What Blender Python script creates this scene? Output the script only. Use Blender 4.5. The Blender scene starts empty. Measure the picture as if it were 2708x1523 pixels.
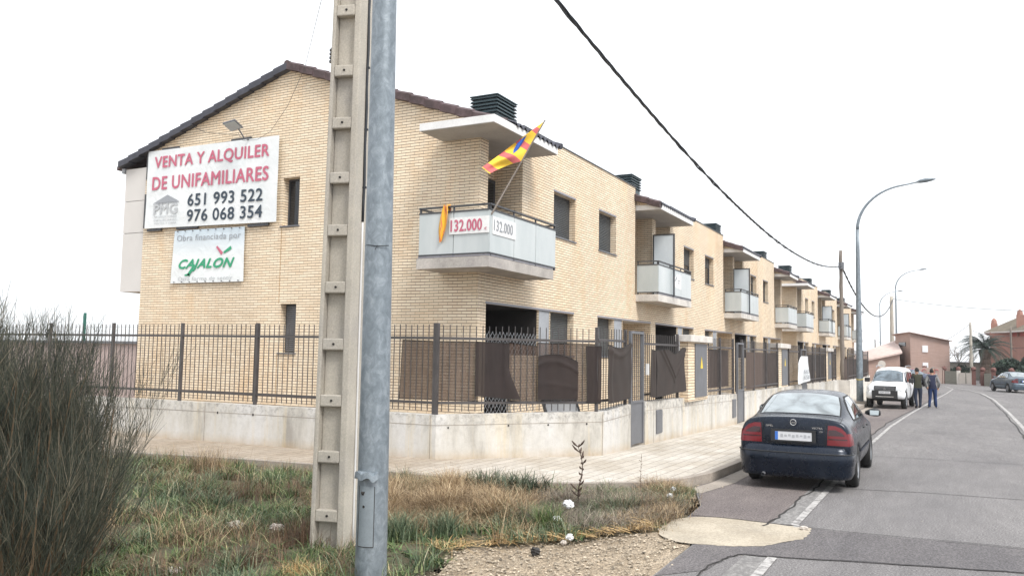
import bpy, bmesh, math, random
import numpy as np
from mathutils import Vector, Matrix
from mathutils.bvhtree import BVHTree
R = math.radians
random.seed(7); rng = np.random.default_rng(7)
scn = bpy.context.scene
# ------------------------------------------------------------------ camera
cam_d = bpy.data.cameras.new("camera"); cam = bpy.data.objects.new("camera", cam_d)
scn.collection.objects.link(cam); scn.camera = cam
cam_d.sensor_width = 36.0; cam_d.lens = 29.247; cam_d.clip_start = 0.05; cam_d.clip_end = 4000
cr, cu, cf = (0.465238, -0.885026, 0.016788), (-0.076811, -0.021469, 0.996814), (0.881847, 0.465045, 0.077968)
cam.matrix_world = Matrix(((cr[0], cu[0], -cf[0], 0.0), (cr[1], cu[1], -cf[1], 0.0), (cr[2], cu[2], -cf[2], 1.95), (0, 0, 0, 1)))
# ------------------------------------------------------------------ world, sun, exposure
world = bpy.data.worlds.new("World"); scn.world = world; world.use_nodes = True
wn, wl = world.node_tree.nodes, world.node_tree.links
for n in list(wn): wn.remove(n)
SUN_EL, SUN_AZ = R(52), R(-118)            # azimuth of the sun measured from +X towards +Y
sky = wn.new("ShaderNodeTexSky"); sky.sky_type = 'NISHITA'; sky.sun_disc = False
sky.sun_elevation = SUN_EL; sky.sun_rotation = R(90) - SUN_AZ
scl = wn.new("ShaderNodeMix"); scl.data_type = 'RGBA'; scl.blend_type = 'MIX'
dim = wn.new("ShaderNodeMix"); dim.data_type = 'RGBA'; dim.blend_type = 'MULTIPLY'; dim.inputs[0].default_value = 1
dim.inputs[7].default_value = (.8, .8, .8, 1)
wl.new(sky.outputs[0], dim.inputs[6])
wl.new(dim.outputs[2], scl.inputs[6])
scl.inputs[0].default_value = 0.93                      # thick even cloud over the sky
scl.inputs[7].default_value = (9.6, 9.85, 10.2, 1)
bg = wn.new("ShaderNodeBackground"); bg.inputs[1].default_value = 0.088
wo = wn.new("ShaderNodeOutputWorld")
wl.new(scl.outputs[2], bg.inputs[0]); wl.new(bg.outputs[0], wo.inputs[0])
sun_d = bpy.data.lights.new("sun", 'SUN'); sun_d.energy = 2.2; sun_d.angle = R(22); sun_d.color = (1, .96, .9)
sun = bpy.data.objects.new("sun", sun_d); scn.collection.objects.link(sun)
sd = Vector((math.cos(SUN_EL) * math.cos(SUN_AZ), math.cos(SUN_EL) * math.sin(SUN_AZ), math.sin(SUN_EL)))
sun.rotation_euler = sd.to_track_quat('Z', 'Y').to_euler()
scn.view_settings.view_transform = 'Standard'; scn.view_settings.look = 'None'
scn.view_settings.exposure = 0.80; scn.view_settings.gamma = 1.0
# ------------------------------------------------------------------ helpers
COL = scn.collection
def gz(x):
    return -0.004 * min(max(x - 18.0, 0.0), 72.0)
def tag(o, label=None, cat=None, group=None, kind=None):
    if label: o["label"] = label
    if cat: o["category"] = cat
    if group: o["group"] = group
    if kind: o["kind"] = kind
    return o
def thing(name, loc, label, cat, group=None, rz=0.0):
    o = bpy.data.objects.new(name, None); COL.objects.link(o); o.empty_display_size = .2
    o.location = loc; o.rotation_euler = (0, 0, rz)
    return tag(o, label, cat, group)
def org(parent):
    v = Vector((0, 0, 0)); p = parent
    while p is not None:
        v += p.location; p = p.parent
    return v
class MB:
    def __init__(s): s.v = []; s.f = []; s.m = []; s.uv = {}
    def add(s, vs, fs, mi=0):
        b = len(s.v); s.v.extend([tuple(map(float, p)) for p in vs])
        for f in fs: s.f.append(tuple(b + i for i in f)); s.m.append(mi)
        return s
    def quad(s, a, b, c, d, mi=0): return s.add([a, b, c, d], [(0, 1, 2, 3)], mi)
    def box(s, x0, x1, y0, y1, z0, z1, mi=0, T=None):
        v = [(x0, y0, z0), (x1, y0, z0), (x1, y1, z0), (x0, y1, z0), (x0, y0, z1), (x1, y0, z1), (x1, y1, z1), (x0, y1, z1)]
        if T is not None: v = [T @ Vector(p) for p in v]
        return s.add(v, [(3, 2, 1, 0), (4, 5, 6, 7), (0, 1, 5, 4), (1, 2, 6, 5), (2, 3, 7, 6), (3, 0, 4, 7)], mi)
    def bar(s, a, b, w, h=None, mi=0, up=(0, 0, 1)):
        a = Vector(a); b = Vector(b); d = b - a; L = d.length
        if L < 1e-6: return s
        d.normalize(); u = Vector(up)
        if abs(d.dot(u)) > .98: u = Vector((1, 0, 0))
        r = d.cross(u).normalized(); u2 = r.cross(d).normalized(); h = h or w
        vs = []
        for p in (a, b):
            for sx, sy in ((-1, -1), (1, -1), (1, 1), (-1, 1)): vs.append(p + r * sx * w / 2 + u2 * sy * h / 2)
        return s.add(vs, [(3, 2, 1, 0), (4, 5, 6, 7), (0, 1, 5, 4), (1, 2, 6, 5), (2, 3, 7, 6), (3, 0, 4, 7)], mi)
    def tube(s, pts, rad, n=8, cap=True, mi=0):
        pts = [Vector(p) for p in pts]; k = len(pts)
        if not hasattr(rad, '__len__'): rad = [rad] * k
        ref = Vector((0, 0, 1)); vs = []
        d0 = (pts[1] - pts[0]).normalized()
        if abs(d0.dot(ref)) > .9: ref = Vector((1, 0, 0))
        r = d0.cross(ref).normalized()
        for i, p in enumerate(pts):
            d = (pts[min(i + 1, k - 1)] - pts[max(i - 1, 0)]).normalized()
            r = (r - d * r.dot(d)).normalized(); u = d.cross(r)
            for j in range(n):
                a = 2 * math.pi * j / n; vs.append(p + (r * math.cos(a) + u * math.sin(a)) * rad[i])
        fs = [(i * n + j, i * n + (j + 1) % n, (i + 1) * n + (j + 1) % n, (i + 1) * n + j) for i in range(k - 1) for j in range(n)]
        if cap: fs += [tuple(range(n))[::-1], tuple((k - 1) * n + j for j in range(n))]
        return s.add(vs, fs, mi)
    def prism(s, poly, z0, z1, mi=0):
        n = len(poly); vs = [(x, y, z0) for x, y in poly] + [(x, y, z1) for x, y in poly]
        return s.add(vs, [tuple(range(n))[::-1], tuple(range(n, 2 * n))] + [(i, (i + 1) % n, n + (i + 1) % n, n + i) for i in range(n)], mi)
    def build(s, name, mat, parent=None, smooth=False, local=False, bevel=0, fixn=False):
        me = bpy.data.meshes.new(name)
        o0 = Vector((0, 0, 0)) if (local or parent is None) else org(parent)
        me.from_pydata([(x - o0.x, y - o0.y, z - o0.z) for x, y, z in s.v], [], s.f)
        for mt in (mat if isinstance(mat, (list, tuple)) else [mat]): me.materials.append(mt)
        if any(s.m): me.polygons.foreach_set("material_index", s.m)
        if smooth: me.polygons.foreach_set("use_smooth", [True] * len(me.polygons))
        if fixn:
            bm = bmesh.new(); bm.from_mesh(me); bmesh.ops.recalc_face_normals(bm, faces=bm.faces); bm.to_mesh(me); bm.free()
        me.update()
        o = bpy.data.objects.new(name, me); COL.objects.link(o)
        if parent is not None: o.parent = parent
        if bevel:
            md = o.modifiers.new("bevel", 'BEVEL'); md.width = bevel; md.segments = 2; md.limit_method = 'ANGLE'; md.angle_limit = R(40)
        return o
def copy_tree(o, parent=None):
    c = o.copy(); COL.objects.link(c); c.parent = parent
    for ch in o.children: copy_tree(ch, c)
    return c
# ------------------------------------------------------------------ materials
MATS = {}
def nt(name):
    m = bpy.data.materials.new(name); m.use_nodes = True; n, l = m.node_tree.nodes, m.node_tree.links
    return m, n, l, n["Principled BSDF"]
def ramp(n, stops):
    r = n.new("ShaderNodeValToRGB"); e = r.color_ramp.elements
    while len(e) < len(stops): e.new(.5)
    for i, (p, c) in enumerate(stops): e[i].position = p; e[i].color = (c[0], c[1], c[2], 1) if hasattr(c, '__len__') else (c, c, c, 1)
    return r
def noise(n, l, vec, sc, det=6, rough=.6, dist=0.0):
    t = n.new("ShaderNodeTexNoise"); t.inputs['Scale'].default_value = sc; t.inputs['Detail'].default_value = det
    t.inputs['Roughness'].default_value = rough; t.inputs['Distortion'].default_value = dist
    if vec is not None: l.new(vec, t.inputs['Vector'])
    return t
def posn(n, l, scale=(1, 1, 1), obj=False):
    if obj: o = n.new("ShaderNodeTexCoord").outputs['Object']
    else: o = n.new("ShaderNodeNewGeometry").outputs['Position']
    mp = n.new("ShaderNodeMapping"); mp.inputs['Scale'].default_value = scale; l.new(o, mp.inputs[0]); return mp.outputs[0]
def mixc(n, l, fac, a, b, mode='MIX'):
    m = n.new("ShaderNodeMix"); m.data_type = 'RGBA'; m.blend_type = mode
    for k, x in ((0, fac), (6, a), (7, b)):
        if isinstance(x, (int, float)): m.inputs[k].default_value = x
        elif isinstance(x, tuple): m.inputs[k].default_value = (*x[:3], 1)
        else: l.new(x, m.inputs[k])
    return m.outputs[2]
def bump(n, l, bs, h, strength=.3, dist=.01):
    b = n.new("ShaderNodeBump"); b.inputs['Strength'].default_value = strength; b.inputs['Distance'].default_value = dist
    l.new(h, b.inputs['Height']); l.new(b.outputs[0], bs.inputs['Normal'])
def varied(name, col, rough=.7, sc=3, amt=.25, fine=40, famt=.12, metal=0, bmp=0, stretch=(1, 1, 1), tint=None, obj=False, coat=0, spec=None, bscale=None):
    """plain surface: a base colour broken by a large and a small noise"""
    m, n, l, bs = nt(name); p = posn(n, l, stretch, obj)
    a = noise(n, l, p, sc); b = noise(n, l, p, fine, 4)
    r1 = ramp(n, [(.3, 1 - amt), (.7, 1 + amt * .4)]); r2 = ramp(n, [(.3, 1 - famt), (.7, 1 + famt)])
    l.new(a.outputs[0], r1.inputs[0]); l.new(b.outputs[0], r2.inputs[0])
    c = mixc(n, l, 1.0, col, r1.outputs[0], 'MULTIPLY')
    if tint:
        t = noise(n, l, p, sc * .7, 5); rt = ramp(n, [(.48, 0), (.68, 1)]); l.new(t.outputs[0], rt.inputs[0]); c = mixc(n, l, rt.outputs[0], c, tint)
    c = mixc(n, l, 1.0, c, r2.outputs[0], 'MULTIPLY')
    l.new(c, bs.inputs['Base Color']); bs.inputs['Roughness'].default_value = rough; bs.inputs['Metallic'].default_value = metal
    if coat: bs.inputs['Coat Weight'].default_value = coat; bs.inputs['Coat Roughness'].default_value = .04
    if spec is not None: bs.inputs['Specular IOR Level'].default_value = spec
    if bmp:
        h = noise(n, l, p, bscale or fine, 6); bump(n, l, bs, h.outputs[0], bmp, .01)
    MATS[name] = m; return m
def plain(name, col, rough=.5, metal=0, coat=0):
    m, n, l, bs = nt(name); bs.inputs['Base Color'].default_value = (*col, 1); bs.inputs['Roughness'].default_value = rough
    bs.inputs['Metallic'].default_value = metal
    if coat: bs.inputs['Coat Weight'].default_value = coat; bs.inputs['Coat Roughness'].default_value = .03
    MATS[name] = m; return m
def brick_mat(name, c1, c2, mortar, bw=.244, rh=.066, ms=.0075, stain=(.45, .25, .08), stain_amt=.35, diag=False):
    m, n, l, bs = nt(name); g = n.new("ShaderNodeNewGeometry"); sx = n.new("ShaderNodeSeparateXYZ"); l.new(g.outputs['Position'], sx.inputs[0])
    ad = n.new("ShaderNodeMath"); ad.operation = 'ADD'; l.new(sx.outputs[0], ad.inputs[0]); l.new(sx.outputs[1], ad.inputs[1])
    cb = n.new("ShaderNodeCombineXYZ"); dbl = n.new('ShaderNodeMath'); dbl.operation = 'MULTIPLY'; dbl.inputs[1].default_value = 2; l.new(ad.outputs[0], dbl.inputs[0]); l.new(dbl.outputs[0], cb.inputs[0]); l.new(sx.outputs[2], cb.inputs[1])
    bt = n.new("ShaderNodeTexBrick"); l.new(cb.outputs[0], bt.inputs['Vector']); bt.inputs['Scale'].default_value = 1
    bt.inputs['Brick Width'].default_value = bw * 2; bt.inputs['Row Height'].default_value = rh; bt.inputs['Mortar Size'].default_value = ms
    bt.inputs['Mortar Smooth'].default_value = .25; bt.inputs['Bias'].default_value = 0
    bt.inputs['Color1'].default_value = (*c1, 1); bt.inputs['Color2'].default_value = (*c2, 1); bt.inputs['Mortar'].default_value = (*mortar, 1)
    p = posn(n, l, (1, 1, .35)); a = noise(n, l, p, .55, 6, .65); r1 = ramp(n, [(.35, .9), (.7, 1.06)]); l.new(a.outputs[0], r1.inputs[0])
    c = mixc(n, l, 1.0, bt.outputs[0], r1.outputs[0], 'MULTIPLY')
    s = noise(n, l, posn(n, l, (1.3, 1.3, .5)), .8, 5); rs = ramp(n, [(.5, 0), (.75, stain_amt)]); l.new(s.outputs[0], rs.inputs[0])
    c = mixc(n, l, rs.outputs[0], c, mixc(n, l, 1.0, c, (1.0, .8, .58), 'MULTIPLY'))
    f = noise(n, l, posn(n, l), 60, 3); rf = ramp(n, [(.3, .92), (.7, 1.08)]); l.new(f.outputs[0], rf.inputs[0]); c = mixc(n, l, 1.0, c, rf.outputs[0], 'MULTIPLY')
    l.new(c, bs.inputs['Base Color']); bs.inputs['Roughness'].default_value = .85
    iv = n.new("ShaderNodeMath"); iv.operation = 'SUBTRACT'; iv.inputs[0].default_value = 1; l.new(bt.outputs['Fac'], iv.inputs[1])
    bump(n, l, bs, iv.outputs[0], .35, .005); MATS[name] = m; return m

brick_mat('brick_cream', (.84, .725, .56), (.75, .615, .45), (.17, .11, .075), ms=.0078, stain_amt=.55)
brick_mat('brick_pink', (.42, .29, .25), (.36, .25, .215), (.32, .25, .22), stain_amt=.2)
brick_mat('brick_red', (.45, .13, .10), (.38, .11, .09), (.30, .14, .12), stain_amt=.2)
varied('concrete_slab', (.46, .43, .40), .85, 1.6, .35, 30, .15, bmp=.25, tint=(.30, .28, .27))
varied('concrete_slab_light', (.62, .59, .55), .85, 2.2, .2, 30, .1, bmp=.15, tint=(.42, .40, .38))
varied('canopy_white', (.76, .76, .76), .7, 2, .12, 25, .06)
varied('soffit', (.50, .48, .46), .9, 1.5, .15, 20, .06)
varied('cladding', (.62, .60, .58), .7, 1, .06, 30, .03)
varied('roof_tile', (.07, .043, .044), .65, 6, .45, 50, .2, bmp=.3, tint=(.11, .072, .078))
varied('roof_tile_dark', (.05, .052, .07), .55, 6, .35, 50, .2, bmp=.3)
varied('metal_dark', (.055, .058, .065), .45, 8, .2, 60, .1)
varied('metal_grey', (.14, .145, .16), .5, 4, .15, 60, .08)
varied('chimney_green', (.028, .055, .065), .45, 5, .2, 60, .08)
varied('column_grey', (.33, .35, .38), .6, 2, .2, 30, .08)
varied('shutter', (.075, .082, .086), .5, 3, .12, 40, .05)
plain('window_dark', (.012, .014, .018), .12)
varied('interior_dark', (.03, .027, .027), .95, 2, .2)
plain('trim_light', (.22, .22, .25), .45)
varied('fence_metal', (.075, .068, .068), .5, 5, .3, 50, .12)
m, n, l, bs = nt('frosted_glass'); p = posn(n, l, (1, 1, .3)); a = noise(n, l, p, 1.5, 5); r1 = ramp(n, [(.3, (.46, .51, .52)), (.72, (.61, .645, .65))]); l.new(a.outputs[0], r1.inputs[0])
l.new(r1.outputs[0], bs.inputs['Base Color']); bs.inputs['Roughness'].default_value = .28; bs.inputs['Transmission Weight'].default_value = .12; MATS['frosted_glass'] = m
m, n, l, bs = nt('screen_glass'); p = posn(n, l, (1, 1, .5)); a = noise(n, l, p, 1.2, 4); r1 = ramp(n, [(.3, (.60, .66, .70)), (.7, (.72, .78, .82))]); l.new(a.outputs[0], r1.inputs[0])
l.new(r1.outputs[0], bs.inputs['Base Color']); bs.inputs['Roughness'].default_value = .3; MATS['screen_glass'] = m
# perimeter wall concrete: pale with stains, streaks, board joints
m, n, l, bs = nt('wall_concrete')
p = posn(n, l); a = noise(n, l, posn(n, l, (1, 1, .25)), 1.3, 6, .7); r1 = ramp(n, [(.32, (.33, .31, .28)), (.47, (.52, .50, .46)), (.62, (.60, .59, .575))]); l.new(a.outputs[0], r1.inputs[0])
st = noise(n, l, posn(n, l, (3.2, 3.2, .16)), 1.0, 6, .75); rs = ramp(n, [(.52, 0), (.72, .6)]); l.new(st.outputs[0], rs.inputs[0]); c = mixc(n, l, rs.outputs[0], r1.outputs[0], (.60, .48, .27))
sp = noise(n, l, p, 9, 8, .75); rp = ramp(n, [(.47, 0), (.62, .85)]); l.new(sp.outputs[0], rp.inputs[0])
sz = n.new("ShaderNodeSeparateXYZ"); l.new(n.new("ShaderNodeNewGeometry").outputs['Position'], sz.inputs[0])
zr = n.new("ShaderNodeMapRange"); zr.inputs[1].default_value = .55; zr.inputs[2].default_value = .95; zr.inputs[3].default_value = .15; zr.inputs[4].default_value = 1; l.new(sz.outputs[2], zr.inputs[0])
mm = n.new("ShaderNodeMath"); mm.operation = 'MULTIPLY'; l.new(rp.outputs[0], mm.inputs[0]); l.new(zr.outputs[0], mm.inputs[1])
c = mixc(n, l, mm.outputs[0], c, (.20, .19, .18))
zb = n.new("ShaderNodeMapRange"); zb.inputs[1].default_value = .30; zb.inputs[2].default_value = .13; zb.inputs[3].default_value = 0; zb.inputs[4].default_value = .75; l.new(sz.outputs[2], zb.inputs[0])
nb = noise(n, l, p, 4, 5); mb2 = n.new("ShaderNodeMath"); mb2.operation = 'MULTIPLY'; l.new(zb.outputs[0], mb2.inputs[0]); l.new(nb.outputs[0], mb2.inputs[1])
c = mixc(n, l, mb2.outputs[0], c, (.42, .29, .15)); l.new(c, bs.inputs['Base Color']); bs.inputs['Roughness'].default_value = .9
bump(n, l, bs, noise(n, l, p, 25, 6).outputs[0], .25, .01); MATS['wall_concrete'] = m
# pavers
m, n, l, bs = nt('pavers'); mp = n.new("ShaderNodeMapping"); mp.inputs['Rotation'].default_value = (0, 0, R(1)); l.new(n.new("ShaderNodeNewGeometry").outputs['Position'], mp.inputs[0])
bt = n.new("ShaderNodeTexBrick"); l.new(mp.outputs[0], bt.inputs['Vector']); bt.inputs['Scale'].default_value = 1; bt.inputs['Brick Width'].default_value = .62; bt.inputs['Row Height'].default_value = .2
bt.inputs['Mortar Size'].default_value = .009; bt.inputs['Color1'].default_value = (.56, .525, .475, 1); bt.inputs['Color2'].default_value = (.47, .435, .385, 1); bt.inputs['Mortar'].default_value = (.25, .22, .19, 1); bt.inputs['Mortar Smooth'].default_value = .4
a = noise(n, l, posn(n, l), .8, 6, .65); r1 = ramp(n, [(.35, (.82, .78, .72)), (.6, (1, 1, 1))]); l.new(a.outputs[0], r1.inputs[0]); c = mixc(n, l, 1.0, bt.outputs[0], r1.outputs[0], 'MULTIPLY')
f = noise(n, l, posn(n, l), 14, 6, .7); rf = ramp(n, [(.35, .82), (.65, 1.08)]); l.new(f.outputs[0], rf.inputs[0]); c = mixc(n, l, 1.0, c, rf.outputs[0], 'MULTIPLY')
sy = n.new("ShaderNodeSeparateXYZ"); l.new(n.new("ShaderNodeNewGeometry").outputs['Position'], sy.inputs[0]); my = n.new("ShaderNodeMapRange"); my.inputs[1].default_value = 5.5; my.inputs[2].default_value = 8.5; my.inputs[3].default_value = 0; my.inputs[4].default_value = .8; l.new(sy.outputs[1], my.inputs[0]); c = mixc(n, l, my.outputs[0], c, mixc(n, l, 1.0, c, (.62, .54, .46), 'MULTIPLY'))
l.new(c, bs.inputs['Base Color']); bs.inputs['Roughness'].default_value = .9; iv = n.new("ShaderNodeMath"); iv.operation = 'SUBTRACT'; iv.inputs[0].default_value = 1; l.new(bt.outputs['Fac'], iv.inputs[1]); bump(n, l, bs, iv.outputs[0], .3, .006); MATS['pavers'] = m
# asphalt family
def asphalt(name, base, patch, speck=.5, sc=.5):
    m, n, l, bs = nt(name); p = posn(n, l)
    a = noise(n, l, posn(n, l, (.5, 1.3, 1)), sc, 7, .65); r1 = ramp(n, [(.35, base), (.65, patch)]); l.new(a.outputs[0], r1.inputs[0])
    b = noise(n, l, p, 48, 5, .85); rb = ramp(n, [(.41, 1 - speck * .75), (.5, 1), (.59, 1 + speck * 1.2)]); l.new(b.outputs[0], rb.inputs[0])
    c = mixc(n, l, 1.0, r1.outputs[0], rb.outputs[0], 'MULTIPLY')
    d = noise(n, l, posn(n, l, (.35, 1.6, 1)), 3.5, 6, .75); rd = ramp(n, [(.3, .84), (.7, 1.14)]); l.new(d.outputs[0], rd.inputs[0]); c = mixc(n, l, 1.0, c, rd.outputs[0], 'MULTIPLY')
    l.new(c, bs.inputs['Base Color']); bs.inputs['Roughness'].default_value = .88; bump(n, l, bs, b.outputs[0], .4, .006); MATS[name] = m; return m
asphalt('asphalt', (.128, .122, .124), (.172, .164, .163), .6)
asphalt('asphalt_old', (.118, .100, .098), (.16, .138, .130), .6)
asphalt('asphalt_dark', (.088, .083, .087), (.125, .115, .116), .6)
asphalt('dirt', (.20, .155, .105), (.33, .27, .20), .75, 2.3)
varied('old_concrete', (.42, .37, .295), .95, 2.2, .25, 40, .22, bmp=.5, tint=(.33, .285, .22))
m, n, l, bs = nt('worn_paint'); p = posn(n, l); a = noise(n, l, p, 7, 8, .75); r1 = ramp(n, [(.40, (.17, .162, .16)), (.52, (.40, .39, .38)), (.7, (.52, .51, .50))]); l.new(a.outputs[0], r1.inputs[0]); l.new(r1.outputs[0], bs.inputs['Base Color']); bs.inputs['Roughness'].default_value = .85; MATS['worn_paint'] = m
m, n, l, bs = nt('faded_paint'); p = posn(n, l, (.6, 1, 1)); a = noise(n, l, p, 16, 8, .8); r1 = ramp(n, [(.46, (.155, .15, .148)), (.66, (.32, .31, .30)), (.8, (.40, .39, .38))]); l.new(a.outputs[0], r1.inputs[0]); l.new(r1.outputs[0], bs.inputs['Base Color']); bs.inputs['Roughness'].default_value = .88; MATS['faded_paint'] = m
varied('kerb_stone', (.33, .29, .25), .9, 2, .25, 30, .15, bmp=.3)
varied('crack', (.03, .028, .027), .95, 5, .3)
# galvanised steel with spangles
m, n, l, bs = nt('galvanised'); p = posn(n, l, (1, 1, .7)); vt = n.new("ShaderNodeTexNoise"); vt.inputs['Scale'].default_value = 14; vt.inputs['Detail'].default_value = 8; vt.inputs['Roughness'].default_value = .72; vt.inputs['Distortion'].default_value = .5; l.new(p, vt.inputs['Vector'])
r1 = ramp(n, [(.36, (.15, .18, .205)), (.5, (.20, .235, .265)), (.64, (.28, .32, .355))]); l.new(vt.outputs[0], r1.inputs[0]); l.new(r1.outputs[0], bs.inputs['Base Color']); bs.inputs['Metallic'].default_value = .35; bs.inputs['Roughness'].default_value = .5; MATS['galvanised'] = m
varied('pole_concrete', (.47, .435, .375), .92, 2.2, .18, 60, .14, bmp=.4, tint=(.38, .355, .32), bscale=70)
varied('wood_pole', (.22, .19, .165), .9, 2, .3, 40, .25, bmp=.4, stretch=(1, 1, .15))
plain('cable', (.02, .025, .032), .5); plain('conduit_white', (.6, .6, .6), .5)
plain('red_letter', (.52, .13, .20), .6); plain('dark_letter', (.03, .05, .075), .6); plain('grey_letter', (.30, .32, .35), .6)
plain('green_letter', (.03, .33, .17), .6); plain('grey_light_letter', (.45, .47, .49), .6)
plain('orange_mark', (.8, .45, .05), .6)
m, n, l, bs = nt('banner'); p = posn(n, l); a = noise(n, l, p, 1.2, 5, .6, .8); r1 = ramp(n, [(.3, (.66, .70, .72)), (.7, (.76, .78, .79))]); l.new(a.outputs[0], r1.inputs[0]); l.new(r1.outputs[0], bs.inputs['Base Color']); bs.inputs['Roughness'].default_value = .45; bump(n, l, bs, noise(n, l, p, 2.5, 4, .5, 1.2).outputs[0], .35, .05); MATS['banner'] = m
m, n, l, bs = nt('banner_blue'); sz = n.new("ShaderNodeSeparateXYZ"); l.new(n.new("ShaderNodeNewGeometry").outputs['Position'], sz.inputs[0]); mr = n.new("ShaderNodeMapRange"); mr.inputs[1].default_value = 4.3; mr.inputs[2].default_value = 5.1; l.new(sz.outputs[2], mr.inputs[0])
c = mixc(n, l, mr.outputs[0], (.74, .77, .78), (.52, .62, .70)); l.new(c, bs.inputs['Base Color']); bs.inputs['Roughness'].default_value = .45; bump(n, l, bs, noise(n, l, posn(n, l), 2.5, 4, .5, 1.2).outputs[0], .35, .05); MATS['banner_blue'] = m
def net_mat(name, col, alpha):
    m, n, l, bs = nt(name); p = posn(n, l); a = noise(n, l, p, 3, 5); r1 = ramp(n, [(.3, tuple(x * .8 for x in col)), (.7, tuple(x * 1.2 for x in col))]); l.new(a.outputs[0], r1.inputs[0]); l.new(r1.outputs[0], bs.inputs['Base Color']); bs.inputs['Roughness'].default_value = .8
    w = noise(n, l, p, 8, 3); mr = n.new("ShaderNodeMapRange"); mr.inputs[3].default_value = alpha - .07; mr.inputs[4].default_value = min(1, alpha + .07); l.new(w.outputs[0], mr.inputs[0]); l.new(mr.outputs[0], bs.inputs['Alpha']); MATS[name] = m
net_mat('net_single', (.070, .043, .032), .82); net_mat('net_double', (.020, .012, .011), .985)
varied('net_folded', (.036, .026, .022), .75, 3, .25, 30, .08)
varied('reed_panel', (.095, .07, .06), .8, 4, .3, 60, .2, stretch=(8, 8, .2))
M = MATS
# ------------------------------------------------------------------ ground, road, pavement
def sheet(name, poly, dz, mat, kind='structure', step=4.0):
    """flat polygon following the ground height"""
    bm = bmesh.new(); vs = [bm.verts.new((x, y, 0)) for x, y in poly]; bm.faces.new(vs).normal_update(); bmesh.ops.triangulate(bm, faces=bm.faces[:])
    x0 = min(p[0] for p in poly); x1 = max(p[0] for p in poly)
    for cut in [c for c in (18, 30, 45, 60, 75, 90) if x0 < c < x1]:
        bmesh.ops.bisect_plane(bm, geom=bm.verts[:] + bm.edges[:] + bm.faces[:], plane_co=(cut, 0, 0), plane_no=(1, 0, 0))
    bmesh.ops.triangulate(bm, faces=bm.faces[:])
    for v in bm.verts: v.co.z = gz(v.co.x) + dz
    for f in bm.faces:
        f.normal_update()
        if f.normal.z < 0: f.normal_flip()
    me = bpy.data.meshes.new(name); bm.to_mesh(me); bm.free(); me.materials.append(mat)
    o = bpy.data.objects.new(name, me); COL.objects.link(o)
    if kind: o["kind"] = kind
    return o
sheet('ground', [(-60, -500), (18, -500), (90, -500), (900, -500), (900, 700), (90, 700), (18, 700), (-60, 700)], -.03, M['dirt'])
KERB = [(7.6, 34), (8.3, 24), (9.0, 17), (9.6, 13.4), (9.99, 11.67), (10.25, 10.33), (10.42, 9.08), (10.44, 7.49), (10.47, 6.36), (10.65, 5.49), (10.97, 4.70), (11.64, 3.90), (12.4, 3.52), (13.16, 3.35), (14.84, 3.28), (18, 3.27), (30, 3.27), (38, 3.25), (45, 3.1), (53, 2.9), (60, 2.9), (70, 3.3), (80, 4.2), (90, 5.6)]
INNER = [(90, 9.5), (60, 8.2), (45, 8.0), (30, 8.0), (18, 8.0), (15, 8.0), (14, 40), (8, 40)]
kp = list(KERB); pav_poly = kp + INNER
def off_line(pts, d):
    out = []
    for i, (x, y) in enumerate(pts):
        a = pts[max(i - 1, 0)]; b = pts[min(i + 1, len(pts) - 1)]; t = Vector((b[0] - a[0], b[1] - a[1])).normalized()
        out.append((x - t.y * d, y + t.x * d))
    return out
# kerb runs along KERB; the pavement lies inside it
kin = off_line(KERB, .13)
pav = sheet('pavement', kin + INNER, .128, M['pavers'])
mb = MB()
def strip_solid(mb, A, B, z0, z1, mi=0):
    for i in range(len(A) - 1):
        a0, a1, b0, b1 = A[i], A[i + 1], B[i], B[i + 1]
        g0, g1 = gz(a0[0]), gz(a1[0])
        mb.quad((*a0, g0 + z1), (*a1, g1 + z1), (*b1, g1 + z1), (*b0, g0 + z1), mi)
        mb.quad((*a0, g0 + z0), (*a1, g1 + z0), (*a1, g1 + z1), (*a0, g0 + z1), mi)
        mb.quad((*b1, g1 + z0), (*b0, g0 + z0), (*b0, g0 + z1), (*b1, g1 + z1), mi)
strip_solid(mb, KERB, kin, -.05, .135)
o = mb.build('kerb', M['kerb_stone'], fixn=True); tag(o, kind='structure')
ROADL = [(2.0, 3.1), (6.2, 2.75), (7.28, 2.39), (8.7, 2.42), (9.2, 2.9), (10.13, 2.88), (11.0, 2.95), (11.9, 3.25), (12.6, 3.44), (13.2, 3.34), (14.84, 3.27), (30, 3.26), (38, 3.24), (45, 3.09), (53, 2.89), (60, 2.89), (70, 3.29), (80, 4.19), (90, 5.6), (110, 9)]
sheet('road', ROADL + [(140, 9), (140, -60), (90, -60), (45, -60), (-12, -60), (-12, 3.1)], 0.0, M['asphalt'])
SEAM = [(10.03, 1.96), (11.0, 1.88), (12.2, 1.90), (13.55, 1.82), (15.5, 1.88), (18, 1.90), (20.7, 1.9), (24.5, 1.84), (28.7, 1.82), (36.5, 1.46), (42, 1.2), (50, .95), (60, .6)]
side = sheet('parking_strip', SEAM + [(60, 2.88), (53, 2.88), (45, 3.08), (38, 3.23), (30, 3.25), (14.84, 3.25), (13.2, 3.32), (12.6, 3.42), (11.9, 3.22), (11.0, 2.93), (10.13, 2.86)], .004, M['asphalt_old'])
sheet('asphalt_patch', [(7.30, 2.37), (7.75, 2.02), (8.15, 2.0), (8.51, 1.9), (9.2, -.55), (9.5, -3.5), (10.35, -3.4), (10.35, -1), (10.25, .6), (10.2, 1.5), (9.35, 1.56), (8.95, 1.95), (8.74, 2.4)], .005, M['asphalt_dark'])
cpoly = []
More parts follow.
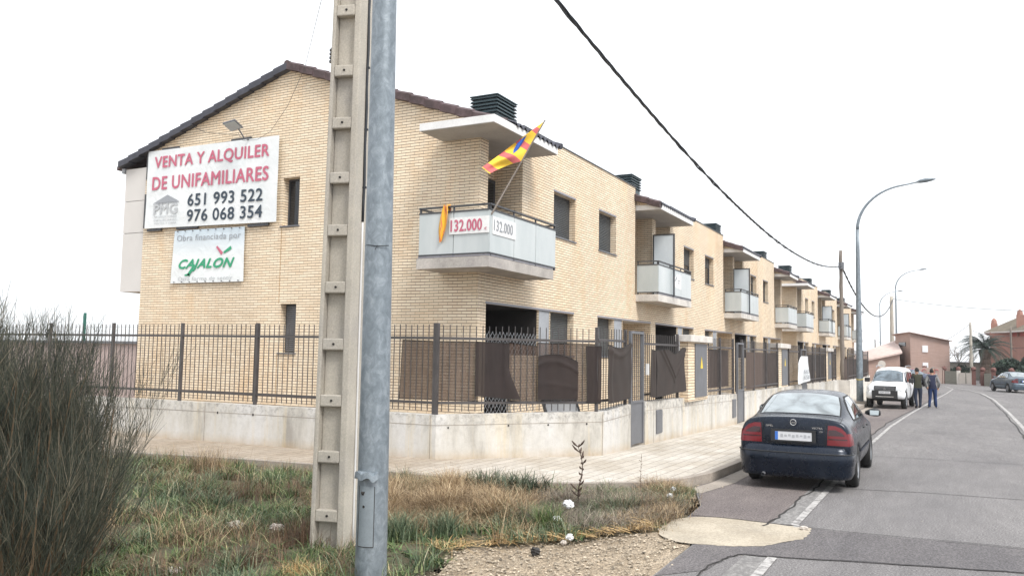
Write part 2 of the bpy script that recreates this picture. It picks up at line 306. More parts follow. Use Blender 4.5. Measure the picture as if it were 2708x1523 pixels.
for i, (x, y) in enumerate([(9.18, 2.93), (8.9, 2.85), (8.72, 2.55), (8.74, 2.3), (8.82, 2.0), (9.02, 1.78), (9.3, 1.58), (9.6, 1.46), (9.95, 1.42), (10.22, 1.47), (10.26, 1.7), (10.27, 2.1), (10.3, 2.5), (10.22, 2.82), (9.9, 2.95), (9.5, 2.99)]):
    cpoly.append((x + .03 * math.sin(i * 2.3), y + .02 * math.cos(i * 3.1)))
_c = []
for i in range(len(cpoly)):
    a_, b_ = cpoly[i], cpoly[(i + 1) % len(cpoly)]
    for k in range(5): _c.append((a_[0] + (b_[0] - a_[0]) * k / 5 + random.uniform(-.018, .018), a_[1] + (b_[1] - a_[1]) * k / 5 + random.uniform(-.018, .018)))
cpoly = _c
sheet('concrete_patch', cpoly, .008, M['old_concrete'])
sheet('concrete_gutter', [(13.0, 3.32), (12.3, 3.42), (11.9, 3.2), (12.5, 3.1), (13.2, 3.0), (30, 2.96), (44, 2.85), (44, 3.1), (30, 3.25), (14.84, 3.25)], .009, M['kerb_stone'])
# lane line: a thin bright edge and a faded wide band
LINE = [(7.0, 1.60), (7.77, 1.58), (8.55, 1.585), (10.2, 1.60), (10.35, 1.66), (13.0, 1.66), (17, 1.68), (20.8, 1.69), (27.3, 1.63), (35, 1.38), (43, 1.05), (52, .68), (60, .32), (72, -.1), (80, .5)]
def ribbon(name, pts, w, dz, mat, jit=0.0, kind='structure', sub=1):
    P = []
    for i in range(len(pts) - 1):
        for k in range(sub):
            t = k / sub; P.append((pts[i][0] * (1 - t) + pts[i + 1][0] * t, pts[i][1] * (1 - t) + pts[i + 1][1] * t))
    P.append(pts[-1])
    if jit: P = [(x + random.uniform(-jit, jit), y + random.uniform(-jit, jit)) for x, y in P]
    A, B = off_line(P, w / 2), off_line(P, -w / 2); mb = MB()
    for i in range(len(P) - 1):
        s0 = 1 if not jit else random.uniform(.5, 1.3)
        mb.quad((*B[i], gz(B[i][0]) + dz), (*B[i + 1], gz(B[i + 1][0]) + dz), (*A[i + 1], gz(A[i + 1][0]) + dz), (*A[i], gz(A[i][0]) + dz))
    o = mb.build(name, mat)
    if kind: o["kind"] = kind
    return o
ribbon('road_marking', [p for p in LINE if p[0] > 10], .085, .009, M['worn_paint'])
ribbon('road_marking', LINE[:3], .09, .009, M['worn_paint'])
ribbon('road_marking', [(10.3, 1.80), (13, 1.79), (17, 1.82), (21, 1.80)], .22, .007, M['faded_paint'])
ribbon('road_marking', [(7.0, 1.74), (8.5, 1.72)], .24, .007, M['faded_paint'])
ribbon('road_crack', SEAM, .028, .011, M['crack'], jit=.03, sub=6)
ribbon('road_crack', [(7.2, 2.05), (7.9, 2.03), (8.3, 1.97), (8.51, 1.89), (8.62, 1.5), (8.8, .9), (9.15, -.4), (9.5, -3.5)], .018, .012, M['crack'], jit=.018, sub=6)
ribbon('road_crack', [(10.24, 2.85), (10.29, 2.4), (10.26, 1.7), (10.23, 1.1), (10.35, -.4), (10.4, -3.4)], .022, .012, M['crack'], jit=.012, sub=6)
ribbon('road_crack', [(13.6, 1.6), (13.9, .2), (14.1, -2), (14.0, -6)], .02, .006, M['crack'], jit=.02, sub=5)
ribbon('road_crack', [(18.5, 1.6), (18.7, -1), (18.6, -5)], .02, .006, M['crack'], jit=.02, sub=5)
ribbon('road_crack', [(25.5, 1.6), (25.8, -1), (25.6, -5)], .02, .006, M['crack'], jit=.02, sub=5)
RK = [(14, -1.55), (22, -1.75), (29.4, -1.89), (38.2, -1.99), (52.8, -2.03), (63, -1.75), (69.8, -1.18), (76.6, -.18), (81.5, 1.34), (84, 3)]
ribbon('road_marking', RK, .11, .006, M['worn_paint'], sub=4)
ribbon('road_crack', off_line(RK, .16), .035, .007, M['crack'], jit=.03, sub=8)
sheet('gravel_ground', [(2, 3.05), (6.2, 2.75), (7.28, 2.40), (8.7, 2.44), (9.15, 2.95), (8.6, 3.3), (8.1, 3.5), (7.4, 4.4), (6.2, 4.0), (4.5, 4.2), (2, 4.4)], -.012, M['dirt'])

# ------------------------------------------------------------------ terraced houses
XG, YF = 15.417, 8.958
RIDGE_Y, RIDGE_Z, YB = 14.5, 9.09, 19.68
def roof_z(y): return RIDGE_Z - .355 * (RIDGE_Y - y) if y < RIDGE_Y else RIDGE_Z - .32 * (y - RIDGE_Y)
def facade(mb, x0, x1, z0, z1, holes, Y, mi=0):
    xs = sorted(set([x0, x1] + [min(max(h[i], x0), x1) for h in holes for i in (0, 1)]))
    zs = sorted(set([z0, z1] + [min(max(h[i], z0), z1) for h in holes for i in (2, 3)]))
    for i in range(len(xs) - 1):
        for j in range(len(zs) - 1):
            cx, cz = (xs[i] + xs[i + 1]) / 2, (zs[j] + zs[j + 1]) / 2
            if any(h[0] < cx < h[1] and h[2] < cz < h[3] for h in holes): continue
            mb.quad((xs[i], Y, zs[j]), (xs[i + 1], Y, zs[j]), (xs[i + 1], Y, zs[j + 1]), (xs[i], Y, zs[j + 1]), mi)
def reveal(mb, h, Y, d, top=True, bot=True, mi=0):
    a, b, z0, z1 = h
    mb.quad((a, Y, z0), (a, Y + d, z0), (a, Y + d, z1), (a, Y, z1), mi); mb.quad((b, Y + d, z0), (b, Y, z0), (b, Y, z1), (b, Y + d, z1), mi)
    if top: mb.quad((a, Y, z1), (a, Y + d, z1), (b, Y + d, z1), (b, Y, z1), mi)
    if bot: mb.quad((a, Y + d, z0), (a, Y, z0), (b, Y, z0), (b, Y + d, z0), mi)
def shutter_mesh(a, b, z0, z1, Y, ny=-1):
    mb = MB(); n = max(3, int((z1 - z0) / .048)); h = (z1 - z0) / n
    for i in range(n):
        za = z0 + i * h
        mb.quad((a, Y, za), (b, Y, za), (b, Y - .014, za + h * .5), (a, Y - .014, za + h * .5)); mb.quad((a, Y - .014, za + h * .5), (b, Y - .014, za + h * .5), (b, Y, za + h * .93), (a, Y, za + h * .93))
        mb.quad((a, Y, za + h * .93), (b, Y, za + h * .93), (b, Y + .012, za + h), (a, Y + .012, za + h))
    return mb
def window(parent, a, b, z0, z1, Y, setback=.18, drop=1.0, trim=True):
    """window part > frame mesh itself, pane, roller shutter, sill, lintel trim"""
    y = Y + setback; f = .05
    mb = MB(); mb.box(a, a + f, y, y + .06, z0, z1); mb.box(b - f, b, y, y + .06, z0, z1); mb.box(a + f, b - f, y, y + .06, z1 - f, z1); mb.box(a + f, b - f, y, y + .06, z0, z0 + f)
    if b - a > .7: mb.box((a + b) / 2 - .03, (a + b) / 2 + .03, y + .015, y + .055, z0 + f, z1 - f)
    w = mb.build('window', M['metal_dark'], parent)
    g = MB(); g.box(a + f, b - f, y + .03, y + .04, z0 + f, z1 - f); g.build('pane', M['window_dark'], w)
    if drop > 0:
        shutter_mesh(a + f, b - f, z1 - f - (z1 - z0 - 2 * f) * drop, z1 - f, y + .008).build('roller_shutter', M['shutter'], w)
    s = MB(); s.box(a - .04, b + .04, Y - .035, Y + setback, z0 - .03, z0 + .004); s.build('sill', M['metal_grey'], w)
    if trim:
        t = MB(); t.box(a - .02, b + .02, Y - .006, Y + .012, z1 - .002, z1 + .045); t.build('lintel', M['trim_light'], w)
    return w
def rail_run(mb, a, b, n=3):
    a = Vector(a); b = Vector(b)
    return [a.lerp(b, i / n) for i in range(n + 1)]
def balcony(parent, x0, x1, y_out, Y, near_y=None, wrap=None, glass_div=2, light=True, far_wrap=None):
    """slab with frosted panels held by a dark rail; wrap = y to which it runs round the gable"""
    dirt = M['concrete_slab_light'] if light else M['concrete_slab']
    zs0, zs1 = 3.68, 3.90
    poly = [(x0, y_out), (x1, y_out), (x1, Y - .002)]
    if wrap: poly += [(wrap[0] - .002, Y - .002), (wrap[0] - .002, wrap[1]), (x0, wrap[1])]
    else: poly += [(x0, Y - .002)]
    b = MB().prism(poly, zs0, zs1).build('balcony', dirt, parent)
    yo = y_out + .02; xa = x0 + .05; xb = x1 + (.13 if wrap else 0) - .02; zb, zt = 3.98, 4.84
    runs = []
    runs.append(((xa, yo), (xb, yo)))
    if wrap: runs.append(((xa, wrap[1] - .03), (xa, yo))); runs.append(((wrap[0] - .03, wrap[1] - .03), (xa, wrap[1] - .03)))
    else: runs.append(((xa, Y - .03), (xa, yo)))
    runs.append(((xb, yo), (xb, Y - .03)))
    r = MB()
    for (ax, ay), (bx, by) in runs:
        L = math.hypot(bx - ax, by - ay); n = max(1, round(L / 1.1)); dx, dy = (bx - ax) / L, (by - ay) / L
        g = MB(); nx, ny = dy, -dx
        for i in range(n):
            s0 = L * i / n + (.008 if i else 0); s1 = L * (i + 1) / n - (.008 if i < n - 1 else 0)
            p0 = Vector((ax + dx * s0, ay + dy * s0, 0)); p1 = Vector((ax + dx * s1, ay + dy * s1, 0)); q = Vector((nx, ny, 0)) * .012
            vs = [p0 - q, p1 - q, p1 + q, p0 + q]; vs = [(v.x, v.y, zb) for v in vs] + [(v.x, v.y, zt) for v in vs]
            g.add(vs, [(3, 2, 1, 0), (4, 5, 6, 7), (0, 1, 5, 4), (1, 2, 6, 5), (2, 3, 7, 6), (3, 0, 4, 7)])
        g.build('glass_panel', M['frosted_glass'], b, fixn=True)
        for z, w, h in ((zb - .014, .045, .03), (zt + .016, .05, .03), (4.965, .055, .035)): r.bar((ax, ay, z), (bx, by, z), w, h)
        for i in range(n + 1):
            s = min(max(L * i / n, .03), L - .03); px_, py_ = ax + dx * s, ay + dy * s
            r.bar((px_, py_, zt + .03), (px_, py_, 4.95), .03); r.bar((px_, py_, zs1), (px_, py_, zb), .035)
            r.bar((px_ - nx * .03, py_ - ny * .03, zb), (px_ - nx * .03, py_ - ny * .03, zt), .035)
    r.build('railing', M['metal_dark'], b)
    if wrap is None: pass
    f = MB(); f.bar((x0 + .03, y_out + .02, 3.925), (x1 - .02, y_out + .02, 3.925), .035, .03)
    if wrap: f.bar((x0 + .03, y_out + .02, 3.925), (x0 + .03, wrap[1] - .03, 3.925), .035, .03)
    f.build('drip_edge', M['trim_light'], b)
    return b
def tiles_eave(mb, x0, x1, ya, yb, mi=0):
    """corrugated roof strip sloping down to the street with a thick scalloped edge"""
    n = int((x1 - x0) / .0275); ys = np.linspace(ya, yb, 5)
    vs = []
    for j, y in enumerate(ys):
        for i in range(n + 1):
            x = x0 + (x1 - x0) * i / n; vs.append((x, y, roof_z(y) + .035 * math.sin((x - x0) / .22 * 2 * math.pi) + .02))
    b = [(v[0], ya, v[2] - .035) for v in vs[:n + 1]]
    fs = [(j * (n + 1) + i, j * (n + 1) + i + 1, (j + 1) * (n + 1) + i + 1, (j + 1) * (n + 1) + i) for j in range(4) for i in range(n)]
    k = len(vs); vs += b; fs += [(k + i, k + i + 1, i + 1, i) for i in range(n)]
    mb.add(vs, fs, mi)
def verge(mb, X, y0, y1, mi=0, L=.42):
    d = 1 if y1 > y0 else -1; n = max(1, round(abs(y1 - y0) / L)); st = (y1 - y0) / n
    for i in range(n):                         # from the low end upwards, each tile laps the one below
        a = y0 + st * i - d * .03; b = y0 + st * (i + 1); za, zb_ = roof_z(a) + .045 + random.uniform(-.006, .006), roof_z(b) + .015
        w0 = .012; x0, x1 = X - .10 - w0, X + .12
        vs = []
        for (y, z, e) in ((a, za, .012), (b, zb_, 0)):
            vs += [(x0 - e, y, z - .20), (x1, y, z - .20), (x1, y, z - .03), ((x0 + x1) / 2, y, z + .025), (x0 - e, y, z - .03)]
        mb.add(vs, [(0, 1, 2, 3, 4), (9, 8, 7, 6, 5)] + [(j, j + 5, (j + 1) % 5 + 5, (j + 1) % 5) for j in range(5)], mi)
def roof_zs(y): return roof_z(y)
def chimney(parent, x, y, w=.95, l=.68):
    c = MB(); z0 = roof_z(y) - .3
    c.box(x, x + w, y, y + l, z0, 7.86); b = c.build('chimney', M['chimney_green'], parent)
    s = MB()
    for i in range(5):
        z = 7.86 + i * .09; s.box(x - .05, x + w + .05, y - .05, y + l + .05, z, z + .018); s.box(x - .03, x + w + .03, y - .03, y + l + .03, z + .018, z + .045); s.box(x + .02, x + w - .02, y + .02, y + l - .02, z + .045, z + .09)
    s.box(x - .06, x + w + .06, y - .06, y + l + .06, 8.275, 8.30); s.build('cowl', M['chimney_green'], b)
def house(x0, x1, label, first=False, last=False, kw=1.0, shutters=(1, 1), tone='brick_cream', bal_wrap=None, gable=False, scr=True, detail=True, slab_dark=False, cat='house'):
    t = thing('terraced_house', (x0, YF, gz(x0)), label, cat, 'terraced brick houses along the street')
    fx = lambda v: x0 + v * kw
    B = M[tone]; mb = MB()
    zt, zl, zf = 7.37, 3.02, .30
    r1a, r1b = fx(.35), fx(2.02); r2a, r2b = fx(10.05), x1 - (.0 if not last else .45)
    wA, wB = (fx(3.80), fx(5.20)), (fx(6.91), fx(8.31))
    oA, oB = (fx(.36), fx(5.15)), (fx(6.87), x1 - .16 if not last else x1 - .5)
    # ground-floor openings: porch, column, window / window, column, porch
    pA = (oA[0], oA[0] + 2.65 * kw, zf, zl); cA = (pA[1], pA[1] + .67); vA = (cA[1], oA[1], 1.9, zl)
    vB = (oB[0], oB[0] + 1.33 * kw, 1.9, zl); cB = (vB[1], vB[1] + .74); pB = (cB[1], oB[1], zf, zl)
    UA, UB = (*wA, 4.97, 6.13), (*wB, 4.97, 6.13)
    RA, RB = (r1a, r1b, 3.90, 6.63), (r2a, r2b, 3.90, 6.63)
    holes = [pA, (cA[0], cA[1], 1.0, zl), vA, vB, (cB[0], cB[1], 1.0, zl), pB, UA, UB, RA, RB]
    bd = 0 if gable else 0
    xl = x0 if not gable else x0
    facade(mb, xl, x1, -.4, 6.79, holes, YF)
    facade(mb, r1b, r2a, 6.79, zt, [], YF)                       # parapet
    mb.quad((r1b, YF, zt), (r2a, YF, zt), (r2a, YF + .25, zt), (r1b, YF + .25, zt)); mb.quad((r2a, YF, 6.79), (r2a, YF + .9, 6.79), (r2a, YF + .9, zt), (r2a, YF, zt)); mb.quad((r1b, YF + .9, 6.79), (r1b, YF, 6.79), (r1b, YF, zt), (r1b, YF + .9, zt))
    mb.quad((r2a, YF + .25, 7.1), (r1b, YF + .25, 7.1), (r1b, YF + .25, zt), (r2a, YF + .25, zt))
    for h in (UA, UB, vA, vB): reveal(mb, h, YF, .30)
    for h in (RA, RB): reveal(mb, h, YF, .80, top=False)
    for h in (pA, pB): reveal(mb, h, YF, .06)
    # gable end walls
    if gable:
        gw1 = (14.076, 14.614, 4.99, 6.19); gw2 = (14.046, 14.553, 1.87, 3.06)
        hs = [gw1, gw2]; ys = sorted({YF, YB, gw1[0], gw1[1], gw2[0], gw2[1]}); zs = sorted({-.4, 6.79, gw1[2], gw1[3], gw2[2], gw2[3]})
        for i in range(len(ys) - 1):
            for j in range(len(zs) - 1):
                cy, cz = (ys[i] + ys[i + 1]) / 2, (zs[j] + zs[j + 1]) / 2
                if any(h[0] < cy < h[1] and h[2] < cz < h[3] for h in hs): continue
                mb.quad((x0, ys[i + 1], zs[j]), (x0, ys[i], zs[j]), (x0, ys[i], zs[j + 1]), (x0, ys[i + 1], zs[j + 1]))
        mb.add([(x0, YF, 6.79), (x0, YB, 6.79), (x0, YB, roof_z(YB) - .1), (x0, RIDGE_Y, RIDGE_Z - .1), (x0, YF, roof_z(YF) - .1)], [(4, 3, 2, 1, 0)])
        for h in hs:
            a, b, z0_, z1_ = h; d = .27
            mb.quad((x0, a, z0_), (x0 + d, a, z0_), (x0 + d, a, z1_), (x0, a, z1_)); mb.quad((x0 + d, b, z0_), (x0, b, z0_), (x0, b, z1_), (x0 + d, b, z1_))
            mb.quad((x0, a, z1_), (x0 + d, a, z1_), (x0 + d, b, z1_), (x0, b, z1_)); mb.quad((x0 + d, a, z0_), (x0, a, z0_), (x0, b, z0_), (x0 + d, b, z0_))
    if last:
        mb.add([(x1, YF, -.4), (x1, YB, -.4), (x1, YB, roof_z(YB) - .1), (x1, RIDGE_Y, RIDGE_Z - .1), (x1, YF, roof_z(YF) - .1)], [(0, 1, 2, 3, 4)])
    if not gable:                                                # brick infill under the verge beside the previous parapet
        pass
    mb.quad((x1, YB, -.4), (x0, YB, -.4), (x0, YB, roof_z(YB) - .1), (x1, YB, roof_z(YB) - .1))
    # recess back walls and porch linings
    mb.quad((RA[0], YF + .8, 3.9), (RA[1], YF + .8, 3.9), (RA[1], YF + .8, 6.63), (RA[0], YF + .8, 6.63)); mb.quad((RB[0], YF + .8, 3.9), (RB[1], YF + .8, 3.9), (RB[1], YF + .8, 6.63), (RB[0], YF + .8, 6.63))
    a, b = pB[0] + .0, pB[1]; d = 2.0
    mb.quad((a, YF + d, zf), (b, YF + d, zf), (b, YF + d, zl), (a, YF + d, zl)); mb.quad((b, YF + d, zf), (b, YF + .06, zf), (b, YF + .06, zl), (b, YF + d, zl)); mb.quad((a, YF + .06, zf), (a, YF + d, zf), (a, YF + d, zl), (a, YF + .06, zl))
    w = mb.build('wall', B, t)
    # soffits and floors of the open parts
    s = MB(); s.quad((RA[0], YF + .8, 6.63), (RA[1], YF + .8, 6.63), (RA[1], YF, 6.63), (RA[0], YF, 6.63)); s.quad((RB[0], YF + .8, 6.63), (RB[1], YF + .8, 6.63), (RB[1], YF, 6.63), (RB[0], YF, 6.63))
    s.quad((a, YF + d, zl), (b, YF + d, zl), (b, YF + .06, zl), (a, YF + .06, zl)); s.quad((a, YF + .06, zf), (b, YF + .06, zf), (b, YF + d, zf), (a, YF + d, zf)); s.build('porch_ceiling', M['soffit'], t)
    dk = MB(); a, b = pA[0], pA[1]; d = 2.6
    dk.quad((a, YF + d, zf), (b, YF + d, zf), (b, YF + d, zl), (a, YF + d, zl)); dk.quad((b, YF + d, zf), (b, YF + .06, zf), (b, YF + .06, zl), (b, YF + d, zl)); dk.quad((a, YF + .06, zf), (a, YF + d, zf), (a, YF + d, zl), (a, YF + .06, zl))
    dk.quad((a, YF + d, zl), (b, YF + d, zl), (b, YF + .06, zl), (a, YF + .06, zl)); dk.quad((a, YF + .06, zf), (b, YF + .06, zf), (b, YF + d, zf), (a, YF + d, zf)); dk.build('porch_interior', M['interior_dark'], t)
    ap = MB(); ap.box(pA[0] + 1.3, pA[1] - .002, YF + .02, YF + .14, zf, 1.9); ap.build('porch_parapet', B, t)
    for c in (cA, cB):
        ck = MB(); ck.box(c[0] + .01, c[1] - .01, YF + .03, YF + .30, 1.0, zl - .003); ck.build('column', M['column_grey'], t)
    tr = MB()
    for a, b in ((pA[0], vA[1]), (vB[0], pB[1])): tr.box(a - .02, b + .02, YF - .007, YF + .012, zl - .001, zl + .05)
    tr.build('lintel', M['trim_light'], t)
    window(t, vA[0], vA[1], 1.9, zl, YF, .18, 1.0, False); window(t, vB[0], vB[1], 1.9, zl, YF, .18, 1.0, False)
    window(t, *UA[:2], 4.97, 6.13, YF, .18, shutters[0]); window(t, *UB[:2], 4.97, 6.13, YF, .18, shutters[1])
    # balcony doors
    for h in (RA, RB):
        dr = MB(); y = YF + .74; dr.box(h[0] + .1, h[1] - .003, y, y + .05, 3.92, 6.1); dd = dr.build('balcony_door', M['metal_dark'], t)
        g = MB(); g.box(h[0] + .18, h[1] - .1, y - .012, y - .002, 4.0, 6.02); g.build('pane', M['window_dark'], dd)
    if gable:
        for a, b, z0_, z1_ in ((14.076, 14.614, 4.99, 6.19), (14.046, 14.553, 1.87, 3.06)):
            q = MB(); x = x0 + .20
            for A_ in ((a, a + .045, z0_, z1_), (b - .045, b, z0_, z1_), (a + .045, b - .045, z1_ - .05, z1_), (a + .045, b - .045, z0_, z0_ + .05)): q.box(x, x + .05, A_[0], A_[1], A_[2], A_[3])
            wq = q.build('window', M['metal_dark'], t)
            g = MB(); g.box(x + .02, x + .03, a + .045, b - .045, z0_ + .05, z1_ - .05); g.build('pane', M['window_dark'], wq)
            if z0_ < 3:
                sh = MB()
                for i in range(22):
                    z = z0_ + .05 + i * .05; sh.box(x - .015, x + .012, a + .045, b - .045, z, z + .034)
                sh.build('roller_shutter', M['metal_grey'], wq)
            sl = MB(); sl.box(x0 - .035, x + .01, a - .04, b + .04, z0_ - .035, z0_ - .002); sl.build('sill', M['metal_grey'], wq)
    # roof: two slopes, eaves strips over the balconies, coping on the parapet
    yo = 8.15
    rf = MB()
    def slab(xa, xb, ya, yb, th=.1):
        rf.add([(xa, ya, roof_z(ya)), (xb, ya, roof_z(ya)), (xb, yb, roof_z(yb)), (xa, yb, roof_z(yb)), (xa, ya, roof_z(ya) - th), (xb, ya, roof_z(ya) - th), (xb, yb, roof_z(yb) - th), (xa, yb, roof_z(yb) - th)], [(0, 1, 2, 3), (7, 6, 5, 4), (0, 4, 5, 1), (1, 5, 6, 2), (2, 6, 7, 3), (3, 7, 4, 0)])
    slab(x0 - .02 if gable else x0, x1, YF + .28, RIDGE_Y); slab(x0 - .02 if gable else x0, x1, RIDGE_Y, 20.9)
    roof = rf.build('roof', M['roof_tile'], t)
    return t, (RA, RB), roof
def canopy_set(t, roof, xa, xb, verge_x=None, wrapy=None, wrapx=None, infill=False, far_verge=None):
    yo = 8.11; z0, z1 = 6.632, 6.79
    poly = [(xa, yo), (xb, yo), (xb, YF - .003)]
    if wrapy: poly += [(wrapx - .003, YF - .003), (wrapx - .003, wrapy), (xa, wrapy)]
    else: poly += [(xa, YF - .003)]
    MB().prism(poly, z0, z1).build('canopy', M['canopy_white'], t)
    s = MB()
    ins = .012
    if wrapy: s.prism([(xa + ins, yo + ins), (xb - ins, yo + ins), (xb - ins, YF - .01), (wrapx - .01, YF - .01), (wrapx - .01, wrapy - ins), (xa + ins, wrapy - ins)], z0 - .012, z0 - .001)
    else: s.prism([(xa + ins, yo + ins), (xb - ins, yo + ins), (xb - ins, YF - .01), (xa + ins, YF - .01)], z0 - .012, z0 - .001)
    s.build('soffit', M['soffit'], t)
    e = MB(); tiles_eave(e, (wrapx - .08) if wrapy else xa - .06, xb + .10, yo - .03, YF + .30)
    xe = xb + .10
    e.tube([(xe, yo - .05, roof_z(yo) + .02), (xe, YF + .35, roof_z(YF + .35) + .02)], .075, 8)
    e.build('eave_tiles', M['roof_tile_dark'], roof, smooth=False)
    if infill:
        f = MB(); zt_ = lambda y: roof_z(y) - .12
        f.add([(xa + .03, 8.16, 6.793), (xa + .03, YF, 6.793), (xa + .03, YF, zt_(YF)), (xa + .03, 8.3, 6.80)], [(0, 1, 2, 3)][:1])
        f.box(xa + .03, xa + .15, YF - .002, YF + .9, 6.793, roof_z(YF) - .13)
        f.build('verge_infill', M['brick_cream'], t)
def screen(t, x, y0=8.14, y1=8.90, z0=3.92, z1=6.05):
    s = MB(); w = .045
    s.box(x, x + w, y0, y0 + w, z0, z1); s.box(x, x + w, y1 - w, y1, z0, z1); s.box(x, x + w, y0 + w, y1 - w, z1 - w, z1); s.box(x, x + w, y0 + w, y1 - w, z0, z0 + w)
    sc = s.build('privacy_screen', M['metal_dark'], t)
    g = MB(); g.box(x + .012, x + .03, y0 + w, y1 - w, z0 + w, z1 - w); g.build('pane', M['screen_glass'], sc)
varied('rust_joint', (.38, .21, .07), .9, 4, .3)
H = []
hs = [
 (15.417, 27.23, 'pale brick end house with sale banners on its gable and a wrap-round corner balcony', dict(gable=True, kw=1.0, shutters=(1, 1))),
 (27.23, 39.12, 'pale brick house second in the row, its balcony panels torn and its shutters half raised', dict(shutters=(.55, .35))),
 (39.12, 51.94, 'pale brick house third in the row, ending at the gap before the next block', dict(kw=1.03, shutters=(.3, 0), last=True)),
 (57.3, 69.4, 'pale brick house just past the gap in the row, its gable facing the camera', dict(gable=True, shutters=(.0, 0))),
 (69.4, 81.6, 'pale brick house fifth along the row, seen between gap and wooden pole', dict(shutters=(.3, .5))),
 (81.6, 94.4, 'farthest pale brick house, only balcony edges showing beyond the wooden pole', dict(last=True, shutters=(0, 0)))]
for i, (xa, xb, lab, kw) in enumerate(hs):
    t, rec, roof = house(xa, xb, lab, **kw); H.append(t)
    g = kw.get('gable')
    if g:
        mj = MB(); mj.box(xa - .003, xa + .004, 14.607, 14.619, 3.07, 4.95); mj.box(xa - .003, xa + .004, 14.607, 14.619, -.2, 1.83); mj.build('movement_joint', M['rust_joint'], t)
        balcony(t, xa - .90, xa + 2.20, 8.20, YF, wrap=(xa, 9.95), light=(i > 0))
        canopy_set(t, roof, xa - .94, xa + 2.16, wrapy=9.93, wrapx=xa)
        v = MB(); verge(v, xa - .06, 8.30, RIDGE_Y); v.build('verge_tiles', M['roof_tile'], roof)
        v = MB(); verge(v, xa - .06, 20.62, RIDGE_Y); v.build('verge_tiles', M['roof_tile_dark'], roof)
        rt = MB(); rt.tube([(xa - .17, RIDGE_Y, RIDGE_Z - .05), (xb, RIDGE_Y, RIDGE_Z - .05)], .10, 8); rt.build('ridge_tiles', M['roof_tile'], roof)
        cb = MB(); cb.box(xa + .02, xa + 3.5, YB + .003, 20.55, 3.47, 5.1); cb.box(xa + .02, xa + 3.5, YB + .003, 20.55, 5.115, 6.0); cb.box(xa + .02, xa + 3.5, YB + .003, 20.55, 6.015, 6.93); b_ = cb.build('rear_bay', M['cladding'], t)
        gu = MB(); gu.box(xa - .02, xb, 20.56, 20.68, 6.83, 6.96); gu.build('gutter', M['column_grey'], roof)
        chimney(t, xa + 2.1, 9.75); chimney(t, xb - 2.6 + .0, 11.2)
    else:
        balcony(t, xa - 1.68, xa + 2.14, 8.20, YF)
        canopy_set(t, roof, xa - 1.70, xa + 2.05, infill=True)
        v = MB(); verge(v, xa - 1.74, 8.14, 10.1); v.build('verge_tiles', M['roof_tile'], roof)
        screen(t, xa - .13); chimney(t, xa + .25, 9.83)
    if kw.get('last'):
        balcony(t, xb - 2.3, xb + .75, 8.20, YF); canopy_set(t, roof, xb - 2.3, xb + .7, infill=True)
        v = MB(); verge(v, xb - 2.34, 8.14, 10.1); v.build('verge_tiles', M['roof_tile'], roof)
        v = MB(); verge(v, xb + .06, 8.3, RIDGE_Y); v.build('verge_tiles', M['roof_tile_dark'], roof); chimney(t, xb - 1.1, 9.83)
    cp = MB(); k = kw.get('kw', 1); cp.box(xa + 2.02 * k - .02, xa + 10.05 * k + .03, YF - .025, YF + .28, 7.372, 7.40); cp.build('parapet_coping', M['metal_dark'], t)
# ------------------------------------------------------------------ banners with lettering
def text_on(s, o, u, v, w, h, mat, parent, off=.012, shear=0.0, bold=0.0, name='lettering', nrm=None, curve=None):
    """flat lettering: o = lower-left corner, u/v = unit directions, w x h metres"""
    c = bpy.data.curves.new('t', 'FONT'); c.body = s; c.resolution_u = 3; c.shear = shear; c.space_character = 1.05
    ob = bpy.data.objects.new('t', c); COL.objects.link(ob); bpy.context.view_layer.update()
    dg = bpy.context.evaluated_depsgraph_get(); me = ob.evaluated_get(dg).to_mesh()
    P = np.array([p.co[:] for p in me.vertices]); F = [tuple(p.vertices) for p in me.polygons]
    ob.evaluated_get(dg).to_mesh_clear(); bpy.data.objects.remove(ob); bpy.data.curves.remove(c)
    mn, mx = P.min(0), P.max(0); u = Vector(u); v = Vector(v); n = Vector(nrm) if nrm else u.cross(v).normalized(); o = Vector(o)
    mb = MB(); vs = []
    for p in P:
        a = (p[0] - mn[0]) / (mx[0] - mn[0]) * w; b = (p[1] - mn[1]) / (mx[1] - mn[1]) * h
        q = o + u * a + v * b + n * off
        if curve: q = q + n * curve(a, b)
        vs.append(q)
    if bold:                                  # heavier strokes: the outline laid down five times, a hair apart
        bw_ = bold * h * .9; k_ = 0
        for du, dv in ((0, 0), (bw_, 0), (-bw_, 0), (0, bw_), (0, -bw_)): mb.add([q + u * du + v * dv + n * (.0006 * k_) for q in vs], F); k_ += 1
    else: mb.add(vs, F)
    return mb.build(name, mat, parent)
def cloth(name, TL, TR, BR, BL, mat, parent, nx=40, ny=24, amp=.012, n=(-1, 0, 0), seed=0, fr=5, th=0):
    TL, TR, BR, BL, n = map(Vector, (TL, TR, BR, BL, n)); rs = random.Random(seed); ph = [rs.uniform(0, 6.28) for _ in range(6)]
    mb = MB(); vs = []
    for j in range(ny + 1):
        for i in range(nx + 1):
            a, b = i / nx, j / ny; p = TL.lerp(TR, a).lerp(BL.lerp(BR, a), b)
            d = amp * (math.sin(a * fr * 3 + ph[0] + b * 4) + math.sin(a * fr * 1.7 - b * 7 + ph[1]) * .7 + math.sin(b * fr * 2.6 + ph[2] + a * 3) * .6)
            vs.append(p + n * d)
    fs = [(j * (nx + 1) + i, (j + 1) * (nx + 1) + i, (j + 1) * (nx + 1) + i + 1, j * (nx + 1) + i + 1) for j in range(ny) for i in range(nx)]
    mb.add(vs, fs); return mb.build(name, mat, parent, smooth=True)
X1 = XG - .10
b1 = thing('sale_banner', (X1, 17.1, 5.1), 'big white banner reading VENTA Y ALQUILER high on the brick gable', 'banner')
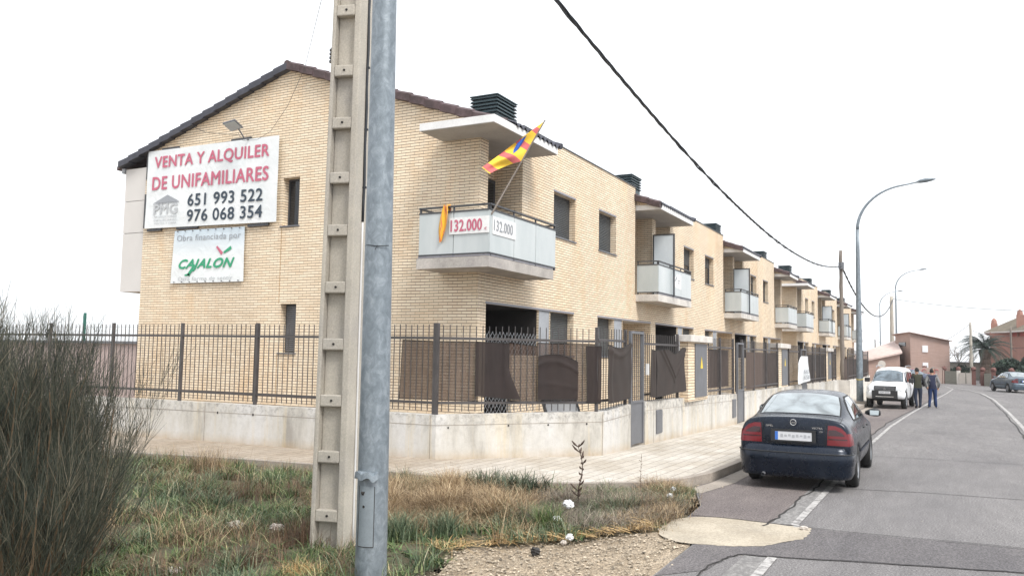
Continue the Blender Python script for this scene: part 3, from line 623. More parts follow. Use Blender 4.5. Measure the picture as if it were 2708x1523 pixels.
TL, TR, BR, BL = Vector((X1, 19.49, 7.32)), Vector((X1, 14.717, 7.27)), Vector((X1, 14.706, 5.09)), Vector((X1, 19.515, 5.18))
cloth('sheet', TL, TR, BR, BL, M['banner'], b1, amp=.004, seed=3)
fr = MB(); x = XG - .05
for a, b in (((19.56, 6.55), (19.56, 7.28)), ((19.58, 5.2), (19.58, 6.15))): fr.box(x - .02, x + .02, a[0] - .05, a[0] + .03, a[1], b[1])
for ya, yb, z in ((18.35, 19.0, 7.33), (15.7, 16.4, 7.31), (18.9, 19.45, 5.13), (17.5, 18.3, 5.12), (15.0, 15.7, 5.05)): fr.box(x - .02, x + .02, ya, yb, z - .03, z + .04)
fr.build('support_bars', M['metal_dark'], b1)
def uv1(a, b): return TL.lerp(TR, a).lerp(BL.lerp(BR, a), b)
def line1(s, a0, a1, b0, b1_, mat, bold=.035, **k):
    o = uv1(a0, b1_); e = uv1(a1, b1_); tp = uv1(a0, b0); u = (e - o); w = u.length; v = tp - o; h = v.length
    text_on(s, o, u.normalized(), v.normalized(), w, h, mat, b1, off=.014, bold=bold, nrm=(-1, 0, 0), **k)
line1('VENTA Y ALQUILER', .06, .935, .085, .255, M['red_letter']); line1('DE UNIFAMILIARES', .05, .935, .345, .51, M['red_letter'])
line1('651 993 522', .345, .90, .60, .745, M['dark_letter'], .03); line1('976 068 354', .345, .90, .795, .94, M['dark_letter'], .03)
line1('PMG', .075, .265, .70, .825, M['grey_light_letter'], .06); line1('PROMOCIONES', .078, .262, .845, .875, M['grey_light_letter'], 0)
line1('INMOBILIARIAS', .078, .262, .89, .915, M['grey_light_letter'], 0); line1('VENTAS Y OBRA', .078, .262, .93, .955, M['grey_light_letter'], 0)
lg = MB(); P = [uv1(.065, .685), uv1(.275, .675), uv1(.18, .585)]; N = Vector((-1, 0, 0)) * .014
lg.add([p + N for p in P] + [p + N for p in (uv1(.065, .69), uv1(.275, .68), uv1(.275, .69), uv1(.065, .70))], [(0, 1, 2), (3, 4, 5, 6)]); lg.build('logo', M['grey_letter'], b1)
b2 = thing('sponsor_banner', (X1, 17.1, 3.65), 'smaller white and blue banner reading CAJALON under the big sale banner', 'banner')
TL2, TR2, BR2, BL2 = Vector((X1 + .04, 18.36, 5.06)), Vector((X1 + .04, 15.80, 5.04)), Vector((X1 + .04, 15.773, 3.64)), Vector((X1 + .04, 18.43, 3.65))
cloth('sheet', TL2, TR2, BR2, BL2, M['banner_blue'], b2, amp=.004, seed=5)
def uv2(a, b): return TL2.lerp(TR2, a).lerp(BL2.lerp(BR2, a), b)
def line2(s, a0, a1, b0, b1_, mat, bold=.0, **k):
    o = uv2(a0, b1_); u = uv2(a1, b1_) - o; v = uv2(a0, b0) - o
    text_on(s, o, u.normalized(), v.normalized(), u.length, v.length, mat, b2, off=.014, bold=bold, nrm=(-1, 0, 0), **k)
line2('Obra financiada por', .05, .95, .09, .24, M['grey_letter']); line2('Otra forma de sentir', .11, .86, .885, .955, M['grey_light_letter'])
line2('CAJALON', .11, .87, .56, .78, M['green_letter'], .05, shear=.35)
def swoosh(a, b, w, mat):
    p, q = uv2(*a), uv2(*b); d = (q - p).normalized(); n_ = d.cross(Vector((-1, 0, 0))) * w; N = Vector((-1, 0, 0)) * .015
    MB().add([p - n_ * .6 + N, p + n_ * .6 + N, q + n_ + N, q - n_ + N], [(0, 1, 2, 3)]).build('logo', mat, b2)
swoosh((.63, .34), (.71, .48), .045, M['red_letter']); swoosh((.73, .46), (.83, .37), .045, M['green_letter']); swoosh((.335, .66), (.25, .86), .05, M['green_letter']); swoosh((.20, .855), (.27, .84), .03, M['green_letter'])
gr = MB()
for i in range(9):
    for p in (uv2(.06 + i * .11, .02), uv2(.06 + i * .11, .98)): gr.box(X1 + .0, X1 + .028, p.y - .012, p.y + .012, p.z - .012, p.z + .012)
gr.build('eyelets', M['metal_dark'], b2)
# floodlight above the banner
fl = thing('floodlight', (XG, 15.85, 7.3), 'grey floodlight on a short arm above the sale banner', 'floodlight')
MB().tube([(XG, 15.75, 7.25), (XG - .25, 15.76, 7.28), (XG - .42, 15.78, 7.46)], .018, 6).build('arm', M['metal_grey'], fl)
T = Matrix.Translation((XG - .52, 15.88, 7.52)) @ Matrix.Rotation(R(24), 4, 'Y') @ Matrix.Rotation(R(-8), 4, 'X')
q = MB(); q.box(-.17, .15, -.20, .20, 0, .05, T=T); q.box(-.12, .10, -.13, .13, .05, .09, T=T); q.build('housing', M['metal_grey'], fl, bevel=.012)
q = MB(); q.box(-.15, .13, -.18, .18, -.012, -.001, T=T); q.build('lens', M['frosted_glass'], fl)
# price boards on the corner balcony
pb = thing('price_board', (14.59, 8.7, 4.37), 'white board with 132.000 in red on the gable side of the corner balcony', 'sign', 'price boards on the balcony')
q = MB(); q.box(14.532, 14.546, 8.215, 9.16, 4.375, 4.72); q.build('panel', M['canopy_white'], pb)
text_on('132.000', (14.530, 9.12, 4.435), (0, -1, 0), (0, 0, 1), .74, .235, M['red_letter'], pb, off=.004, bold=.035, nrm=(-1, 0, 0)); text_on('€', (14.530, 8.32, 4.43), (0, -1, 0), (0, 0, 1), .06, .06, M['red_letter'], pb, off=.004, nrm=(-1, 0, 0))
pb = thing('price_board', (15.15, 8.2, 4.37), 'white board with faint 132.000 on the street side of the corner balcony', 'sign', 'price boards on the balcony')
q = MB(); q.box(14.66, 15.66, 8.192, 8.207, 4.36, 4.72); q.build('panel', M['canopy_white'], pb)
text_on('132.000', (14.70, 8.189, 4.44), (1, 0, 0), (0, 0, 1), .82, .22, M['grey_letter'], pb, off=.004, bold=.02, nrm=(0, -1, 0))
# small torn sticker with a house mark on the second balcony
pb = thing('poster', (27.6, 8.19, 4.3), 'small torn white poster on the second balcony panel', 'poster')
q = MB(); q.add([(27.2, 8.205, 4.27), (28.1, 8.205, 4.22), (28.12, 8.205, 4.72), (27.6, 8.205, 4.74), (27.45, 8.205, 4.62), (27.18, 8.205, 4.6)], [(0, 1, 2, 3, 4, 5)]); q.build('sheet', M['canopy_white'], pb)
q = MB(); q.add([(27.35, 8.20, 4.48), (27.62, 8.20, 4.68), (27.6, 8.20, 4.58), (27.45, 8.20, 4.47)], [(0, 1, 2, 3)]); q.box(27.7, 27.95, 8.197, 8.20, 4.5, 4.52); q.box(27.7, 27.9, 8.197, 8.20, 4.42, 4.44); q.build('print', M['grey_letter'], pb)
# flag and pole
m, n, l, bs = nt('flag'); uvn = n.new("ShaderNodeUVMap"); sx = n.new("ShaderNodeSeparateXYZ"); l.new(uvn.outputs[0], sx.inputs[0])
r = ramp(n, [(0, (.75, .46, .01))]); cr_ = r.color_ramp; cr_.interpolation = 'CONSTANT'; YE, RE = (.80, .52, .05, 1), (.56, .13, .13, 1)
cr_.elements[0].position = 0; cr_.elements[0].color = YE; cr_.elements[1].position = .12 if len(cr_.elements) > 1 else 0
for k in range(1, 9):
    if k < len(cr_.elements): e = cr_.elements[k]; e.position = k / 9
    else: e = cr_.elements.new(k / 9)
    e.position = (k / 9) + (.018 if k % 2 else -.018)
    e.color = RE if k % 2 else YE
l.new(sx.outputs[0], r.inputs[0]); l.new(r.outputs[0], bs.inputs['Base Color']); bs.inputs['Roughness'].default_value = .8; M['flag'] = m
plain('flag_blue', (.02, .09, .42), .7)
ft = thing('flag', (14.62, 8.22, 4.96), 'striped yellow and red flag on a wooden stick tied to the corner balcony', 'flag')
pb0, pb1 = Vector((14.6, 8.2, 4.75)), Vector((15.35, 7.38, 6.80))
MB().tube([pb0, pb0.lerp(pb1, .6), pb1], [.02, .018, .014], 8).build('pole', M['wood_pole'], ft)
def flag_mesh():
    mb = MB(); h0, h1 = pb0.lerp(pb1, .99), pb0.lerp(pb1, .555)           # hoist: top and bottom on the pole
    f0, f1 = Vector((14.45, 8.36, 5.70)), Vector((14.48, 8.19, 5.56))
    nx, ny = 36, 14; vs = []; uvs = []
    for j in range(ny + 1):
        for i in range(nx + 1):
            a, b = i / nx, j / ny
            top = h0.lerp(f0, a); bot = h1.lerp(f1, a); sag = Vector((0, 0, -.10)) * math.sin(a * math.pi) * (b)
            p = top.lerp(bot, b) - sag * .35
            p += Vector((-.75, -.6, 0)) * (.06 * math.sin(b * 8 + a * 6) * math.sin(a * 3.1))
            vs.append(p); uvs.append(min(1, max(0, .86 * a + (1 - a) * .55 * b + .02)))
    fs = [(j * (nx + 1) + i, (j + 1) * (nx + 1) + i, (j + 1) * (nx + 1) + i + 1, j * (nx + 1) + i + 1) for j in range(ny) for i in range(nx)]
    mb.add(vs, fs); o = mb.build('cloth', M['flag'], ft, smooth=True); uvl = o.data.uv_layers.new(name='UVMap')
    for lp in o.data.loops: uvl.data[lp.index].uv = (uvs[lp.vertex_index], .5)
    s = MB()
    def fp(a, b): return Vector(vs[int(b * ny) * (nx + 1) + int(a * nx)]) + Vector((-.86, -.5, .12)) * .012
    ctr = [fp(.30, .12), fp(.36, .10), fp(.44, .2), fp(.46, .42), fp(.42, .6), fp(.34, .55), fp(.28, .35)]
    s.add(ctr, [tuple(range(7))]); s.build('emblem', M['flag_blue'], ft)
flag_mesh()
# scarf tied to the rail
sc = thing('scarf', (14.58, 9.27, 4.97), 'faded yellow and red scarf knotted to the corner balcony rail', 'scarf')
m, n, l, bs = nt('scarf'); p = posn(n, l, (1, 14, 1.2)); a = noise(n, l, p, 2.2, 3, .5, .6); r = ramp(n, [(.40, (.80, .47, .03)), (.50, (.78, .40, .05)), (.56, (.55, .07, .09)), (.66, (.80, .55, .15))]); l.new(a.outputs[0], r.inputs[0]); l.new(r.outputs[0], bs.inputs['Base Color']); bs.inputs['Roughness'].default_value = .8; M['scarf'] = m
mb = MB(); vs = []
for j in range(19):
    b = j / 18; z = 5.0 - .78 * b; w = (.045 + .06 * math.sin(min(1, b * 1.3) * 2.4)) * (1 - .65 * max(0, b - .75) * 4)
    for i in range(13):
        a = i / 12; vs.append((14.50 - .025 * math.sin(a * 9 + b * 3), 9.23 + .13 * b + (a - .5) * 2 * w, z + .02 * math.sin(a * 8)))
mb.add(vs, [(j * 13 + i, (j + 1) * 13 + i, (j + 1) * 13 + i + 1, j * 13 + i + 1) for j in range(18) for i in range(12)])
mb.tube([(14.54, 9.19, 4.98), (14.62, 9.22, 5.01), (14.66, 9.24, 4.9)], .035, 6); mb.build('cloth', M['scarf'], sc, smooth=True)
# ------------------------------------------------------------------ perimeter wall
A0, A1, A2, A3 = (11.0, 31.0), (12.09, 7.80), (14.31, 5.64), (15.67, 5.58)
def inset(a, b, d):
    t = Vector((b[0] - a[0], b[1] - a[1])).normalized(); return (-t.y * d, t.x * d)
def wall_run(mb, pts, zt, th=.22, joint=None):
    ins = []
    for i, p in enumerate(pts):
        a = pts[max(i - 1, 0)]; b = pts[min(i + 1, len(pts) - 1)]
        n1 = inset(a, p, 1) if i > 0 else inset(p, b, 1); n2 = inset(p, b, 1) if i < len(pts) - 1 else n1
        n = Vector((n1[0] + n2[0], n1[1] + n2[1])); n = n / max(n.length_squared / 2, .3)
        ins.append((p[0] + n.x * th, p[1] + n.y * th))
    for i in range(len(pts) - 1):
        (ax, ay), (bx, by), (cx, cy), (dx, dy) = pts[i], pts[i + 1], ins[i + 1], ins[i]; ga, gb = gz(ax), gz(bx); z0, z1 = zt[i], zt[i + 1]
        mb.quad((ax, ay, ga - .1), (bx, by, gb - .1), (bx, by, z1), (ax, ay, z0)); mb.quad((ax, ay, z0), (bx, by, z1), (cx, cy, z1), (dx, dy, z0)); mb.quad((cx, cy, gb - .1), (dx, dy, ga - .1), (dx, dy, z0), (cx, cy, z1))
    a, d = pts[0], ins[0]; mb.quad((*d, -.5), (*a, -.5), (*a, zt[0]), (*d, zt[0])); a, d = pts[-1], ins[-1]; mb.quad((*a, -.5), (*d, -.5), (*d, zt[-1]), (*a, zt[-1]))
    return ins
pw = thing('perimeter_wall', (13.2, 6.7, 0), 'stained pale concrete low wall with cut-off corner round the end house', 'wall')
mb = MB(); pts = [A0, (11.84, 13.4), A1, A2, A3]; wall_run(mb, pts, [.88, .875, .875, .91, .99]); mb.build('wall', M['wall_concrete'], pw, bevel=.01)
# formwork seams and tie holes
jm = MB(); hm = MB()
def jline(a, b, z0, z1, n=(0, 0)): jm.bar((a[0] + n[0], a[1] + n[1], z0), (b[0] + n[0], b[1] + n[1], z1), .006, .009)
def lerp2(a, b, t): return (a[0] * (1 - t) + b[0] * t, a[1] * (1 - t) + b[1] * t)
jline((11.84, 13.4), A1, .70, .70); jline(A1, A2, .70, .73); jline(A2, A3, .73, .80); jline((11.4, 22), (11.84, 13.4), .70, .70)
for p in (lerp2((11.84, 13.4), A1, .06), lerp2((11.84, 13.4), A1, .98), A2, lerp2((11.84, 13.4), A1, .55)): jm.bar((p[0] - .001, p[1] - .003, .13), (p[0] - .001, p[1] - .003, .87), .008, .008)
for t in (.12, .28, .58, .8): p = lerp2((11.84, 13.4), A1, t); hm.box(p[0] - .006, p[0] + .01, p[1] - .016, p[1] + .016, .675, .715)
for t, z in ((.07, .66), (.42, .685), (.66, .69), (.9, .70)): p = lerp2(A1, A2, t); hm.tube([(p[0] - .006, p[1] - .006, z), (p[0] + .02, p[1] + .02, z)], .016, 8)
jm.build('formwork_seam', M['kerb_stone'], pw); hm.build('tie_hole', M['crack'], pw)
G1, G1b = (16.54, 5.58), (23.45, 5.26)
pw = thing('perimeter_wall', (20, 5.45, 0), 'straight pale concrete low wall right of the first grey gate', 'wall')
mb = MB(); wall_run(mb, [G1, (18.9, 5.47), G1b], [1.0, .99, .93]); mb.build('wall', M['wall_concrete'], pw, bevel=.01)
jm = MB(); jline(G1, G1b, .82, .76); jline((17.05, 5.55), (17.05, 5.55), 0, 0)
for t in (.07, .33, .66): p = lerp2(G1, G1b, t); jm.bar((p[0], p[1] - .002, .13), (p[0], p[1] - .002, .93), .008, .008)
jm.build('formwork_seam', M['kerb_stone'], pw)
for X in (17.15, 22.95):
    h = MB(); Y = 5.58 - (X - 16.54) * .0463; h.box(X, X + .42, Y - .018, Y + .02, .30, .80); h.box(X + .02, X + .40, Y - .024, Y - .018, .32, .78); h.build('meter_hatch', M['metal_grey'], pw, bevel=.008)
G2, G2b = (24.35, 5.24), (33.9, 5.12)
pw = thing('perimeter_wall', (29, 5.2, gz(29)), 'pale concrete low wall mostly hidden behind the dark blue car', 'wall')
mb = MB(); wall_run(mb, [G2, G2b], [.95, .92]); mb.build('wall', M['wall_concrete'], pw)
G3, G3b = (35.2, 5.1), (44.6, 5.0)
pw = thing('perimeter_wall', (40, 5.1, gz(40)), 'pale concrete low wall above the dark blue car roof', 'wall')
mb = MB(); wall_run(mb, [G3, G3b], [.90, .88]); mb.build('wall', M['wall_concrete'], pw)
pw = thing('perimeter_wall', (50, 4.4, gz(50)), 'grey concrete wall stepping forward beside the wooden pole and lamp post', 'wall')
mb = MB(); wall_run(mb, [(45.0, 6.6), (45.0, 4.5), (58, 4.6), (92, 7.6)], [.88, .88, .85, .75]); mb.build('wall', M['concrete_slab_light'], pw)
# ------------------------------------------------------------------ fences
def fence_run(label, a, b, posts, zlo=1.075, zhi=2.19, zp0=.93, zp1=2.42, spacing=.118, post_z=2.45, gate=False, inset_=.1, zbase=.87, group='dark metal fences on the perimeter wall', cat='fence'):
    n = inset(a, b, inset_); A = (a[0] + n[0], a[1] + n[1]); B = (b[0] + n[0], b[1] + n[1]); L = math.hypot(B[0] - A[0], B[1] - A[1])
    t = thing('metal_fence', ((A[0] + B[0]) / 2, (A[1] + B[1]) / 2, zbase), label, cat, group)
    r = MB()
    for z in (zlo, zhi): r.bar((*A, z), (*B, z), .03, .045)
    r.build('rail', M['fence_metal'], t)
    for s in posts:
        p = lerp2(A, B, s / L); MB().bar((*p, zbase - .05), (*p, post_z), .055, .055).build('post', M['fence_metal'], t)
    pk = MB(); k = int(L / spacing)
    for i in range(1, k):
        s = i / k
        if any(abs(s * L - q) < .05 for q in posts): continue
        p = lerp2(A, B, s); w = .012; x, y = p
        pk.box(x - w / 2, x + w / 2, y - w / 2, y + w / 2, zp0, zp1 + random.uniform(-.008, .008))
    pk.build('pickets', M['fence_metal'], t)
    return t, A, B
d0 = math.hypot(A1[0] - 11.84, A1[1] - 13.4)
fence_run('dark picket fence along the gable side, seen through the bush and behind the poles', A0, A1, [23.12 - v for v in (0.0, 2.0, 3.98, 5.95, 7.95, 9.95, 12.0, 14.0, 16.0, 18.0, 20.0)], zp0=.93)
fence_run('dark picket fence across the cut-off corner of the concrete wall', A1, A2, [.02, 3.02])
fence_run('short picket fence with brown cloth left of the grey gate', A2, A3, [1.3], zhi=2.22, zp1=2.44, zlo=1.10)
fence_run('picket fence with sagging cloth right of the grey gate', G1, (18.88, 5.47), [.06, 2.25], zp1=2.40, zlo=1.14, zp0=1.0)
fence_run('picket fence with ribbed brown screen past the first meter pillar', (20.85, 5.38), G1b, [.05, 1.3, 2.55], zlo=1.08)
fence_run('picket fence behind the dark blue car left of the second meter pillar', G2, (29.7, 5.18), [.05, 1.6, 3.4, 5.3], zbase=.9)
fence_run('picket fence carrying the white banner above the dark car', (31.65, 5.15), G2b, [.05, 2.2], zbase=.86)
fence_run('picket fence behind the wooden pole', G3, (41.0, 5.04), [.05, 2, 4, 5.8], zbase=.85)
fence_run('picket fence beside the third meter pillar', (43.0, 5.0), G3b, [.05, 1.5], zbase=.82)
fence_run('dark screened fence at the far end of the row', (45.1, 4.5), (58, 4.6), [0, 3, 6, 9, 12.8], spacing=.25, zbase=.8)
# meter pillars in brick with grey door and concrete cap
def pillar(x0, x1, label, cap_z=2.28):
    g = gz(x0); t = thing('meter_pillar', ((x0 + x1) / 2, 5.4, g), label, 'pillar', 'brick meter pillars in the perimeter wall')
    y = 5.44 - (x0 - 19) * .012; m_ = MB(); m_.box(x0, x1, y - .06, y + .14, .9 + g * 0, cap_z); m_.build('brick_body', M['brick_cream'], t)
    m_ = MB(); m_.box(x0 - .12, x1 + .12, y - .16, y + .22, cap_z + .002, cap_z + .16); m_.build('cap', M['concrete_slab_light'], t, bevel=.01)
    m_ = MB(); m_.box(x0 + .55, x1 - .15, y - .085, y - .061, .98, cap_z - .03); d = m_.build('door', M['metal_grey'], t)
    xc = x0 + .55 + (x1 - x0 - .7) * .5; m_ = MB(); m_.add([(xc - .11, y - .09, 1.66), (xc + .11, y - .09, 1.66), (xc, y - .09, 1.95)], [(0, 1, 2)]); m_.build('warning_triangle', M['sign_yellow'], d)
plain('sign_yellow', (.80, .58, .04), .5); M['sign_yellow'] = MATS['sign_yellow']
pillar(19.0, 20.75, 'brick meter pillar with big grey door, nearest the camera'); pillar(29.75, 31.55, 'brick meter pillar left of the white fence banner'); pillar(41.1, 42.9, 'brick meter pillar just left of the wooden pole')
# gates
def gate(x0, x1, y, label, zb=.2, zt=2.42, solid=1.0, open_mesh=True):
    t = thing('gate', ((x0 + x1) / 2, y, zb), label, 'gate', 'grey metal gates in the perimeter wall')
    f = MB(); f.box(x0 + .01, x0 + .06, y - .03, y + .03, zb, zt); f.box(x1 - .06, x1 - .01, y - .03, y + .03, zb, zt); f.box(x0 + .06, x1 - .06, y - .03, y + .03, zt - .05, zt); f.box(x0 + .06, x1 - .06, y - .03, y + .03, solid, solid + .04)
    f.build('frame', M['metal_grey'], t)
    f = MB(); f.box(x0 + .06, x1 - .06, y - .012, y + .012, zb + .02, solid); f.build('lower_panel', M['metal_grey'], t)
    f = MB(); n = int((x1 - x0 - .12) / .1)
    for i in range(1, n): x = x0 + .06 + (x1 - x0 - .12) * i / n; f.box(x - .006, x + .006, y - .006, y + .006, solid + .04, zt - .05)
    if open_mesh:
        for i in range(9): z = solid + .12 + i * .1; f.box(x0 + .06, x1 - .06, y - .004, y + .004, z, z + .006)
    f.build('bars', M['fence_metal'], t)
    return t
g1 = gate(15.70, 16.50, 5.62, 'grey gate with solid lower panel and wire mesh, first in the wall', .17, 2.43)
MB().box(16.56, 16.60, 5.52, 5.58, 1.55, 1.78).build('intercom', M['canopy_white'], g1)
gate(23.5, 24.3, 5.28, 'grey gate in the wall just left of the dark car', .12, 2.35)
gate(33.95, 35.15, 5.15, 'dark double gate right of the white fence banner', .08, 2.3)
# ------------------------------------------------------------------ shade nets on the fences
def net(label, P, mat, folds=.01, nx=40, ny=20, n=(-.7, -.7, 0), fr=6, seed=1, name='shade_net', shape=None):
    TL, TR, BR, BL = [Vector(p) for p in P]; n = Vector(n).normalized(); t = thing(name, tuple((BL + BR) / 2), label, 'shade net', 'brown shade nets tied to the fences')
    rs = random.Random(seed); ph = [rs.uniform(0, 6) for _ in range(5)]; vs = []
    for j in range(ny + 1):
        for i in range(nx + 1):
            a, b = i / nx, j / ny; p = TL.lerp(TR, a).lerp(BL.lerp(BR, a), b)
            d = folds * (math.sin(a * fr * 2.2 + ph[0] + b * 1.5) + .8 * math.sin(b * fr * 1.4 + a * 5 + ph[1]) + .5 * math.sin(a * fr * 5 - b * 3 + ph[2]))
            if shape: p, d = shape(p, d, a, b)
            vs.append(p + n * d)
    mb = MB(); mb.add(vs, [(j * (nx + 1) + i, (j + 1) * (nx + 1) + i, (j + 1) * (nx + 1) + i + 1, j * (nx + 1) + i + 1) for j in range(ny) for i in range(nx)])
    mb.build('cloth', mat, t, smooth=True)
    e = MB(); e.tube([vs[i] for i in range(nx + 1)], .007, 5); e.tube([vs[ny * (nx + 1) + i] for i in range(nx + 1)], .006, 5); e.tube([vs[j * (nx + 1)] for j in range(ny + 1)], .006, 5)
    e.build('hem', M['crack'], t)
def cp_(s, z, off=0.0):      # point on the cut-off corner fence; off > 0 towards the street
    p = lerp2(A1, A2, s); return (p[0] + .10 * .70 - off * .697, p[1] + .10 * .717 - off * .717, z)
net('thin brown net along the gable side fence beside the grey lamp post', [(12.16, 8.58, 2.15), (12.2, 7.85, 2.13), (12.2, 7.85, 1.13), (12.16, 8.62, 1.12)], M['net_single'], .003, n=(-1, 0, 0))
net('thin see-through brown net on the left of the cut-off corner fence', [cp_(.01, 2.13, -.03), cp_(.25, 2.13, -.03), cp_(.25, 1.10, -.03), cp_(.01, 1.12, -.03)], M['net_single'], .004)
def sh2(p, d, a, b):
    if a > .8: p = p + Vector((.697, -.717, 0)) * (.26 * (a - .8) * 5 * (max(0, b - .45) ** 1.1 * 1.6)); d += .03 * math.sin((a - .8) * 14)
    return p, d
net('dark doubled brown net hanging loose with a folded flap', [cp_(.225, 2.14, .04), cp_(.42, 2.12, .04), cp_(.425, 1.14, .04), cp_(.225, 1.20, .04)], M['net_double'], .005, shape=sh2, fr=4)
net('thin see-through brown net between two dark doubled nets', [cp_(.43, 2.14, -.03), cp_(.60, 2.08, -.03), cp_(.60, 1.09, -.03), cp_(.43, 1.10, -.03)], M['net_single'], .004)
def sh3(p, d, a, b):
    top = .12 * math.sin(a * 2.6) * (1 - b); e = math.exp(-((b - (.16 + .25 * (a - .35) ** 2)) / .035) ** 2); return p + Vector((0, 0, top)), d + .022 * e + .012 * math.exp(-((b - .62 - .1 * a) / .03) ** 2)
net('dark sagging brown net with a curved fold', [cp_(.60, 1.90, .05), cp_(.85, 1.74, .05), cp_(.85, 1.13, .05), cp_(.60, 1.13, .05)], M['net_double'], .005, shape=sh3, fr=4, seed=4)
net('thin brown net behind the dark sagging one at the right of the corner fence', [cp_(.60, 2.14, -.02), cp_(.99, 2.13, -.02), cp_(.99, 1.06, -.02), cp_(.60, 1.09, -.02)], M['net_single'], .004, seed=8)
net('narrow dark strip of net at the last post of the corner fence', [cp_(.90, 2.10, .04), cp_(1.0, 2.10, .04), cp_(1.0, 1.07, .04), cp_(.91, 1.08, .04)], M['net_double'], .006, seed=18, nx=10)
def sh4(p, d, a, b):
    return p - Vector((0, 0, .09 * math.sin(a * 3.14) * (1 - b) ** 2)), d + .03 * math.exp(-((b - .06 - .1 * math.sin(a * 3.1)) / .035) ** 2) + .02 * math.exp(-((a - .12) / .05) ** 2) + .015 * math.sin(a * 5 + b * 6)
net('grey-brown folded cloth left of the first gate', [(14.42, 5.58, 2.14), (15.60, 5.54, 2.20), (15.60, 5.54, 1.12), (14.42, 5.56, 1.06)], M['net_folded'], .008, n=(0, -1, 0), fr=3, seed=5, shape=sh4)
def sh5(p, d, a, b):
    v = abs(a - .62); line = .62 - v * 1.5; return p - Vector((0, 0, max(0, .25 - v) * .5 * (1 - b) ** 2)), d + .035 * math.exp(-((b - line) / .04) ** 2) + .02 * math.exp(-((b - line - .12) / .04) ** 2) + .01 * math.sin(a * 9 + b * 5)
net('brown cloth with a V-shaped sag right of the first gate', [(16.98, 5.48, 2.06), (18.85, 5.40, 2.14), (18.85, 5.40, 1.16), (16.98, 5.48, 1.08)], M['net_folded'], .008, n=(0, -1, 0), fr=3, seed=6, shape=sh5, nx=60, ny=36)
net('narrow strip of brown cloth beside the first gate', [(16.66, 5.50, 2.08), (16.96, 5.49, 2.05), (16.96, 5.49, 1.08), (16.66, 5.50, 1.1)], M['net_folded'], .006, n=(0, -1, 0), fr=2, seed=9)
def reed(x0, x1, y, z0, z1, label):
    t = thing('reed_screen', ((x0 + x1) / 2, y, z0), label, 'screen', 'ribbed brown screens on the fences'); mb = MB(); n = int((x1 - x0) / .11)
    for i in range(n):
        a = x0 + (x1 - x0) * i / n; b = x0 + (x1 - x0) * (i + 1) / n; mb.quad((a, y, z0), ((a + b) / 2, y - .02, z0), ((a + b) / 2, y - .02, z1), (a, y, z1)); mb.quad(((a + b) / 2, y - .02, z0), (b, y, z0), (b, y, z1), ((a + b) / 2, y - .02, z1))
    mb.build('sheet', M['reed_panel'], t)
reed(20.9, 23.4, 5.50, 1.14, 2.14, 'ribbed brown screen right of the nearest meter pillar'); reed(24.9, 29.65, 5.32, 1.0, 2.1, 'ribbed brown screen above the boot of the dark car')
reed(35.9, 38.2, 5.24, .95, 2.1, 'brown slatted screen above the dark car roof'); reed(38.4, 41.0, 5.22, .95, 2.1, 'brown slatted screen left of the third meter pillar'); reed(45.2, 58, 4.78, .85, 1.95, 'dark brown screen beyond the wooden pole')
fb = thing('fence_banner', (33, 5.0, .95), 'white vertical banner with faded numbers tied to the fence above the dark car', 'banner')
mb = MB(); nx, ny = 12, 16; vs = []
for j in range(ny + 1):
    b = j / ny
    for i in range(nx + 1):
        a = i / nx; xl = 32.15 + .12 * math.sin(b * 5); xr = 34.6 + .35 * b; zt_ = 2.02 if a > .3 else 2.02 - (0.3 - a) * .9; zb_ = .98 + a * .08
        vs.append((xl + (xr - xl) * a, 4.98 + .02 * math.sin(a * 7 + b * 4), zt_ * (1 - b) + zb_ * b))
mb.add(vs, [(j * (nx + 1) + i, (j + 1) * (nx + 1) + i, (j + 1) * (nx + 1) + i + 1, j * (nx + 1) + i + 1) for j in range(ny) for i in range(nx)]); mb.build('sheet', M['banner'], fb, smooth=True)
text_on('663', (33.3, 4.955, 1.36), (1, 0, 0), (0, 0, 1), 1.3, .15, M['grey_letter'], fb, off=.004, bold=.02, nrm=(0, -1, 0)); text_on('658', (33.3, 4.955, 1.14), (1, 0, 0), (0, 0, 1), 1.4, .15, M['grey_letter'], fb, off=.004, bold=.02, nrm=(0, -1, 0))
# leaning white board behind the corner fence, chain-link guard in the porch
lb = thing('board', (14.3, 6.4, .5), 'white framed board leaning behind the corner fence', 'board')
mb = MB(); T = Matrix.Translation((13.78, 6.42, .62)) @ Matrix.Rotation(R(-44), 4, 'Z') @ Matrix.Rotation(R(-42), 4, 'X'); mb.box(0, .62, -.02, .02, 0, .62, T=T); mb.build('panel', M['canopy_white'], lb)
mb = MB(); mb.box(-.04, 0, -.03, .03, 0, .62, T=T); mb.box(.62, .66, -.03, .03, 0, .62, T=T); mb.box(-.04, .66, -.03, .03, .62, .66, T=T); mb.build('frame', M['metal_dark'], lb)
cl = thing('chain_link_guard', (17, 8.9, .3), 'diamond wire guard across the dark porch of the end house', 'guard'); mb = MB()
for i in range(-16, 30):
    x = 15.78 + i * .17; z0, z1, L = .35, 2.42, 2.07
    for s in (1, -1):
        a = [x if s > 0 else x + 2.07, z0]; b = [x + 2.07 if s > 0 else x, z1]
        pa, pb_ = (a, b)
        lo, hi = 15.78, 18.36
        dx = (pb_[0] - pa[0]); t0, t1 = 0, 1
        ts = sorted([(lo - pa[0]) / dx, (hi - pa[0]) / dx]); t0 = max(0, ts[0]); t1 = min(1, ts[1])
        if t1 - t0 < .02: continue
        mb.bar((pa[0] + dx * t0, YF + .02, z0 + 2.07 * t0), (pa[0] + dx * t1, YF + .02, z0 + 2.07 * t1), .007)
mb.build('wire_mesh', M['column_grey'], cl)
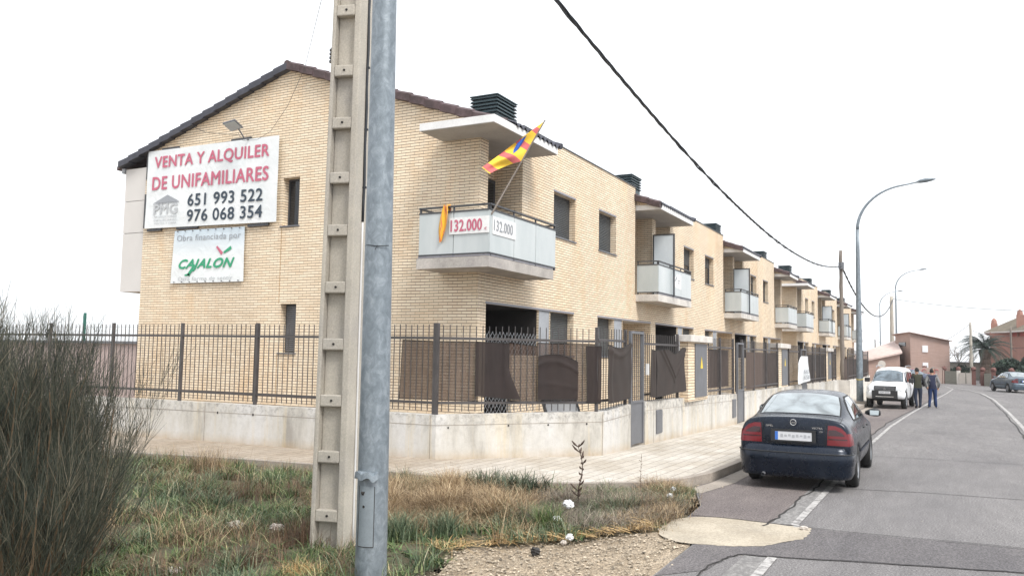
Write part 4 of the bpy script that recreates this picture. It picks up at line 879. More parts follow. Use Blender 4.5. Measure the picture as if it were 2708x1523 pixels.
# ------------------------------------------------------------------ near poles
cpole = thing('concrete_pole', (6.55, 5.30, -.05), 'tall weathered concrete power pole with ladder-like recesses, left of the lamp post', 'pole')
ang = R(196.5); nf = Vector((math.cos(ang), math.sin(ang), 0)); rt = Vector((0, 0, 1)).cross(nf)      # rt: to the right seen from the front
def cpt(u, d, z):      # u across front (-.5..+.5, + = viewer's right), d depth from the front face
    w = .355 - .0095 * z; dep = .33 - .002 * z; c = Vector((6.58, 5.30, 0)) + Vector((.012, .0, 0)) * z
    return c + rt * (u * w - .092 - .003 * z) + nf * (dep / 2 - d * dep) + Vector((0, 0, z))
mb = MB()
def cbox(u0, u1, d0, d1, z0, z1, dd0=None):
    v = [cpt(u0, d1, z0), cpt(u1, d1, z0), cpt(u1, d0, z0), cpt(u0, d0, z0), cpt(u0, d1, z1), cpt(u1, d1, z1), cpt(u1, d0, z1), cpt(u0, d0, z1)]
    mb.add(v, [(3, 2, 1, 0), (4, 5, 6, 7), (0, 1, 5, 4), (1, 2, 6, 5), (2, 3, 7, 6), (3, 0, 4, 7)])
ZS = [-.25, .30, .86, 1.40, 1.95, 2.51, 3.08, 3.61, 4.17, 4.71, 5.34]
zz = 5.34
while zz < 9.2: zz += .6; ZS.append(zz)
ua, ub = -.37, .28
cbox(-.5, ua, 0, 1, -.2, ZS[-1]); cbox(ub, .5, 0, 1, -.2, ZS[-1])
cbox(ua, ub, .26, .9, -.2, ZS[-1])
for z in ZS[1:]: cbox(ua, ub, .015, .26, z, z + .115)
mb.build('shaft', M['pole_concrete'], cpole, bevel=.012, fixn=True)
hm = MB()
for z in ZS[1:-1]: p = cpt(-.02, -.004, z + .06); hm.tube([p + nf * .002, p - nf * .03], .012, 8)
hm.build('bolt_hole', M['crack'], cpole)
ins = MB()
for i in range(4): p = cpt(-.55, .25, 4.88 + i * .04); ins.tube([p, p + Vector((0, 0, .02))], .035, 8); ins.tube([p + Vector((0, 0, .02)), p + Vector((0, 0, .04))], .018, 8)
ins.build('insulator', M['metal_dark'], cpole)
cb = thing('power_cable', tuple(cpt(.55, .7, 0)), 'thin black cable running down the right edge of the concrete pole', 'cable')
pts = [cpt(.54, .62, z) + rt * (.004 * math.sin(z * 9)) for z in np.linspace(3.25, 9, 30)]; MB().tube(pts, .015, 6).build('black_cable', M['cable'], cb, smooth=True)
pts = [cpt(.53, .62, z) for z in np.linspace(.02, 3.24, 14)]; MB().tube(pts, .011, 6).build('white_conduit', M['conduit_white'], cb, smooth=True)
mb = MB()
for z in (3.6, 4.2, 4.85): p = cpt(.55, .62, z); mb.bar(p - rt * .02, p + rt * .022, .02)
mb.build('clamp', M['cable'], cb)
# galvanised lamp post at the camera
lp = thing('lamp_post', (5.70, 4.28, -.02), 'thick galvanised steel lamp post close to the camera, with a dented service door', 'lamp post', 'galvanised lamp posts along the street')
MB().tube([(5.70 - .003 * max(z, 0), 4.28 + .004 * max(z, 0), z) for z in np.linspace(-.3, 8.6, 24)], [.132 - .0056 * max(z, 0) for z in np.linspace(-.3, 8.6, 24)], 32, cap=False).build('shaft', M['galvanised'], lp, smooth=True)
def around(a, z, r): return (5.70 + r * math.cos(a), 4.28 + r * math.sin(a), z)
dr = MB(); a0, a1 = R(160), R(222); n = 12; vs = []
for z in (.36, .845):
    for i in range(n + 1): vs.append(around(a0 + (a1 - a0) * i / n, z, .1365 - .0056 * z))
dr.add(vs, [(i, i + 1, n + 2 + i, n + 1 + i) for i in range(n)]); 
dr.build('service_door', M['galv_door'] if 'galv_door' in M else varied('galv_door', (.24, .28, .31), .5, 6, .15, 60, .06, metal=.3), lp, smooth=True)
ed = MB()
for aa in (a0, a1): ed.bar(around(aa, .36, .136 - .0018), around(aa, .845, .136 - .004), .004)
ed.tube([around(a0 + (a1 - a0) * i / n, .36, .1365 - .0028) for i in range(n + 1)], .003, 5); ed.tube([around(R(183), .68, .134), around(R(183), .68, .128)], .012, 8)
ed.tube([around(R(178), .80, .134), around(R(178), .78, .12)], .018, 6)
ed.build('door_gap', M['crack'], lp)
cap = MB(); vs = []
for j, (z, r) in enumerate(((.965, .133), (.955, .17), (.905, .175), (.90, .135))):
    for i in range(n + 1): aa = a0 - R(6) + (a1 - a0 + R(14)) * i / n; vs.append(around(aa, z + .012 * math.sin(i * 1.1) * (j in (1, 2)) - .012 * (i in (9, 10)), r))
cap.add(vs, [(j * (n + 1) + i, j * (n + 1) + i + 1, (j + 1) * (n + 1) + i + 1, (j + 1) * (n + 1) + i) for j in range(3) for i in range(n)]); cap.build('bent_rain_cap', M['galvanised'], lp)
wr = MB(); wr.tube([around(a, 2.83 + .006 * math.sin(a * 3), .127) for a in np.linspace(R(110), R(250), 14)], .004, 5); wr.tube([around(R(205), 2.83, .117), around(R(200), 2.79, .15)], .003, 5); wr.build('tie_wire', M['cable'], lp)
ar = MB(); zt = 8.6; P = [(5.675, 4.314, zt - .02)]
for i in range(13):
    t = i / 12 * R(78); P.append((5.70 + .1 * (1 - math.cos(t)), 4.28 - 1.9 * (1 - math.cos(t)), zt + 1.6 * math.sin(t)))
ar.tube(P, [.092 - .003 * i for i in range(len(P))], 10); ar.build('arm', M['galvanised'], lp, smooth=True)
# other lamp posts
def lamp(x, y, label, h0=7.75, r0=.15):
    g = gz(x); t = thing('lamp_post', (x, y, g), label, 'lamp post', 'galvanised lamp posts along the street')
    MB().tube([(x, y, z + g) for z in np.linspace(0, h0, 10)], [r0 - (r0 - .075) * z / h0 for z in np.linspace(0, h0, 10)], 16).build('shaft', M['galvanised'], t, smooth=True)
    P = []
    for i in range(15):
        a = i / 14 * R(80); P.append((x + .5 * (1 - math.cos(a)) * .8, y - 2.15 * (1 - math.cos(a)), h0 - .02 + g + 1.95 * math.sin(a)))
    e = P[-1]; P.append((e[0] + .12, e[1] - .62, e[2] + .12))
    MB().tube(P, [.072 - .0024 * i for i in range(len(P))], 10).build('arm', M['galvanised'], t, smooth=True)
    e = P[-1]; hd = MB(); q = []
    for s, w, h in ((0, .05, .04), (.12, .11, .08), (.35, .15, .10), (.6, .12, .07), (.74, .03, .02)):
        c = Vector((e[0] + .05 * s, e[1] - s, e[2] + .12 * s)); q += [c + Vector((-w, 0, 0)), c + Vector((-w * .6, 0, h)), c + Vector((w * .6, 0, h)), c + Vector((w, 0, 0)), c + Vector((0, 0, -h * .8))]
    hd.add(q, [(j * 5 + i, j * 5 + (i + 1) % 5, (j + 1) * 5 + (i + 1) % 5, (j + 1) * 5 + i) for j in range(4) for i in range(5)] + [(0, 1, 2, 3, 4), (24, 23, 22, 21, 20)]); hd.build('lamp_head', M['galvanised'], t, smooth=True, fixn=True)
    return t
t = lamp(39.5, 3.55, 'tall curved lamp post beside the white off-road car')
mb = MB(); mb.tube([(39.5 + .149 * math.cos(a), 3.55 + .149 * math.sin(a), 1.08 + .03 * math.cos(a)) for a in np.linspace(0, 6.28, 16)], .012, 5); mb.build('cord', M['sign_yellow'], t)
mb = MB(); mb.box(38.9, 40.3, 3.27, 3.95, gz(39) + .13, gz(39) + .2); mb.build('footing', M['kerb_stone'], t)
lamp(101, 5.25, 'distant curved lamp post beside the far concrete pole', 10.1, .13); lamp(132, 9.0, 'farthest curved lamp post, seen just right of the tall near-road lamp', 10.1, .09)
def wood_post(x, y, z1, label, r=.13, name='wooden_pole', mat='wood_pole', lean=(0, 0), cat='pole', group='utility poles down the street'):
    g = gz(x); t = thing(name, (x, y, g), label, cat, group); P = []; k = 16
    for i in range(k + 1): s = i / k; P.append((x + lean[0] * s + .012 * math.sin(i * 1.7), y + lean[1] * s + .012 * math.cos(i * 2.1), g - .1 + (z1 - g + .1) * s))
    MB().tube(P, [r * (1 - .35 * i / k) * (1 + .05 * math.sin(i * 2.7)) for i in range(k + 1)], 10).build('shaft', M[mat], t, smooth=True); return t
wp = wood_post(53.3, 5.72, 8.44, 'slender weathered wooden pole in front of the far houses', .145, lean=(0, .03))
mb = MB(); mb.bar((53.0, 5.7, 7.48), (53.6, 5.7, 7.48), .08); mb.tube([(53.1, 5.70, 7.3), (53.1, 5.70, 7.7)], .16, 8); mb.build('wire_clamp', M['metal_grey'], wp)
wood_post(102, 5.75, 8.97, 'far square concrete power pole left of the distant lamp post', .27, 'concrete_pole', 'pole_concrete')
wood_post(93.9, -1.78, 5.75, 'thin grey pole in front of the palm tree', .16, 'utility_pole', 'pole_concrete'); wood_post(98.6, -5.45, 5.46, 'short pole with hanging dark cable at the right edge', .13, 'utility_pole', 'wood_pole')
wood_post(140, 10.3, 5.0, 'tiny far pole left of the distant lamp post', .12, 'utility_pole', 'wood_pole')
# ------------------------------------------------------------------ overhead cables
def cable(label, p0, p1, sag, r, strands=1, n=60, name='overhead_cable', tw=0.03, pitch=.8):
    p0, p1 = Vector(p0), Vector(p1); t = thing(name, tuple(p0), label, 'cable', 'overhead cables'); P = []
    for i in range(n + 1): s = i / n; P.append(p0.lerp(p1, s) - Vector((0, 0, 4 * sag * s * (1 - s))))
    if strands == 1: MB().tube(P, r, 5).build('strand', M['cable'], t); return
    L = (p1 - p0).length
    for k in range(strands):
        Q = []
        for i, p in enumerate(P):
            ph = i / n * L / pitch * 2 * math.pi + k * 2 * math.pi / strands; lo = .03 * (.5 + .5 * math.sin(i * .09)) if k == 2 else 0
            Q.append(p + Vector((0, math.cos(ph) * tw, math.sin(ph) * tw - lo)))
        MB().tube(Q, r, 5).build('strand', M['cable'], t)
cable('thick twisted black cable sweeping down from top centre to the wooden pole', (6.6, 5.2, 8.0), (53.1, 5.70, 7.49), 1.6, .020, 3, 300, tw=.016, pitch=1.6)
cable('twisted cable from the wooden pole down to the far concrete pole', (53.3, 5.70, 7.49), (102, 5.6, 8.6), 2.4, .035, 2, 80, tw=.03)
cable('single line from the far concrete pole across the sky to the right', (102, 5.6, 8.7), (96, -22, 7.6), 1.1, .028)
cable('thin line from the grey pole down to the brick building', (93.9, -1.78, 5.6), (112, 6.0, 2.4), .8, .022)
cable('thin line from the grey pole to the pole at the right edge', (93.9, -1.78, 5.0), (98.6, -5.45, 4.6), .3, .022)
cable('thin line at the right edge from the short pole off to the right', (98.6, -5.45, 3.3), (99, -18, 5.2), .3, .022)
cable('thin lines crossing low between the far poles', (93.9, -1.78, 2.5), (140, 10.3, 4.8), .6, .02)
cable('faint line from the tiny far pole towards the houses', (140, 10.3, 4.9), (100, 20, 3.6), .3, .02)
t = thing('light_wire', (XG - .3, 15.9, 7.3), 'thin loose wire from the floodlight up across the gable into the sky', 'cable')
P = [Vector((14.95, 15.75, 7.35)), Vector((14.93, 15.55, 7.13)), Vector((14.95, 15.1, 7.1)), Vector((14.9, 14.6, 7.25)), Vector((13.5, 12.75, 7.28)), Vector((12.0, 10.94, 7.38)), Vector((9.0, 7.92, 7.05)), Vector((6.6, 5.3, 8.6))]
MB().tube([P[i].lerp(P[i + 1], k / 4) for i in range(7) for k in range(4)] + [P[-1]], .0045, 5).build('wire', M['cable'], t)
P = [(15.3, 18.0, 7.92), (15.3, 17.3, 7.62), (15.3, 16.6, 7.50), (15.3, 16.1, 7.42)]; MB().tube(P, .006, 5).build('wire', M['cable'], t)
# ------------------------------------------------------------------ vegetation
def blades(name, N, posf, hf, mat, lean=.5, w=.004, seg=3, droop=.5, col=None):
    """N narrow curved blades in one mesh; posf() gives x, y, z arrays, hf() the heights"""
    x, y, z = posf(N); N = len(x); h = hf(N) * (.55 + .9 * (.5 + .5 * np.sin(x * 5.1 + np.sin(y * 3.7) * 2) * np.cos(y * 4.3 + x))) if N > 2000 else hf(N); az = rng.uniform(0, 2 * np.pi, N); ln = rng.normal(lean, lean * .5, N) * h; wv = rng.uniform(.6, 1.4, N) * w
    side = az + np.pi / 2 + rng.normal(0, .5, N); V = np.zeros((N, (seg + 1) * 2, 3))
    for k in range(seg + 1):
        t = k / seg; cx = x + np.cos(az) * ln * t ** 1.7; cy = y + np.sin(az) * ln * t ** 1.7; cz = z + h * (t - droop * .5 * t ** 3 * np.abs(ln / (h + 1e-6)))
        ww = wv * (1 - .85 * t)
        V[:, 2 * k] = np.stack([cx - np.cos(side) * ww, cy - np.sin(side) * ww, cz], 1); V[:, 2 * k + 1] = np.stack([cx + np.cos(side) * ww, cy + np.sin(side) * ww, cz], 1)
    nv = (seg + 1) * 2; base = (np.arange(N) * nv)[:, None]; q = np.array([[2 * k, 2 * k + 1, 2 * k + 3, 2 * k + 2] for k in range(seg)]).reshape(-1)
    F = (base + q[None, :]).reshape(-1)
    me = bpy.data.meshes.new(name); me.vertices.add(N * nv); me.vertices.foreach_set('co', V.reshape(-1)); nf_ = N * seg
    me.loops.add(nf_ * 4); me.loops.foreach_set('vertex_index', F.astype(np.int32)); me.polygons.add(nf_); me.polygons.foreach_set('loop_start', np.arange(nf_, dtype=np.int32) * 4)
    at = me.attributes.new('tone', 'FLOAT', 'POINT'); tone = np.repeat(rng.uniform(0, 1, N), nv); at.data.foreach_set('value', tone.astype(np.float32))
    me.update(calc_edges=True); me.validate(); me.materials.append(mat); o = bpy.data.objects.new(name, me); COL.objects.link(o); return o
def leaf_mat(name, stops, rough=.7, trans=.15):
    m, n, l, bs = nt(name); a = n.new("ShaderNodeAttribute"); a.attribute_name = 'tone'; r = ramp(n, stops); l.new(a.outputs['Fac'], r.inputs[0])
    p = noise(n, l, posn(n, l), 1.6, 4); rp = ramp(n, [(.3, .75), (.7, 1.25)]); l.new(p.outputs[0], rp.inputs[0]); c = mixc(n, l, 1.0, r.outputs[0], rp.outputs[0], 'MULTIPLY')
    l.new(c, bs.inputs['Base Color']); bs.inputs['Roughness'].default_value = rough; MATS[name] = m; return m
leaf_mat('grass_green', [(0, (.02, .042, .012)), (.35, (.06, .105, .03)), (.7, (.115, .175, .06)), (.9, (.22, .24, .11)), (1, (.44, .36, .19))])
leaf_mat('grass_blue', [(0, (.025, .05, .025)), (.5, (.085, .13, .07)), (.85, (.19, .235, .14)), (1, (.42, .38, .25))])
leaf_mat('grass_dry', [(0, (.09, .055, .03)), (.35, (.22, .145, .075)), (.7, (.40, .29, .165)), (1, (.62, .50, .33))])
leaf_mat('grass_rust', [(0, (.07, .045, .032)), (.6, (.15, .09, .055)), (1, (.24, .15, .08))])
leaf_mat('straw_mat', [(0, (.30, .17, .055)), (.5, (.42, .28, .12)), (1, (.55, .42, .24))])
leaf_mat('broom', [(0, (.014, .020, .014)), (.35, (.038, .047, .034)), (.7, (.078, .086, .062)), (.9, (.13, .12, .08)), (1, (.30, .25, .18))], .6)
leaf_mat('broom_leaf', [(0, (.02, .035, .02)), (.6, (.06, .085, .05)), (1, (.13, .15, .09))])
varied('broom_brown', (.16, .105, .06), .8, 3, .5, 30, .3)
# patch of rough ground between the camera and the pavement
def kerb_x(y):      # outer kerb face, x for a given y
    pts = [(p[1], p[0]) for p in KERB if p[0] < 12.0]; pts.sort(); ys = [p[0] for p in pts]; xs = [p[1] for p in pts]
    return np.interp(y, ys, xs)
def edge_y(x):      # southern limit of the grass
    return np.interp(x, [3, 6.2, 7.2, 8.0, 8.6, 9.2, 10.1, 11.0, 11.6, 12.3], [4.3, 4.15, 4.35, 3.62, 3.25, 3.02, 3.02, 3.15, 3.35, 3.6])
def bumpy(x, y):
    return .03 * np.sin(x * 1.3 + 1) * np.cos(y * 1.1) + .02 * np.sin(x * 3.1) * np.sin(y * 2.7 + .5) + .012 * np.sin(x * 7 + y * 5)
mb = MB(); nx, ny = 90, 120; X0, X1_, Y0, Y1 = 2.0, 12.2, 2.6, 22.0; vs = []
for j in range(ny + 1):
    for i in range(nx + 1):
        y = Y0 + (Y1 - Y0) * j / ny; x = X0 + (X1_ - X0) * i / nx; xk = float(kerb_x(y)); ye = float(edge_y(x))
        f = min(1, max(0, (xk - x) / .5)) * min(1, max(0, (y - ye - .02) / .45)); z = -.03 + f * (.06 + float(bumpy(x, y)))
        if x > xk: z = -.06
        if y < ye - .3: z = -.04
        vs.append((x, y, z))
mb.add(vs, [(j * (nx + 1) + i, j * (nx + 1) + i + 1, (j + 1) * (nx + 1) + i + 1, (j + 1) * (nx + 1) + i) for j in range(ny) for i in range(nx)])
m, n, l, bs = nt('soil'); p = posn(n, l); a = noise(n, l, p, 2.2, 6, .7); r1 = ramp(n, [(.3, (.045, .05, .025)), (.5, (.10, .085, .05)), (.7, (.19, .145, .09))]); l.new(a.outputs[0], r1.inputs[0]); b = noise(n, l, p, 45, 5, .8); rb = ramp(n, [(.3, .6), (.7, 1.4)]); l.new(b.outputs[0], rb.inputs[0]); l.new(mixc(n, l, 1.0, r1.outputs[0], rb.outputs[0], 'MULTIPLY'), bs.inputs['Base Color']); bs.inputs['Roughness'].default_value = .95; bump(n, l, bs, b.outputs[0], .8, .02)
o = mb.build('soil_ground', m, smooth=True); tag(o, kind='structure')
def region(N, fn=None, x0=2.2, x1=12, y0=3.0, y1=17, cl=0, spread=.06):
    """random positions inside the rough ground, grouped in tufts when cl > 0"""
    X = np.zeros(0); Y = np.zeros(0)
    while len(X) < N:
        if cl: k = int(N / cl) + 50; cx = rng.uniform(x0, x1, k); cy = rng.uniform(y0, y1, k)
        else: k = N; cx = rng.uniform(x0, x1, k); cy = rng.uniform(y0, y1, k)
        ok = (cx < kerb_x(cy) - .03) & (cy > edge_y(cx)) 
        if fn is not None: ok &= rng.uniform(0, 1, k) < fn(cx, cy)
        cx, cy = cx[ok], cy[ok]
        if cl: cx = np.repeat(cx, cl) + rng.normal(0, spread, len(cx) * cl); cy = np.repeat(cy, cl) + rng.normal(0, spread, len(cy) * cl)
        X = np.concatenate([X, cx]); Y = np.concatenate([Y, cy])
    X, Y = X[:N], Y[:N]; g = (X < kerb_x(Y) - .02) & (Y > edge_y(X) - .12); X, Y = X[g], Y[g]; return X, Y, .02 + bumpy(X, Y)
def nz(x, y, s, o=0): return .5 + .5 * np.sin(x * s + o + 1.7 * np.sin(y * s * .8 + o)) * np.cos(y * s * 1.1 - o + np.sin(x * s * .6))
dryz = lambda x, y: np.clip(1.3 - ((x - 8.9) / 1.3) ** 2 - ((y - 5.7) / 1.3) ** 2, 0, 1) * (.35 + .65 * (nz(x, y, 2.6, 3) > .38)) + .04 * (nz(x, y, 2.1) > .7)
grnz = lambda x, y: np.clip(1 - dryz(x, y) * .9, .05, 1) * (.35 + .65 * (nz(x, y, 1.4, 2) > .35))
near = lambda x, y: np.clip(1.6 - (x - 5) / 8, .3, 1)
tag(blades('grass', 52000, lambda N: region(N, grnz, cl=44, spread=.06), lambda N: rng.uniform(.05, .19, N), M['grass_green'], lean=1.1, w=.0052), kind='stuff', label='short green weeds and grass on the rough ground')
tag(blades('grass', 26000, lambda N: region(N, lambda x, y: grnz(x, y) * (nz(x, y, 2.4, 5) > .55), cl=40, spread=.08), lambda N: rng.uniform(.10, .26, N), M['grass_blue'], lean=.8, w=.0045), kind='stuff', label='grey-green grass tufts')
tag(blades('dry_grass', 34000, lambda N: region(N, dryz, cl=55, spread=.075), lambda N: rng.uniform(.08, .34, N), M['grass_dry'], lean=.95, w=.0030), kind='stuff', label='dry straw-coloured grass near the kerb')
tag(blades('dry_grass', 16000, lambda N: region(N, lambda x, y: .03 + .7 * ((nz(x, y, 1.9, 9) > .68)), cl=60, spread=.10), lambda N: rng.uniform(.08, .30, N), M['grass_rust'], lean=.9, w=.0026), kind='stuff', label='rust-brown dead weeds')
tag(blades('dry_grass', 3000, lambda N: region(N, lambda x, y: (np.abs(x - kerb_x(y)) < .45) * 1.0, cl=14, spread=.05), lambda N: rng.uniform(.06, .24, N), M['grass_dry'], lean=.35, w=.0024), kind='stuff', label='weeds along the kerb')
leaf_mat('grass_grey', [(0, (.06, .05, .038)), (.4, (.15, .125, .095)), (.8, (.29, .245, .19)), (1, (.46, .40, .32))])
greyz = lambda x, y: np.clip(1.4 - ((x - 9.7) / 1.3) ** 2 - ((y - 3.85) / .75) ** 2, 0, 1) * (nz(x, y, 3.1, 6) > .3)
tag(blades('dead_weeds', 17000, lambda N: region(N, greyz, cl=48, spread=.09), lambda N: rng.uniform(.05, .24, N), M['grass_grey'], lean=1.2, w=.0028), kind='stuff', label='grey-brown tangle of dead weeds right of the dry grass')
tag(blades('weeds', 2400, lambda N: region(N, lambda x, y: dryz(x, y) + greyz(x, y), cl=16, spread=.06), lambda N: rng.uniform(.04, .16, N), M['grass_green'], lean=1.3, w=.010), kind='stuff', label='green leaves among the dead weeds')
# strip of weeds beyond the grass edge by the car park entrance
def strip(N):
    x = rng.uniform(9.0, 12.1, N); return x, edge_y(x) + rng.normal(.12, .12, N) + (rng.uniform(0, 1, N) ** 2) * .5, 0 * x
tag(blades('dry_grass', 9000, strip, lambda N: rng.uniform(.05, .22, N), M['grass_dry'], lean=.8, w=.0026), kind='stuff', label='flattened dry grass beside the parking strip')
tag(blades('grass', 3000, lambda N: (rng.normal(11.6, .16, N), rng.normal(3.42, .07, N), 0 * np.zeros(N)), lambda N: rng.uniform(.04, .13, N), M['grass_green'], lean=.9, w=.004), kind='stuff', label='green weed clump by the kerb')
tag(blades('weeds', 5200, lambda N: region(N, lambda x, y: grnz(x, y) * (nz(x, y, 3.3, 1) > .5), cl=13, spread=.05), lambda N: rng.uniform(.03, .10, N), M['grass_green'], lean=1.5, w=.016, seg=3), kind='stuff', label='broad-leaved green weeds')
# tufts that stand out
def tuft(x, y, label, mat, n=260, h=(.18, .38), lean=.55, spread=.08, w=.004, name='grass_tuft'):
    o = blades(name, n, lambda N: (rng.normal(x, spread, N), rng.normal(y, spread, N), np.full(N, .03)), lambda N: rng.uniform(h[0], h[1], N), M[mat], lean=lean, w=w); tag(o, label, 'grass tuft', 'larger grass tufts'); return o
tuft(8.35, 3.93, 'bright green grass tuft at the right of the dry grass', 'grass_green', 420, (.16, .36))
tuft(7.55, 4.75, 'grey-green grass tuft in front of the dry grass', 'grass_blue', 420, (.14, .34)); tuft(7.2, 5.05, 'grey-green grass tuft just right of the lamp post', 'grass_blue', 420, (.14, .36))
tuft(9.95, 5.65, 'dark leafy weed clump against the pavement, left one', 'broom_leaf', 380, (.14, .40), .55, .13, .011); tuft(10.0, 5.05, 'dark green leafy clump between the dark weed and the seed stalk', 'broom_leaf', 460, (.14, .42), .6, .15, .011)
tuft(6.5, 5.75, 'rust-brown dead weeds round the foot of the concrete pole', 'grass_rust', 700, (.12, .36), .4, .20, .0026); tuft(9.4, 10.2, 'tall dry weeds by the pavement left of the concrete pole', 'grass_dry', 300, (.2, .55), .4, .15, .002)
tuft(8.0, 8.0, 'rust-brown clump in the green weeds left of the concrete pole', 'grass_rust', 500, (.12, .34), .5, .2, .003); tuft(5.6, 4.95, 'orange-brown dead tuft at the foot of the lamp post', 'straw_mat', 300, (.06, .16), 1.0, .10, .003)
# straw, stones and litter
def flat_straw(N):
    x = rng.uniform(7.0, 9.2, N); return x, edge_y(x) + np.abs(rng.normal(.05, .16, N)), np.full(N, .03)
tag(blades('straw', 520, flat_straw, lambda N: rng.uniform(.03, .09, N), M['straw_mat'], lean=3.2, w=.006, droop=.3), kind='stuff', label='broken yellow straw along the gravel edge')
mb = MB()
for i in range(90):
    x = random.uniform(7.6, 9.3); y = float(edge_y(x)) + abs(random.gauss(.02, .13)); a = random.uniform(-.9, .9) + (math.pi / 2 if random.random() < .25 else 0); L = random.uniform(.06, .26); z = random.uniform(.03, .08)
    p = Vector((x, y, z)); d = Vector((-math.sin(a) * .4, math.cos(a), 0)) * L; mb.tube([p - d * .5, p + Vector((random.uniform(-.02, .02), 0, .02)), p + d * .5 + Vector((0, 0, random.uniform(-.01, .05)))], [.004, .0065, .003], 4)
plain('straw_stem', (.47, .33, .16), .7)
tag(mb.build('straw', M['straw_stem']), kind='stuff', label='thick yellow straw stems along the gravel edge')
def stones(name, N, posf, sz, mat, label=None):
    mb = MB(); x, y = posf(N)
    for i in range(N):
        s = sz[0] * (sz[1] / sz[0]) ** (random.random() ** 3.2); c = (x[i], y[i], gz(x[i]) + s * .1); v = []
        for dx, dy, dz in ((-1, 0, 0), (1, 0, 0), (0, -1, 0), (0, 1, 0), (0, 0, -.5), (0, 0, .6)):
            v.append((c[0] + s * (dx * random.uniform(.6, 1.2) + random.uniform(-.2, .2)), c[1] + s * (dy * random.uniform(.6, 1.2) + random.uniform(-.2, .2)), c[2] + s * dz * random.uniform(.6, 1.1)))
        mb.add(v, [(0, 2, 5), (2, 1, 5), (1, 3, 5), (3, 0, 5), (2, 0, 4), (1, 2, 4), (3, 1, 4), (0, 3, 4)])
    o = mb.build(name, mat); tag(o, label, kind='stuff'); return o
varied('stone_mix', (.46, .39, .30), .9, 18, 1.1, 60, .5)
def gpos(N):
    x = rng.uniform(4.6, 8.9, N * 3); y = rng.uniform(2.0, 4.4, N * 3); ok = (y < edge_y(x) + .05) & (y > np.interp(x, [4, 6.2, 7.28, 8.7, 9.2], [3.0, 2.75, 2.40, 2.5, 2.95]) - .06 * rng.uniform(-1, 2, N * 3)); return x[ok][:N], y[ok][:N]
x, y = gpos(9000); K = len(x); stones('gravel', K, lambda N: (x, y), (.0035, .026), M['stone_mix'], 'pale gravel and chippings at the road edge')
def kpos(N):
    x = rng.uniform(10.9, 13.2, N); return x, np.interp(x, [10.5, 11.6, 12.3, 13.3], [3.4, 3.45, 3.3, 3.15]) + rng.normal(0, .09, N)
stones('gravel', 420, kpos, (.004, .028), M['stone_mix'], 'chippings gathered along the kerb'); stones('gravel', 260, lambda N: (rng.uniform(7.3, 16, N), rng.uniform(-2, 2.9, N)), (.003, .008), M['stone_mix'], 'loose grit on the asphalt')
def rock(x, y, s, mat, label, name='stone', z=.02, sq=.7, cat='stone', group=None):
    bm = bmesh.new(); bmesh.ops.create_icosphere(bm, subdivisions=3, radius=s)
    for v in bm.verts:
        d = v.co.normalized(); k = 1 + .22 * math.sin(d.x * 5 + x * 9) * math.cos(d.y * 4 + y * 7) + .12 * math.sin(d.z * 9 + d.x * 7)
        v.co = Vector((d.x * k * s, d.y * k * s * .8, d.z * k * s * sq))
    me = bpy.data.meshes.new(name); bm.to_mesh(me); bm.free(); me.materials.append(mat); o = bpy.data.objects.new(name, me); COL.objects.link(o); o.location = (x, y, z + s * sq * .4); tag(o, label, cat, group); return o
varied('black_stone', (.03, .028, .027), .6, 20, .4, 60, .2, bmp=.5); varied('pale_stone', (.55, .50, .45), .9, 12, .3, 60, .2, bmp=.4)
rock(7.44, 3.62, .055, M['black_stone'], 'black lump lying on the gravel'); rock(6.9, 5.15 + 1.3, .09, M['pale_stone'], 'pale rock in the weeds left of the concrete pole', sq=.5); rock(6.75, 6.9, .10, M['pale_stone'], 'larger pale rock in the weeds left of the concrete pole', sq=.5)
rock(5.05, 5.85, .11, M['pale_stone'], 'white stone at the foot of the big bush', sq=.5); rock(7.95, 3.55, .035, M['pale_stone'], 'small pale stone at the gravel edge'); rock(10.1, 3.05, .06, M['pale_stone'], 'stone lump at the tip of the concrete patch', sq=.4).location = (10.12, 1.52, .02)
plain('litter_white', (.72, .73, .75), .4)
def litter(x, y, s, label, z=.06):
    z += .05
    bm = bmesh.new(); bmesh.ops.create_icosphere(bm, subdivisions=3, radius=s); rr = random.Random(int(x * 100))
    for v in bm.verts: v.co *= rr.uniform(.55, 1.2)
    for v in bm.verts: v.co.z *= .85
    me = bpy.data.meshes.new('plastic_bag'); bm.to_mesh(me); bm.free(); me.materials.append(M['litter_white']); o = bpy.data.objects.new('plastic_bag', me); COL.objects.link(o); o.location = (x, y, z); tag(o, label, 'litter', 'white litter in the weeds')
litter(9.05, 3.98, .06, 'crumpled white bag in the weeds below the seed stalk', .16); litter(8.45, 3.85, .05, 'crumpled pale bag lower left of the seed stalk', .10); litter(10.85, 3.32, .045, 'white scrap near the end of the kerb curve'); litter(11.35, 3.42, .05, 'white crumpled paper beside the green clump at the kerb'); litter(8.0, 3.5, .04, 'white scrap among the yellow straw', .03)
